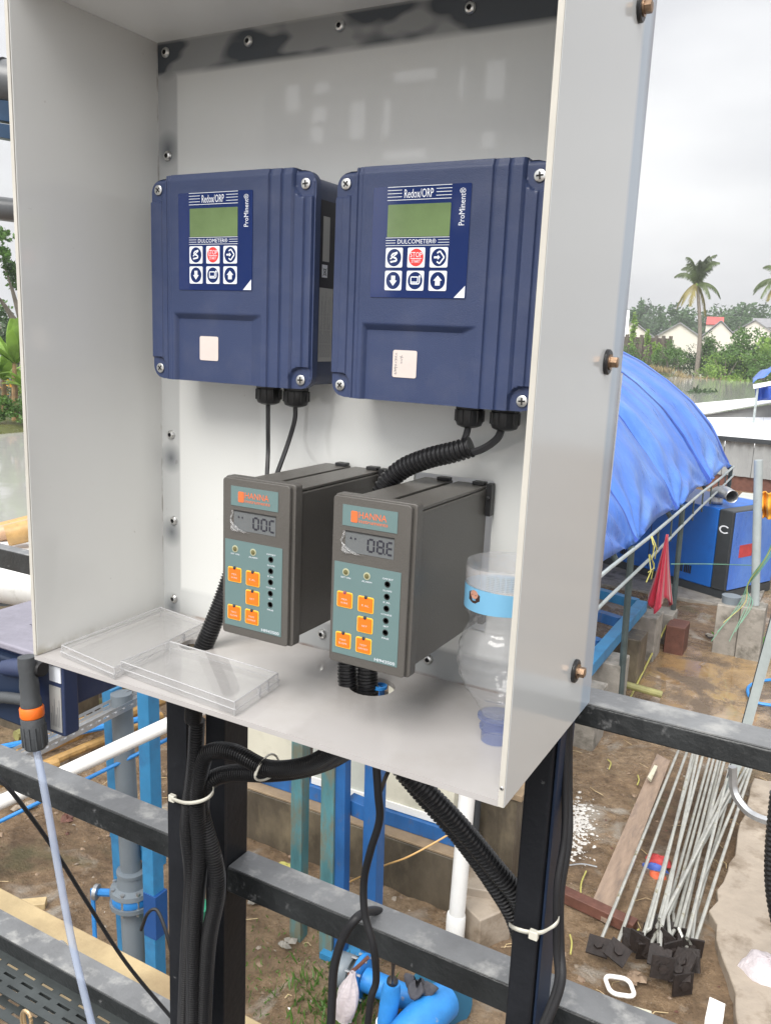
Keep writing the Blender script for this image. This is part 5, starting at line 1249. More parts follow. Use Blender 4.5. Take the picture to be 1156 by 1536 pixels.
# rivets / screws
def button(parent, c_, r=.0052, axis=(0, -1, 0), name='screw', m='screw'):
    mb = MB(); d_, x_, u_ = ortho(axis); c_ = Vector(c_)
    mb.lathe([(r, 0), (r, r * .15), (r * .8, r * .42), (r * .45, r * .55)], c_, axis, 16, cap=False); mb.mi = 1
    mb.lathe([(r * .45, r * .54), (r * .42, r * .2), (.00001, r * .2)], c_, axis, 6, cap=False)
    return mb.build(name, [M[m], M['dark_slot']], parent, smooth=30)
for px, py in ((249, 79), (373, 62), (510, 39), (705, 12), (252, 234), (257, 652), (261, 781), (261, 898), (483, 951), (642, 989)):
    button(cb, aty(px, py, -.0005))
for k, (px, py) in enumerate(((967, 12), (917, 543), (869, 1006))):
    q = atx(px - 8, py, W_ + T + .0002)
    mb = MB(); mb.lathe([(.0105, 0), (.0105, .0022), (.0095, .003)], q, (1, 0, 0), 22); mb.build('rubber_washer', M['gland'], cb)
    mb = MB(); mb.lathe([(.0065, .003), (.0065, .0042)], q, (1, 0, 0), 18); mb.lathe([(.0048, .0042), (.0048, .0092), (.0038, .0098)], q, (1, 0, 0), 6)
    mb.build('hex_bolt', mat('rusty_bolt', (.30, .20, .13), .35, .7, var=.4, vs_=200) if k == 0 else bpy.data.materials['rusty_bolt'], cb)
q = atx(744, 1192, W_ + .0025); button(cb, (q.x, -FB - .0014, q.z), .0016)

# ------------------------------------------------------------------ blue process controllers
def blue_controller(label):
    r_ = thing('process_controller', label, 'controller', (0, 0, 0), 'blue process controllers')
    LW, LH = .1975, .195
    scr = [(.0093, .1848), (.1862, .1832), (.0093, .0104), (.1850, .0085)]
    lab_x = .1985
    def hgt(x, z):
        h = 0.
        # left ribs
        if x < .030: h = -.0010
        if x < .0245: h = -.0022
        if x < .0165: h = -.0034
        if x < .0075: h = -.0050
        for g0 in (.0165, .0245): h -= .0016 * max(0, 1 - abs(x - g0) / .0011)
        # right ribs
        for g0, lv in ((.1500, -.0012), (.1628, -.0020), (.1749, -.0030), (.1872, -.0042), (.1950, -.0060)):
            if x > g0: h = min(h, lv)
            h -= .0020 * max(0, 1 - abs(x - g0) / .0013)
        # lower recessed field
        if .0343 < x < .1431 and z < .0665:
            d_ = min((x - .0343) / .0028, (.1431 - x) / .0145, (.0665 - z) / .0055, 1.0); h = min(h, -.0042 * d_)
        # corner pads round the screws
        for sx_, sz_ in scr:
            ox = abs(x - sx_); oz = abs(z - sz_); inx = (x < sx_) if sx_ < .1 else (x > sx_); inz = (z > sz_) if sz_ > .1 else (z < sz_)
            d_ = math.hypot(0 if inx else ox, 0 if inz else oz)
            if d_ < .0125: h = min(h, -.0068 * min(1, (.0125 - d_) / .0016))
        if z > LH - .003: h -= .002 * (z - LH + .003) / .003
        return h
    xs = [LW * i / 170 for i in range(171)]; zs = [LH * j / 150 for j in range(151)]
    rr_ = .0135
    mb = MB(); vs = []
    for z in zs:
        e = min(z, LH - z); ins = 0
        if e < rr_: ins = rr_ - math.sqrt(max(0, rr_ * rr_ - (rr_ - e) ** 2))
        for x in xs:
            xx = x
            if x < .02: xx = ins + (x / .02) * (.02 - ins)
            if x > LW - .02: xx = LW - ins - ((LW - x) / .02) * (.02 - ins)
            zz = z + (.0022 if (z > LH - .0005 and .018 < x < .176) else 0)
            vs.append((xx, -.066 - hgt(xx, z), zz))
    nx_ = len(xs); nz_ = len(zs)
    fs = [(j * nx_ + i, j * nx_ + i + 1, (j + 1) * nx_ + i + 1, (j + 1) * nx_ + i) for j in range(nz_ - 1) for i in range(nx_ - 1)]
    ring = [i for i in range(nx_)] + [j * nx_ + nx_ - 1 for j in range(1, nz_)] + [(nz_ - 1) * nx_ + i for i in range(nx_ - 2, -1, -1)] + [j * nx_ for j in range(nz_ - 2, 0, -1)]
    base = len(vs); cx_, cz_ = LW / 2, LH / 2
    for lvl, y_ in ((1, -.0585), (2, -.0515)):
        for i in ring: vs.append((vs[i][0], y_, vs[i][2]))
    R_n = len(ring)
    for k in range(R_n):
        k2 = (k + 1) % R_n
        fs.append((ring[k], ring[k2], base + k2, base + k)); fs.append((base + k, base + k2, base + R_n + k2, base + R_n + k))
    mb.add(vs, fs); mb.build('lid', M['navy'], r_, smooth=32)
    MB().prism(rrect(.1935, .191, .012, 6, .002, .002), (0, -.0512, 0), (1, 0, 0), (0, 0, 1), -.0010).build('gasket', M['gland'], r_)
    MB().prism(rrect(.189, .189, .012, 6, .0035, .003), (0, -.0500, 0), (1, 0, 0), (0, 0, 1), -.046).build('housing', M['navy'], r_, smooth=40)
    for sx_, sz_ in scr:
        c_ = Vector((sx_, -.0600, sz_)); mb = MB()
        mb.lathe([(.0048, 0), (.0048, .0005), (.0043, .0008), (.0001, .0009)], c_, (0, -1, 0), 20, cap=False); mb.mi = 1
        a_ = .5 + sx_ * 40
        for q_ in (0, math.pi / 2):
            dx_ = Vector((math.cos(a_ + q_), 0, math.sin(a_ + q_))) * .0030; cc_ = c_ + Vector((0, -.0010, 0))
            s_ = Vector((-dx_.z, 0, dx_.x)).normalized() * .0007
            mb.add([cc_ - dx_ - s_, cc_ + dx_ - s_, cc_ + dx_ + s_, cc_ - dx_ + s_], [(0, 1, 2, 3)])
        mb.build('lid_screw', [M['screw'], M['dark_slot']], r_, smooth=40)
    y0 = -.0662
    kp = MB().prism(rrect(.0905, .0905, .0012, 2, .0415, .0888), (0, y0, 0), (1, 0, 0), (0, 0, 1), .0004).build('keypad_panel', M['decal_navy'], r_)
    yf = y0 - .00045
    MB().prism(rrect(.0585, .0262, .0006, 1, .0562, .1386), (0, yf, 0), (1, 0, 0), (0, 0, 1), .0003).build('display', M['lcd'], kp)
    mb = MB()
    def hl(x0, x1, z, th=.00045): mb.add([(x0, yf - .0001, z), (x1, yf - .0001, z), (x1, yf - .0001, z + th), (x0, yf - .0001, z + th)], [(0, 1, 2, 3)])
    for z in (.1786, .1681): hl(.0551, .1148, z)
    for z in (.1760, .1734, .1707): hl(.0551, .0688, z); hl(.1008, .1148, z)
    for z in (.1378, .1315): hl(.0551, .1148, z, .0004)
    for z in (.1357, .1336): hl(.0551, .0645, z, .0004); hl(.1045, .1148, z, .0004)
    for nm_, args_, kw_ in (('title_lettering', ('Redox/ORP', .0712, .1697, .0270, .0070, (0, yf, 0)), {}), ('series_lettering', ('DULCOMETER®', .0665, .1331, .0362, .0037, (0, yf, 0)), {}), ('maker_lettering', ('ProMinent®', 0, 0, .0290, .0054, (.1272, yf, .1468)), dict(X=(0, 0, 1), Z=(-1, 0, 0)))):
        tb_ = MB(); put_text(tb_, *args_, off=.0001, **kw_)
        if nm_ != 'series_lettering': put_text(tb_, *args_, off=.00012, **kw_)
        tb_.build(nm_, M['print_white'], kp, smooth=0, recalc=False, kind='stuff')
    if 0: put_text(mb, 'Redox/ORP', .0712, .1697, .0270, .0070, (0, yf, 0), off=.0001)
    if 0: put_text(mb, 'DULCOMETER®', .0665, .1331, .0362, .0037, (0, yf, 0), off=.0001)
    if 0: put_text(mb, 'ProMinent®', 0, 0, .0290, .0054, (.1272, yf, .1468), X=(0, 0, 1), Z=(-1, 0, 0), off=.0001)
    mb.add([(.1215, yf - .0001, .0895), (.1312, yf - .0001, .0895), (.1312, yf - .0001, .0992)], [(0, 1, 2)])
    mb.build('printed_lines', M['print_white'], kp, smooth=0, recalc=False, kind='stuff')
    for r in range(2):
        for c in range(3):
            x0 = .0558 + .0211 * c; z0 = .1137 - .01885 * r; w_, h_ = .0163, .0162
            mb = MB(); mb.prism(rrect(w_, h_, .0012, 3, x0, z0), (0, yf, 0), (1, 0, 0), (0, 0, 1), .0004)
            mb.mi = 2 if (r, c) == (0, 1) else 1
            yk = yf - .00045; cx_, cz_ = x0 + w_ / 2, z0 + h_ / 2
            mb.add([(cx_ + .0069 * math.cos(a), yk, cz_ + .0072 * math.sin(a)) for a in [i * 2 * math.pi / 28 for i in range(28)]], [tuple(range(28))])
            mb.mi = 0; yk -= .00008
            def pg(pts): mb.add([(cx_ + a * .001, yk, cz_ + b * .001) for a, b in pts], [tuple(range(len(pts)))])
            def ln(pts, w=.55):
                for (a0, b0x), (a1, b1y) in zip(pts, pts[1:]):
                    L_ = math.hypot(a1 - a0, b1y - b0x); ex_, ez_ = -(b1y - b0x) / L_ * w, (a1 - a0) / L_ * w
                    pg([(a0 - ex_, b0x - ez_), (a1 - ex_, b1y - ez_), (a1 + ex_, b1y + ez_), (a0 + ex_, b0x + ez_)])
            if (r, c) == (0, 0): ln([(3.2, 4.2), (-1.5, 3), (-2.6, 1), (2, -.6), (2.6, -2.6), (-3.4, -3.6)], .7); ln([(-3.6, -1.2), (3, 3.6)], .5)
            elif (r, c) == (0, 1):
                put_text(mb, 'STOP', -.0056, .0002, .0112, .0042, (cx_, yk, cz_)); put_text(mb, 'START', -.0042, -.0044, .0084, .0026, (cx_, yk, cz_)); ln([(-5.4, -.8), (5.4, -.8)], .25)
            elif (r, c) == (0, 2): ln([(-1.6, 3.4), (.9, 5), (5, 0), (.9, -5), (-1.6, -3.4)], .6); pg([(-4.4, -.8), (-1, -.8), (-1, .8), (-4.4, .8)]); pg([(-1, -2), (1.3, 0), (-1, 2)])
            elif (r, c) == (1, 0): pg([(-1.9, 4), (1.9, 4), (1.9, 0), (-1.9, 0)]); pg([(-3.6, 0), (3.6, 0), (0, -4.4)])
            elif (r, c) == (1, 2): pg([(-2.2, -3.8), (2.2, -3.8), (2.2, .2), (-2.2, .2)]); pg([(-4, .2), (4, .2), (0, 4.2)])
            else: ln([(-4, 3), (2.4, 3), (2.4, -1.2), (-4, -1.2), (-4, 3)], .45); ln([(-3.2, -2.6), (3.4, -2.6), (4.2, -1.4), (4.2, 3.2)], .5); pg([(2.6, 2.8), (5.6, 2.8), (4.2, 4.8)]); ln([(-4.4, -1.6), (-3.2, -2.8)], .45)
            mb.build('key', [M['print_white'], M['decal_navy'], M['print_red']], kp, smooth=0, recalc=False)
    st = MB().prism(rrect(.0235, .0235, .0018, 4, .0644, .0212), (0, -.0621, 0), (1, 0, 0), (0, 0, 1), .0003).build('paper_sticker', M['sticker'], r_)
    # type labels on the right flank of the housing
    xs_ = .1926
    MB().box((xs_, -.044, .032), (xs_ + .0003, -.016, .172)).build('dark_flank_label', M['print_black'], r_)
    mb = MB(); mb.box((xs_ + .0004, -.0400, .118), (xs_ + .0006, -.0290, .158)); mb.mi = 1
    mb.build('grey_flank_label', [M['label_grey'], M['print_grey']], r_)
    lb = MB().box((xs_ + .0004, -.0440, .026), (xs_ + .0007, -.0210, .094)).build('type_label', M['label_grey'], r_)
    mb = MB()
    for k in range(13):
        y_ = -.0420 + .0015 * k; ln_ = [.03, .05, .055, .02, .045, .05, .06, .025, .04, .05, .03, .055, .02][k]
        z_ = .030
        while z_ < .030 + ln_:
            w2 = .002 + .003 * ((k * 7 + int(z_ * 4000)) % 3) / 2; mb.add([(xs_ + .0008, y_, z_), (xs_ + .0008, y_ + .0006, z_), (xs_ + .0008, y_ + .0006, z_ + w2), (xs_ + .0008, y_, z_ + w2)], [(0, 1, 2, 3)]); z_ += w2 + .0008
    mb.build('small_print', M['print_grey'], lb, smooth=0, recalc=False)
    mb = MB(); mb.box((xs_ + .0004, -.0405, .1035), (xs_ + .0006, -.0315, .115)); mb.mi = 1
    o_ = Vector((xs_ + .0008, -.0390, .1050))
    for pts in (((0, 0), (6, 7)), ((6, 0), (0, 7)), ((1, 1), (5, 1)), ((1.5, 1), (1, 6)), ((4.5, 1), (5, 6)), ((.5, 6), (5.5, 6))):
        (a0, b0x), (a1, b1y) = pts; L_ = math.hypot(a1 - a0, b1y - b0x); ey_, ez_ = -(b1y - b0x) / L_ * .3, (a1 - a0) / L_ * .3
        mb.add([o_ + Vector((0, (a_ + sx1 * ey_) * .001, (b_ + sx1 * ez_) * .001)) for a_, b_, sx1 in ((a0, b0x, -1), (a1, b1y, -1), (a1, b1y, 1), (a0, b0x, 1))], [(0, 1, 2, 3)])
    mb.build('bin_symbol_label', [M['print_white'], M['print_black']], r_, smooth=0, recalc=False)
    for gx0 in (aty(403, 600, -.032).x - .0465, aty(444, 602, -.032).x - .0465):
        gy0 = -.032; mb = MB()
        mb.lathe([(.0125, .004), (.0125, -.004), (.0118, -.0045)], (gx0, gy0, .0005), n=6)
        mb.lathe([(.0122, -.0046), (.0125, -.007), (.0125, -.0145), (.0108, -.0185), (.0075, -.0200), (.0055, -.0205), (.0052, -.012)], (gx0, gy0, .0005), n=22, cap=False)
        for k in range(11):
            a = k * 2 * math.pi / 11; mb.beam((gx0 + math.cos(a) * .0125, gy0 + math.sin(a) * .0125, -.0045), (gx0 + math.cos(a) * .0125, gy0 + math.sin(a) * .0125, -.0145), .0014, .0014)
        mb.build('cable_gland', M['gland'], r_, smooth=40)
    return r_
L1 = (.0465, 0, 3.7797); L2 = (.0465 + .2195, 0, 3.7759)
d1 = blue_controller('left blue wall controller with flank labels visible and clean paper sticker')
d1.location = L1
d2 = copy_tree(d1); d2.location = L2; d2['label'] = 'right blue wall controller with handwritten paper sticker, touching the right side panel'
st = [c for c in d2.children if c.name.startswith('paper_sticker')][0]
mb = MB(); rs = random.Random(5)
for k in range(2):
    x_ = .0675 + .0055 * k; z_ = .0245 if k == 0 else .034
    while z_ < (.042 if k == 0 else .039):
        s_ = rs.uniform(.0010, .0018); a_ = rs.uniform(-.6, .6)
        for q_ in (a_, a_ + 1.3): 
            dv_ = Vector((math.cos(q_), 0, math.sin(q_))) * s_; nv = Vector((-dv_.z, 0, dv_.x)) * .16; c_ = Vector((x_ + rs.uniform(-.0003, .0003), -.06245, z_)); mb.add([c_ - dv_ - nv, c_ + dv_ - nv, c_ + dv_ + nv, c_ - dv_ + nv], [(0, 1, 2, 3)])
        z_ += .0024
hb = mb.build('handwriting', M['print_grey'], None, o=(0, 0, 0), smooth=0, recalc=False); hb.parent = st; hb.location = (0, 0, 0)

# ------------------------------------------------------------------ grey panel meters
SEG = {'0': 'abcdef', '8': 'abcdefg', '6': 'acdefg'}
def panel_meter(label, digits, led_on):
    r_ = thing('panel_meter', label, 'meter', (0, 0, 0), 'grey panel meters with orange keys')
    BW, BH = .0785, .1402
    y1 = -.160
    MB().prism(rrect(.0705, BH, .003, 4), (0, y1, 0), (1, 0, 0), (0, 0, 1), -.004).build('face_plate', M['hanna'], r_, smooth=40, bevel=.0008)
    MB().prism(rrect(.0745, BH + .0015, .003, 4, -.001, -.0006), (0, y1 + .0042, 0), (1, 0, 0), (0, 0, 1), -.0105).build('bezel', M['hanna'], r_, smooth=40, bevel=.001)
    # body: two top shells with a slot between
    by0, by1 = y1 + .0149, -.0062
    MB().box((.0030, by0, .0045), (.0700, by1, .1325)).build('body', M['hanna'], r_, bevel=.0015)
    MB().box((.0030, by0, .1330), (.0325, by1 + .004, .1355)).build('top_cover', M['hanna'], r_, bevel=.0006)
    MB().box((.0375, by0, .1330), (.0690, by1 + .004, .1355)).build('top_cover', M['hanna'], r_, bevel=.0006)
    MB().box((.0330, by0 + .02, .1326), (.0370, by1 - .003, .1332)).build('slot', M['dark_slot'], r_)
    for (xx, zz, hh) in ((.0702, .108, .030), (.0702, .004, .022), (.020, .1356, .0032), (.056, .1356, .0032)):
        mb = MB(); mb.box((xx, by1 - .006, zz), (xx + (.0055 if hh > .01 else .012), by1 + .003, zz + hh)); 
        if hh > .01: mb.lathe([(.0016, 0), (.0016, .003)], (xx + .004, by1 - .0085, zz + hh * .6), (0, -1, 0), 8)
        mb.build('mounting_clip', M['gland'], r_, bevel=.0006)
    yf = y1 - .0001
    p1 = MB().box((.0092, yf - .0003, .1168), (.0590, yf, .1338)).build('name_plate', M['teal'], r_)
    mb = MB(); yk = yf - .0005
    mb.prism(rrect(.0062, .0092, .001, 2, .0172, .1204), (0, yk, 0), (1, 0, 0), (0, 0, 1), .0001)
    put_text(mb, 'HANNA', .0245, .1245, .0250, .0052, (0, yk, 0)); put_text(mb, 'instruments', .0245, .1207, .0262, .0028, (0, yk, 0))
    mb.build('name_print', M['orange_print'], p1, smooth=0, recalc=False)
    ds = MB().box((.0124, yf - .0002, .0955), (.0568, yf, .1122)).build('display', M['lcd_grey'], r_)
    MB().box((.0124, yf - .0008, .1122), (.0568, yf, .1130)).build('display_frame', M['dark_slot'], r_)
    mb = MB(); yk = yf - .0004
    def seg(x, z, w, h, s):
        t_ = .0016; k_ = .12
        S = {'a': ((x + t_ * .6, z + h), (x + w - t_ * .6, z + h)), 'd': ((x + t_ * .6, z), (x + w - t_ * .6, z)), 'g': ((x + t_ * .6, z + h / 2), (x + w - t_ * .6, z + h / 2)),
             'f': ((x, z + h / 2 + .0004), (x, z + h - .0004)), 'e': ((x, z + .0004), (x, z + h / 2 - .0004)), 'b': ((x + w, z + h / 2 + .0004), (x + w, z + h - .0004)), 'c': ((x + w, z + .0004), (x + w, z + h / 2 - .0004))}
        for ch in s:
            a, b = S[ch]; hv = t_ / 2
            if abs(a[1] - b[1]) < 1e-9: q_ = [(a[0], a[1] - hv), (b[0], b[1] - hv), (b[0], b[1] + hv), (a[0], a[1] + hv)]
            else: q_ = [(a[0] - hv, a[1]), (b[0] + hv, a[1]), (b[0] + hv, b[1]), (a[0] - hv, b[1])]
            q_ = [(min(u, .0566), v) for u, v in q_]; mb.add([(u, yk, v) for u, v in q_], [(0, 1, 2, 3)])
    for i, ch in enumerate(digits.replace('.', '')):
        sset = SEG[ch]; x_ = .0335 + .0086 * i
        if i == 2: sset = ''.join(c for c in sset if c not in 'bc')
        seg(x_, .0988, .0054, .0098, sset)
    if '.' in digits: mb.box((.0484, yk - .00001, .0983), (.0495, yk, .0993))
    mb.add([(.0165, yk, .1065), (.019, yk, .1065), (.0178, yk, .1085)], [(0, 1, 2)]); mb.add([(.021, yk, .1063), (.0225, yk, .1063), (.0225, yk, .1078), (.021, yk, .1078)], [(0, 1, 2, 3)])
    mb.build('digits', M['print_black'], ds, smooth=0, recalc=False)
    p2 = MB().box((.0030, yf - .0003, .0080), (.0642, yf, .0862)).build('key_overlay', M['teal'], r_)
    mt = MB(); yt = yf - .0005
    def tx(s, xc, zc, w, h): put_text(mt, s, xc - w / 2, zc - h / 2, w, h, (0, yt, 0))
    tx('SET ON', .0141, .0738, .0092, .0013); tx('ALARM', .0337, .0737, .0092, .0013)
    for s, z in (('OFFSET', .0792), ('SLOPE', .0696), ('E AL', .0600), ('COARSE', .0500), ('SET', .0402), ('FINE', .0302)): tx(s, .0528, z, .0016 * len(s), .0013)
    tx('HI943500', .0529, .0105, .0186, .0026)
    for xc in (.0141, .0337):
        mb = MB(); mb.lathe([(.0031, 0), (.0031, .0003)], (xc, yf - .0003, .0784), (0, -1, 0), 20); mb.mi = 1; mb.lathe([(.0021, .0003), (.0020, .0008), (.001, .0011)], (xc, yf - .0003, .0784), (0, -1, 0), 16)
        mb.build('indicator', [M['led_ring'], M['led']], p2, smooth=40)
    for z in (.0750, .0648, .0550, .0449, .0350):
        mb = MB(); mb.lathe([(.0026, 0), (.0026, .0003), (.0021, .00035), (.0019, .0001)], (.0525, yf - .0003, z), (0, -1, 0), 18, cap=False); mb.lathe([(.0019, .0001), (.0001, .0001)], (.0525, yf - .0003, z), (0, -1, 0), 18); mb.build('trimmer_hole', M['dark_slot'], p2)
    for i, (x, z, t1, t2) in enumerate(((.0066, .0484, 'MEA', 'SURE'), (.0264, .0480, 'E AL', ''), (.0263, .0308, 'SET', ''), (.0064, .0137, 'TEST', 'SLOPE'), (.0258, .0132, 'TEST', 'OFFSET'))):
        w_, h_ = .0146, .0133; mb = MB()
        mb.prism(rrect(w_, h_, .0014, 3, x, z), (0, yf - .0003, 0), (1, 0, 0), (0, 0, 1), .0003); mb.mi = 1
        mb.prism(rrect(w_ - .0018, h_ - .0018, .0008, 3, x + .0009, z + .0009), (0, yf - .0006, 0), (1, 0, 0), (0, 0, 1), .0005)
        mb.mi = 3 if (i == 0 and led_on) else 2
        mb.lathe([(.0016, 0), (.0014, .0006), (.0006, .0009)], (x + w_ * .5, yf - .0008, z + h_ - .0005), (0, -1, 0), 12); mb.mi = 4
        zc = z + h_ * .45
        for j, s in enumerate([q for q in (t1, t2) if q]):
            ww = .0014 * len(s) + .001; put_text(mb, s, x + w_ / 2 - ww / 2, zc + (.0004 if t2 and j == 0 else (-.0026 if t2 else -.0008)), ww, .0014, (0, yf - .00125, 0))
        mb.build('key', [M['yellow'], M['orange'], M['charcoal'], M['led_red'], M['sticker']], p2, smooth=30)
    mt.build('printed_lettering', M['print_white'], p2, smooth=0, recalc=False, kind='stuff')
    # torn protective film, lower left of the display
    rf = random.Random(len(digits) * 7); mb = MB()
    base = [(.0105, .0940), (.0118, .0985), (.0105, .1035), (.0112, .1075), (.0095, .112)]
    def flm(u, v):
        x = .0100 + .0200 * u * (1 - .45 * v); z = .0945 + .0085 * v * (1 - u * .8); return Vector((x, yf - .0006 - .0012 * abs(math.sin(u * 7 + v * 5)) * (1 - .3 * v) - .0006 * rf.random(), z))
    mb.grid(flm, 14, 7); 
    def flm2(u, v): return Vector((.0095 + .002 * u + .0012 * math.sin(v * 9), yf - .0005 - .0012 * rf.random(), .0960 + .0165 * v))
    mb.grid(flm2, 3, 12)
    mb.build('torn_film', M['film'], r_, smooth=20, recalc=False)
    return r_
m1 = panel_meter('left grey panel meter with teal face reading 000', '000', False); m1.location = (.222, 0, 3.5673)
m2 = panel_meter('right grey panel meter with teal face reading 08.6', '08.6', True); m2.location = (.3352, 0, 3.5660)

# ------------------------------------------------------------------ cables and conduits inside
PY = lambda l_: [aty(a, b, c) for a, b, c in l_]
wire('signal_cable', PY([(402, 604, -.034), (402, 640, -.034), (402, 680, -.034), (400, 722, -.05)]), .0022, 'cable', 'straight thin black cable under the left blue controller', group='thin cables under the controllers')
wire('signal_cable', PY([(443, 608, -.034), (442, 630, -.034), (432, 665, -.036), (415, 712, -.05)]), .0023, 'cable', 'slanting thin black cable under the left blue controller', group='thin cables under the controllers')
wire('signal_cable', PY([(702, 640, -.034), (698, 655, -.036), (690, 672, -.04), (670, 682, -.042)]), .0030, 'cable', 'short black cable dropping from the left gland of the right controller', group='thin cables under the controllers')
wire('signal_cable', PY([(753, 640, -.034), (745, 658, -.036), (722, 674, -.04), (690, 683, -.042)]), .0034, 'cable', 'curved black cable leaving the right gland of the right controller', group='thin cables under the controllers')
def conduit(pts, r, label, pitch=.0036, group=None, m='conduit'):
    mb = MB(); corrugated(mb, PY(pts), r, pitch); return tag(mb.build('corrugated_conduit', M[m], smooth=50, recalc=False), label, 'conduit', group)
cg = 'black corrugated conduits'
conduit([(706, 670, -.040), (680, 678, -.042), (640, 688, -.042), (600, 706, -.042), (572, 740, -.045), (566, 800, -.05)], .0098, 'fat corrugated conduit arching above the right meter', .0044, cg)
conduit([(348, 860, -.045), (332, 905, -.055), (314, 950, -.064), (300, 985, -.068), (293, 1030, -.066), (290, 1080, -.05)], .0100, 'corrugated conduit leaning through the left floor hole', .0032, cg)
h2p = [(521, 990, -.060), (521, 1015, -.062), (523, 1045, -.062), (519, 1100, -.055), (492, 1132, -.045), (452, 1150, -.035), (400, 1152, -.03), (350, 1128, -.03), (312, 1130, -.03), (300, 1165, -.03), (296, 1210, -.028), (300, 1290, -.026), (292, 1400, -.026), (290, 1560, -.026)]
conduit(h2p, .0098, 'left conduit of the pair in the right floor hole, drooping to the left post', .0032, cg)
h2q = [(551, 985, -.056), (551, 1015, -.058), (552, 1045, -.058), (545, 1100, -.05), (505, 1134, -.03), (455, 1153, -.012), (400, 1160, -.008), (345, 1160, -.010), (312, 1175, -.018), (302, 1215, -.018), (322, 1290, -.018), (326, 1340, -.018), (312, 1420, -.018), (304, 1560, -.018)]
conduit(h2q, .0102, 'right conduit of the pair in the right floor hole', .0032, cg)
conduit([(296, 1080, -.03), (292, 1150, -.03), (282, 1240, -.026), (288, 1320, -.024), (282, 1420, -.022), (276, 1560, -.022)], .0095, 'conduit hugging the front left post all the way down', .0032, cg)
conduit([(600, 1150, -.02), (640, 1188, -.01), (690, 1240, .005), (740, 1300, .02), (778, 1350, .035), (800, 1420, .05)], .0108, 'upper conduit of the thick pair running down to the right post', .0046, cg)
conduit([(604, 1158, .0), (640, 1200, .01), (690, 1256, .022), (738, 1322, .036), (772, 1380, .05), (790, 1450, .06)], .0100, 'lower conduit of the thick pair running down to the right post', .0046, cg)
q = atz(569, 1034, ZC); tag(MB().lathe([(.0060, .0), (.0075, .0005), (.0075, .003), (.0055, .0035)], (q.x - .001, q.y + .002, ZC + .0002), n=18, cap=False).build('blue_ring', M['pump_blue']), 'small blue plastic ring beside the right floor hole', 'ring')
wire('hanging_cable', PY([(563, 1130, -.02), (567, 1190, -.02), (569, 1230, -.015), (556, 1275, -.01), (546, 1320, 0), (547, 1370, .0), (560, 1420, .0), (564, 1470, .01), (556, 1500, .01), (548, 1570, .02)]), .0042, 'cable', 'wavy black cable hanging down in front of the middle rail', sm=12, n=12)
wire('hanging_cable', PY([(494, 1590, .05), (498, 1500, .05), (501, 1452, .05), (514, 1408, .05), (536, 1376, .055), (562, 1366, .10), (584, 1378, .14), (591, 1402, .20), (590, 1440, .8), (588, 1476, 2.84)]), .0055, 'cable', 'black cable looping over the middle rail down to the blue probe', sm=14, n=12)
wire('hanging_cable', PY([(586, 1150, .12), (580, 1162, .12), (574, 1178, .2), (568, 1195, .2)]), .003, 'cable', 'thin dark cable end behind the hanging cable')
wire('post_cable', PY([(852, 1060, .03), (852, 1180, .03), (852, 1260, .02), (840, 1340, .01), (840, 1420, .01), (842, 1470, .0), (826, 1520, -.01), (800, 1570, -.02)]), .0042, 'cable', 'outer black cable running down beside the right post', sm=12, n=12)
wire('post_cable', PY([(846, 1060, .025), (847, 1180, .025), (846, 1255, .018), (835, 1330, .005), (834, 1420, .005), (836, 1470, .0), (820, 1520, -.01), (796, 1570, -.02)]), .0036, 'cable', 'inner black cable running down beside the right post', sm=12, n=12)
wire('black_cable', PY([(-20, 1150, -.12), (20, 1190, -.10), (80, 1272, -.05), (130, 1352, .0), (190, 1445, .05), (262, 1532, .1), (300, 1580, .12)]), .0027, 'cable', 'thin black cable crossing the lower left diagonally')
wire('black_cable', PY([(212, 1395, 2.1), (222, 1370, 2.1), (236, 1366, 2.12), (250, 1400, 2.1), (260, 1440, 2.1)]), .009, 'cable', 'short black hose looped around the banded blue post')
wire('black_cable', PY([(318, 1440, .10), (326, 1455, .12), (332, 1480, .12)]), .003, 'cable', 'black cable tail between the two left posts')
# cable ties
def loop_tie(label, pts, parent=None, head=None, w=.0045):
    r_ = thing('cable_tie', label, 'cable tie', pts[0], 'white cable ties'); P_ = smooth_path(pts, 8); mb = MB()
    vs = []; 
    for p_ in P_: vs += [p_ + Vector((0, 0, w / 2)), p_ - Vector((0, 0, w / 2))]
    mb.add(vs, [(2 * i, 2 * i + 1, 2 * i + 3, 2 * i + 2) for i in range(len(P_) - 1)])
    mb.build('strap', M['tie'], r_, smooth=60, recalc=False, solid=.0012)
    if head is not None: MB().box(head - Vector((.0045, .003, .0045)), head + Vector((.0045, .003, .0045))).build('head', M['tie'], r_, bevel=.001)
loop_tie('long white cable tie around the front left post and its conduits', PY([(316, 1172, -.0), (319, 1188, -.03), (305, 1200, -.042), (280, 1204, -.04), (258, 1197, -.012), (254, 1190, .01)]), head=aty(259, 1197, -.012))
loop_tie('white cable tie with square head around the right post', PY([(838, 1368, .03), (834, 1384, -.012), (815, 1397, -.014), (795, 1398, -.014), (772, 1392, -.012), (764, 1386, .03)]), head=aty(800, 1402, -.016))
r_ = thing('cable_tie', 'white cable tie around the conduits below the cabinet floor', 'cable tie', aty(400, 1150, -.03), 'white cable ties'); mb = MB()
c_ = aty(401, 1151, -.022); ax_ = (aty(430, 1155, -.02) - aty(380, 1146, -.02)).normalized(); _, x_, u_ = ortho(ax_)
mb.tube([c_ + x_ * math.cos(a * .314) * .021 + u_ * math.sin(a * .314) * .0125 + ax_ * .002 * math.sin(a * .6) for a in range(22)], .0013, 6); mb.build('strap', M['tie'], r_)

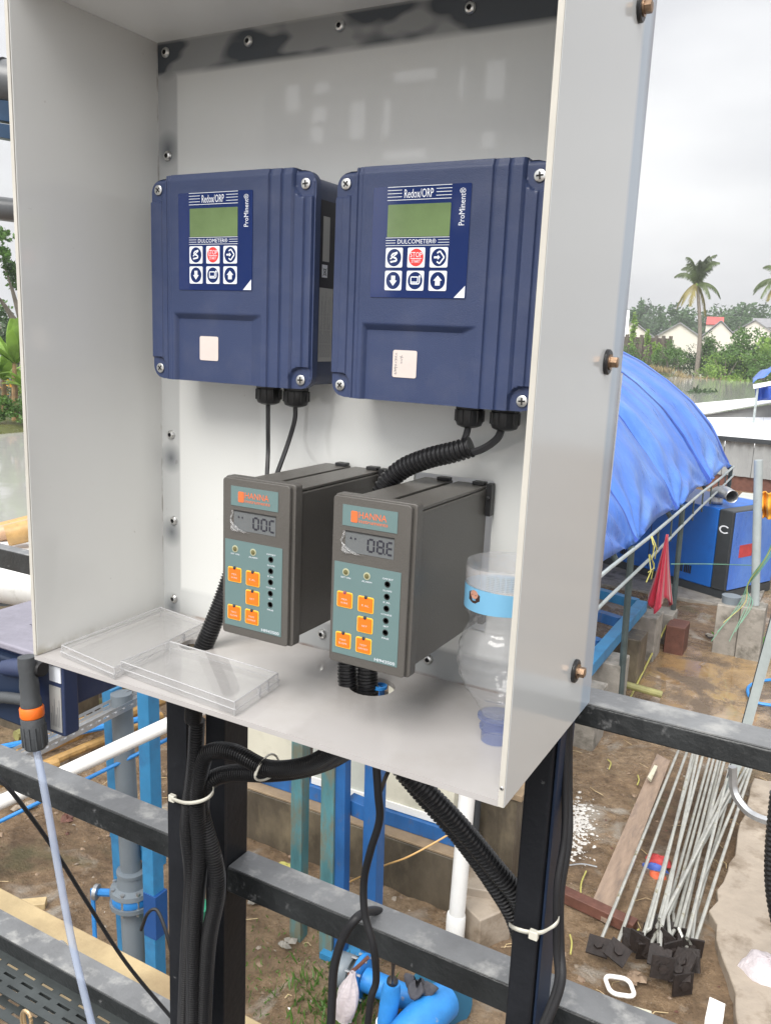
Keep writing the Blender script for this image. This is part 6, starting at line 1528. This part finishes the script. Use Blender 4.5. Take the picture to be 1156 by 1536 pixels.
# ------------------------------------------------------------------ loose items on the cabinet floor
def tray(label, corners, h, inner=.0012):
    """clear rectangular cover lying open side down"""
    C_ = [Vector((p_.x, p_.y, ZC)) for p_ in corners]; r_ = thing('clear_cover', label, 'plastic cover', sum(C_, Vector()) / 4, 'clear plastic covers')
    up = Vector((0, 0, 1)); cen = sum(C_, Vector()) / 4
    out_b = [c + (c - cen).normalized() * .0012 + up * .0008 for c in C_]; out_m = [c + up * h * .52 for c in C_]; lip = [c + (c - cen).normalized() * .0018 + up * h * .5 for c in C_]; out_t = [c + up * h for c in C_]
    mb = MB(); mb.add(out_b + lip + out_m + out_t, [(0, 1, 2, 3)] + [(k * 4 + i, k * 4 + (i + 1) % 4, k * 4 + 4 + (i + 1) % 4, k * 4 + 4 + i) for k in range(3) for i in range(4)] + [(12, 13, 14, 15)])
    mb.build('shell', M['clear'], r_, smooth=0, bevel=.0009)
    M.setdefault('clear_edge', clear('clear_edge', (.95, .95, .97), base=.5, rough=.1))
    mb = MB()
    for i in range(4): mb.tube([out_t[i], out_t[(i + 1) % 4]], .0007, 6); mb.tube([lip[i], lip[(i + 1) % 4]], .0005, 6); mb.tube([C_[i] + up * .001, out_t[i]], .0006, 6)
    mb.build('edge', M['clear_edge'], r_)
    e0, e1 = C_[3], C_[0]
    mb = MB()
    for t_ in (.25, .45):
        q_ = C_[2].lerp(C_[3], t_); mb.beam(q_ + up * h * .2, q_ + up * h * .9, .003, .0022)
    mb.build('clip', M['clear_edge'], r_)
    return r_
hh = .012
tray('clear plastic cover lying against the left side panel', [atz(93, 968, ZC + hh), atz(241, 911, ZC + hh), atz(305, 934, ZC + hh), atz(172, 1002, ZC + hh)], hh)
tray('clear plastic cover overhanging the front edge of the cabinet floor', [atz(182, 992, ZC + hh + .0015), atz(255, 962, ZC + hh + .0015), atz(417, 1010, ZC + hh + .0015), atz(352, 1053, ZC + hh + .0015)], hh + .0015)

# upside-down clear bottle standing on its neck
bx_, by_ = .4612, -.092
bo = thing('water_bottle', 'upside down clear plastic water bottle with sky blue label beside the right panel', 'bottle', (bx_, by_, ZC))

hb_ = topz((bx_, by_ , 0), 843) - ZC
print('bottle h', hb_)
k_ = hb_ / .165; RS = 1.0; zl0 = topz((bx_, by_, 0), 907) - ZC; zl1 = topz((bx_, by_, 0), 878) - ZC
pf = [(.0125, .001), (.0125, .012), (.0145, .0125), (.0145, .0145), (.0125, .015), (.0125, .0215), (.0165, .0225), (.0165, .0245), (.013, .026)]
zz = lambda py: (topz((bx_, by_, 0), py) - ZC) / k_
body = [(.013, .026), (.0150, .030), (.0205, zz(1048)), (.0290, zz(1030)), (.0345, zz(1010)), (.0368, zz(990)), (.0360, zz(968)), (.0325, zz(950)), (.0288, zz(938)), (.0285, zz(930)), (.0312, zz(918)), (.0335, zz(908)), (.0335, zz(850))]
rib = []
for i in range(len(body) - 1):
    (r0_, h0_), (r1_, h1_) = body[i], body[i + 1]
    for s_ in range(4): t_ = s_ / 4; rr2 = r0_ + (r1_ - r0_) * t_; h_ = h0_ + (h1_ - h0_) * t_; rib.append((RS * rr2 + (.0005 * math.sin(h_ * 1500) if h_ < .110 else 0), h_ * k_))
rib.append((RS * body[-1][0], body[-1][1] * k_)); rib.append((RS * .0330, .1652 * k_))
MB().lathe(rib, (bx_, by_, ZC), n=48, cap=False).build('shell', M['bottle'], bo, smooth=60, recalc=False)
MB().lathe([(a, b * k_) for a, b in pf], (bx_, by_, ZC), n=36, cap=False).build('blue_neck', M['bottle_blue'], bo, smooth=40, recalc=False)
mb = MB(); nn = 60
def lab(u, v):
    a = u * 2 * math.pi; z0 = zl0 + .0012 * math.sin(a + 1.2); z1 = zl1 + .002 * math.sin(a + 3.6); z_ = z0 + (z1 - z0) * v
    r0_ = .0338
    return Vector((bx_ + math.cos(a) * r0_, by_ + math.sin(a) * r0_, ZC + z_))
def lab2(u, v):
    a = u * 2 * math.pi; z0 = zl1 + .0004 + .002 * math.sin(a + 3.6); z1 = hb_ - .0015 - .001 * math.sin(a * 2); return Vector((bx_ + math.cos(a) * .0338, by_ + math.sin(a) * .0338, ZC + z0 + (z1 - z0) * v))
MB().grid(lab2, 60, 3).build('pale_label', M['label_pale'], bo, smooth=60, recalc=False)
mb = MB(); mb.grid(lab, nn, 3); lbo = mb.build('label', M['label_blue'], bo, smooth=60, recalc=False)
# small printed portrait (head upside down) and pale text block on the label
def on_b(a, z, r=.0340): return Vector((bx_ + math.cos(a) * r * RS, by_ + math.sin(a) * r * RS, ZC + z))
a0 = math.radians(-118)
mb = MB(); cz0 = zl1 - .0042
mb.add([on_b(a0 + .20 * math.cos(t_ * .42) * (1 + .15 * math.sin(t_ * 2.3)), cz0 - .0010 + .0052 * math.sin(t_ * .42)) for t_ in range(15)], [tuple(range(15))]); mb.mi = 1
mb.add([on_b(a0 + .02 + .13 * math.cos(t_ * .52), cz0 + .0012 + .0036 * math.sin(t_ * .52), .0342) for t_ in range(12)], [tuple(range(12))]); mb.mi = 0
mb.add([on_b(a0 + .02 + .06 * s_ + .02 * math.cos(t_ * 1.05), cz0 + .0008 + .0004 * math.sin(t_ * 1.05), .0343) for s_ in (-1,) for t_ in range(6)], [tuple(range(6))])
mb.add([on_b(a0 + .08 + .02 * math.cos(t_ * 1.05), cz0 + .0008 + .0004 * math.sin(t_ * 1.05), .0343) for t_ in range(6)], [tuple(range(6))])
mb.build('printed_portrait', [M['hair'], M['skin']], lbo, smooth=0, recalc=False)
mb = MB()
for r in range(9):
    for c in range(6):
        a_ = a0 + .35 + c * .12; z_ = zl1 + .003 + r * .0014; mb.add([on_b(a_, z_), on_b(a_ + .09, z_), on_b(a_ + .09, z_ + .0005), on_b(a_, z_ + .0005)], [(0, 1, 2, 3)])
mb.build('small_print', M['label_grey'], lbo, smooth=0, recalc=False)

# ------------------------------------------------------------------ metering pump and its fitting, left
yp = .03
xR = aty(118, 1060, .0).x
pm = thing('metering_pump', 'dark blue metering pump housing with pale lid left of the cabinet', 'pump', (-.1, 0, 3.38))
a_ = aty(98, 1107, -.07); zb1 = a_.z; x1 = a_.x
zt_ = aty(56, 986, -.07).z
print('pump', x1, zb1, zt_, 'back', atx(118, 1105, x1 + .002))
yb_ = atx(121, 1100, x1).y
MB().box((x1 - .20, -.07, zb1), (x1, yb_, zt_)).build('body', M['navy'], pm, bevel=.003)
MB().box((x1 - .20, yb_ + .001, zb1 + .03), (x1 - .01, .12, zt_)).build('rear_housing', M['navy'], pm, bevel=.003)
MB().box((x1 - .21, -.078, zt_ + .0005), (x1 + .004, .125, zt_ + .010)).build('lid', M['lid_lilac'], pm, bevel=.003)
mb = MB(); zl_ = zt_ + .0122
mb.box((x1 - .12, -.02, zl_), (x1 + .003, -.0188, zl_ + .0002)); mb.box((x1 - .12, .05, zl_), (x1 - .02, .056, zl_ + .0002)); mb.box((x1 - .060, -.0186, zl_), (x1 - .0588, .0495, zl_ + .0002)); mb.build('lid_seam', M['dark_slot'], pm)
MB().box((x1 - .0235, -.0712, zb1 + .006), (x1 - .0035, -.0702, zt_ - .030)).build('type_label', M['label_grey'], pm)
MB().box((x1 - .0225, -.0712, zt_ - .024), (x1 - .0025, -.0702, zt_ - .004)).build('white_sticker', M['print_white'], pm)
mb = MB()
for k in range(6):
    mb.box((x1 - .021 + .0028 * k, -.0716, zb1 + .012), (x1 - .0202 + .0028 * k, -.0714, zb1 + .028 + .010 * (k % 3)))
mb.build('small_print', M['print_grey'], pm, kind='stuff')
# liquid end with fitting
fc = aty(46, 1040, -.098); fs = (fc - CAM).length / FPX
ft_ = thing('hose_fitting', 'dark grey pump head fitting with bright orange ring', 'fitting', fc)
A_ = aty(40, 985, -.098); B_2 = aty(54, 1122, -.098); D_ = (B_2 - A_).normalized(); Lf = (B_2 - A_).length
rr4 = fs * .88
MB().lathe([(13 * rr4, 0), (14 * rr4, Lf * .1), (13 * rr4, Lf * .2), (15 * rr4, Lf * .32), (14 * rr4, Lf * .42), (16 * rr4, Lf * .48), (16 * rr4, Lf * .53)], A_, D_, 24).build('stem', M['fitting'], ft_)
MB().lathe([(17 * rr4, Lf * .535), (18.2 * rr4, Lf * .55), (18.2 * rr4, Lf * .635), (17 * rr4, Lf * .65)], A_, D_, 28).build('orange_ring', M['orange_ring'], ft_)
mb = MB(); mb.lathe([(17 * rr4, Lf * .655), (18 * rr4, Lf * .67), (17.5 * rr4, Lf * .96), (15 * rr4, Lf), (6 * rr4, Lf)], A_, D_, 24)
_, x_, u_ = ortho(D_)
for k in range(12):
    o_ = (x_ * math.cos(k * .5236) + u_ * math.sin(k * .5236)) * 17.6 * rr4; mb.beam(A_ + D_ * Lf * .74 + o_, A_ + D_ * Lf * .97 + o_, 2.6 * rr4, 2.6 * rr4)
mb.build('ribbed_nut', M['fitting'], ft_)
MB().tube([aty(-40, 1046, -.09), aty(8, 1046, -.098), aty(40, 1050, -.098)], 9 * rr4, 16).build('side_arm', M['fitting'], ft_)
MB().lathe([(11 * rr4, -.006), (13 * rr4, 0), (13 * rr4, .008), (9 * rr4, .012)], aty(60, 1003, -.088), D_.cross((0, 1, 0)).normalized() * -1, 22).build('vent_cap', M['gland'], ft_)
MB().tube([aty(12, 1000, -.08), aty(50, 1004, -.088)], 15 * rr4, 16).build('head_body', M['navy'], ft_)
MB().box((x1 - .15, -.086, zb1 + .004), (x1 - .050, -.0705, zt_ - .004)).build('head_plate', M['blue_black'], ft_, bevel=.004)
wire('clear_hose', [aty(54, 1118, -.098), aty(66, 1180, -.10), aty(82, 1270, -.10), aty(98, 1360, -.10), aty(112, 1430, -.10), aty(134, 1520, -.10), aty(150, 1580, -.10)], .0046, 'tube', 'clear bluish hose running down from the orange ringed fitting', 'hose', sm=10, n=14)

# ------------------------------------------------------------------ far left near pieces
yq = 1.5
za_, zb2 = aty(25, 829, yq).z, aty(25, 858, yq).z
rail(-3.5, aty(60, 840, yq).x + .6, za_, za_ - zb2, .06, 'far_rail', 'black rail of the neighbouring frame at the left edge', y=yq + .03)
xq = aty(-140, 840, yq).x
lg = thing('far_frame_post', 'black post of the neighbouring frame just left of the picture', 'post', (xq, yq + .03, 0)); MB().box((xq - .03, yq, -.05), (xq + .03, yq + .06, za_ - (za_ - zb2) - .001)).build('shaft', M['black_steel'], lg)
yw = 2.0
pw = thing('white_drain_pipe', 'fat white pvc pipe with grey coupling at the left edge', 'pipe', aty(0, 880, yw)); sw = (aty(30, 880, yw) - CAM).length / FPX
c_a, c_b = aty(8, 876, yw), aty(60, 882, yw + .02); dq = (c_b - c_a).normalized()
MB().tube([c_a, c_a + dq * 1.3], 27 * sw, 28).build('pipe', M['pvc_white'], pw)
MB().tube([c_a - dq * .35, c_a + dq * .01], 31 * sw, 28).build('coupling', M['pvc_grey'], pw, bevel=.004)
MB().tube([c_a - dq * .9, c_a - dq * .34], 27 * sw, 28).build('pipe', M['pvc_white'], pw)
# bamboo logs resting on a white tank roof
yb2 = 4.6
lz = aty(30, 805, yb2)
def log(a, b, r, m, label):
    return tag(MB().tube([Vector(a).lerp(Vector(b), i / 8) for i in range(9)], [r * (1 + .04 * (i % 2)) for i in range(9)], 16).build('bamboo_log', M[m]), label, 'bamboo log', 'bamboo logs at the left')
s5 = (aty(20, 800, yb2) - CAM).length / FPX
a_ = aty(10, 804, yb2); e_ = aty(60, 792, yb2 + .25)
log(a_, a_ + (e_ - a_) * 4, 15 * s5, 'bamboo', 'short fat bamboo log whose dark cut end faces the camera')
a_ = aty(-20, 800, yb2 + .3); e_ = aty(60, 780, yb2 + .6)
log(a_ + (a_ - e_) * 2, a_ + (e_ - a_) * 3, 11 * s5, 'bamboo', 'long pale bamboo log lying above the fat one')
a_ = aty(5, 799, yb2 + .18); e_ = aty(60, 785, yb2 + .45)
log(a_ + (a_ - e_) * 2, a_ + (e_ - a_) * 3, 11 * s5, 'bamboo_pale', 'middle pale bamboo log just behind the fat one')
zr_ = aty(20, 822, yb2).z
tk = thing('white_topped_tank', 'white topped tank under the bamboo logs', 'tank', (lz.x - .3, yb2 + 1, 0))
MB().box((lz.x - 2.5, yb2 - .5, zr_ - .06), (lz.x + .9, yb2 + .25, zr_ - .02)).build('top', M['roof_white'], tk, bevel=.01)
MB().box((lz.x - 2.4, yb2 - .4, -.1), (lz.x + .8, yb2 + .2, zr_ - .062)).build('wall', M['concrete_dark'], tk)

# overhead pipes at the far left
yo = 3.0
so_ = (aty(0, 120, yo) - CAM).length / FPX
def opipe(pxa, pya, pxb, pyb, r, m, name, label, cat='pipe', y=yo, up=True):
    a_, b_ = aty(pxa, pya, y), aty(pxb, pyb, y + .2); d_ = b_ - a_
    return tag(MB().tube([a_ - d_ * 3, b_ + d_ * .9], r * so_, 26).build(name, M[m]), label, cat)
M['pipe_dark'] = mat('dark_grey_pipe', (.10, .105, .11), .35, var=.2)
op = thing('overhead_pipe', 'large dark grey overhead pipe with a cable band at the left edge', 'pipe', aty(0, 124, yo))
a_, b_ = aty(-40, 118, yo), aty(40, 132, yo + .15); d_ = b_ - a_
MB().tube([a_ - d_ * 3, b_ + d_ * .8], 29 * so_, 28).build('pipe', M['pipe_dark'], op)
c_ = aty(6, 125, yo + .08); MB().tube([c_ - d_.normalized() * .004, c_ + d_.normalized() * .004], 30 * so_, 28).build('band', M['gland'], op)
M['beam_blue'] = mat('dark_blue_beam', (.012, .045, .10), .35, var=.2)
ob_ = thing('overhead_beam', 'dark blue overhead beam with two flanges at the left edge', 'beam', aty(0, 168, yo))
for py0, py1_ in ((166, 24), (196, 17)):
    a_, b_ = aty(-40, py0 - 6, yo), aty(40, py0 + 8, yo + .1); d_ = b_ - a_
    MB().beam(a_ - d_ * 3, b_ + d_ * .8, .12, py1_ * so_, up=(0, 0, 1)).build('flange', M['beam_blue'], ob_, bevel=.004)
op2 = thing('overhead_pipe', 'black lower overhead pipe with rounded end at the left edge', 'pipe', aty(0, 313, yo))
a_, b_ = aty(-40, 308, yo), aty(26, 316, yo + .1); d_ = b_ - a_
MB().tube([a_ - d_ * 4, a_, b_, b_ + d_ * .1], 15 * so_, 24).build('pipe', M['pipe_dark'], op2)
MB().tube([b_ + d_ * .1, b_ + d_ * .22], [15 * so_, 9 * so_], 24).build('end_cap', M['gland'], op2)
xs__ = -4.2
for yy_ in (yo - .5,):
    g_ = thing('overhead_support', 'steel support column for the overhead pipes left of the picture', 'column', (xs__, yy_, 0)); MB().beam((xs__, yy_, -.05), (xs__, yy_, 5.6), .15, .15).build('shaft', M['beam_blue'], g_)

# timber plank, trays and deck edge in the lower left corner
a_, b_ = aty(-60, 1368, .30), aty(275, 1560, .22)
pk = thing('timber_plank', 'pale timber plank wrapped in plastic film above the bottom rail', 'plank', a_)
pz = aty(120, 1440, .24).z
MB().box((-2.2, .155, pz - .03), (.10, .30, pz)).build('board', M['wood_pale'], pk, bevel=.003)
lt = thing('slotted_tray', 'dark slotted cable tray in the bottom left corner', 'cable tray', (-.6, .0, pz - .06))
M['tray_dark'] = mat('dark_galvanised', (.075, .085, .085), .4, .5, var=.3, vs_=14)
zt_l = zb_ - .030
for k, (pyt_, dz_) in enumerate(((1492, 0), (1530, -.012))):
    y_ = atz(60, pyt_, zt_l + dz_).y - .03; z_ = zt_l + dz_
    slotted(lt, Vector((-1.4, y_, z_)), Vector((1, 0, 0)), Vector((0, 1, 0)), 1.38, .062, ('tray_bed', 'tray_dark'), rows=3, sl=.026, gap=.016, sw=.005)
    MB().box((-1.4, y_ + .063, z_ - .006), (-.02, y_ + .065, z_ + .014)).build('tray_side', M['tray_dark'], lt)
c_ = aty(40, 1526, -.12); s6 = (c_ - CAM).length / FPX
mb = MB()
for R_a, R_b, ox, oz in ((15, 9, 0, -6), (9, 6, 2, 0)):
    pts = [c_ + Vector(((ox + R_b * math.cos(a * .2618)) * s6, 0, (oz + (R_a if 0 < a < 12 else R_a + 10) * math.sin(a * .2618)) * s6)) for a in range(26)]
    mb.tube(pts, 2.0 * s6, 8)
tag(mb.build('brass_clip', M['brass']), 'brass coloured wire clip in the bottom left corner', 'clip')
wire('clear_band', PY([(68, 1434, .2), (80, 1418, .22), (95, 1414, .24), (103, 1428, .26)]), .0035, 'tube', 'loop of clear tape standing on the timber plank', 'tape')

# strap and conduit at the right edge near the slab
wire('steel_strap', [aty(1098, 1150, 5.0), aty(1100, 1185, 5.0), aty(1114, 1210, 4.95), aty(1135, 1226, 4.9), aty(1180, 1240, 4.85)], .03, 'galv', 'grey curved strap beside the rods at the right edge', 'strap')
mb = MB(); corrugated(mb, [aty(1166, 1190, 4.2), aty(1158, 1280, 4.2), aty(1160, 1345, 4.2), aty(1175, 1420, 4.2)], .045, .03)
tag(mb.build('corrugated_conduit', M['conduit'], smooth=50, recalc=False), 'corrugated black hose cut by the right edge above the slab', 'hose', cg)

# ------------------------------------------------------------------ unseen screen added behind the camera, openings shaped to make the reflections
sf = thing('reflection_screen', 'grey screen added behind the viewer, openings cut for the panel reflections', 'screen', (0, -4, 0))
c00 = aty(250, 475, 4.2); c11 = aty(800, 62, 4.2)
CX0, CX1, CZ0, CZ1 = c00.x, c11.x + .3, c00.z, c11.z
op_ = []
for qa, qb, qc, qd in ((473, 125, 499, 141), (470, 162, 495, 185), (467, 191, 490, 215), (527, 154, 552, 210), (512, 158, 518, 196), (430, 128, 455, 168), (421, 210, 428, 247), (592, 105, 659, 121), (731, 92, 759, 151), (723, 199, 747, 223), (576, 227, 643, 239), (575, 150, 590, 205), (690, 100, 700, 150), (560, 268, 604, 452), (700, 300, 712, 345)):
    a_, b_ = aty(qa, qb, 4.2), aty(qc, qd, 4.2); op_.append((min(a_.x, b_.x), max(a_.x, b_.x), b_.z, a_.z))
V, Fc = sheet_holes([(CX0, CZ0), (CX1, CZ0), (CX1, CZ1), (CX0, CZ1)], [[(a, c), (b, c), (b, d), (a, d)] for a, b, c, d in op_], .05, lambda a, b, c: Vector((a, -4.2 + c, b)))
MB().add(V, Fc).build('screen_sheet', M['screen_grey'], sf, smooth=0)
for xx in (CX0 + .1, 0, CX1 - .1): MB().beam((xx, -4.35, -.05), (xx, -4.35, CZ1), .14, .14).build('column', M['screen_grey'], sf)
dkp = thing('platform_deck', 'grey platform deck under the viewer', 'deck', (0, -2, 2.2)); MB().box((-2.6, -4.3, 2.15), (2.8, -.15, 2.25)).build('plate', M['rail_steel'], dkp)
for xx in (-2.4, 2.6):
    for yy in (-4.1, -.3): MB().beam((xx, yy, -.05), (xx, yy, 2.148), .12, .12).build('leg', M['rail_steel'], dkp)

# ------------------------------------------------------------------ rainy air
hz = bpy.data.materials.new('rain_haze'); hz.use_nodes = True; hn = hz.node_tree.nodes; hn.remove(hn['Principled BSDF'])
pv = hn.new('ShaderNodeVolumePrincipled'); pv.inputs['Color'].default_value = (.93, .95, .97, 1); pv.inputs['Density'].default_value = .0007; pv.inputs['Anisotropy'].default_value = .2
hz.node_tree.links.new(pv.outputs[0], hn['Material Output'].inputs['Volume'])
MB().box((-1520, -70, -3), (920, 2020, 45)).build('haze', hz, smooth=0, kind='stuff')
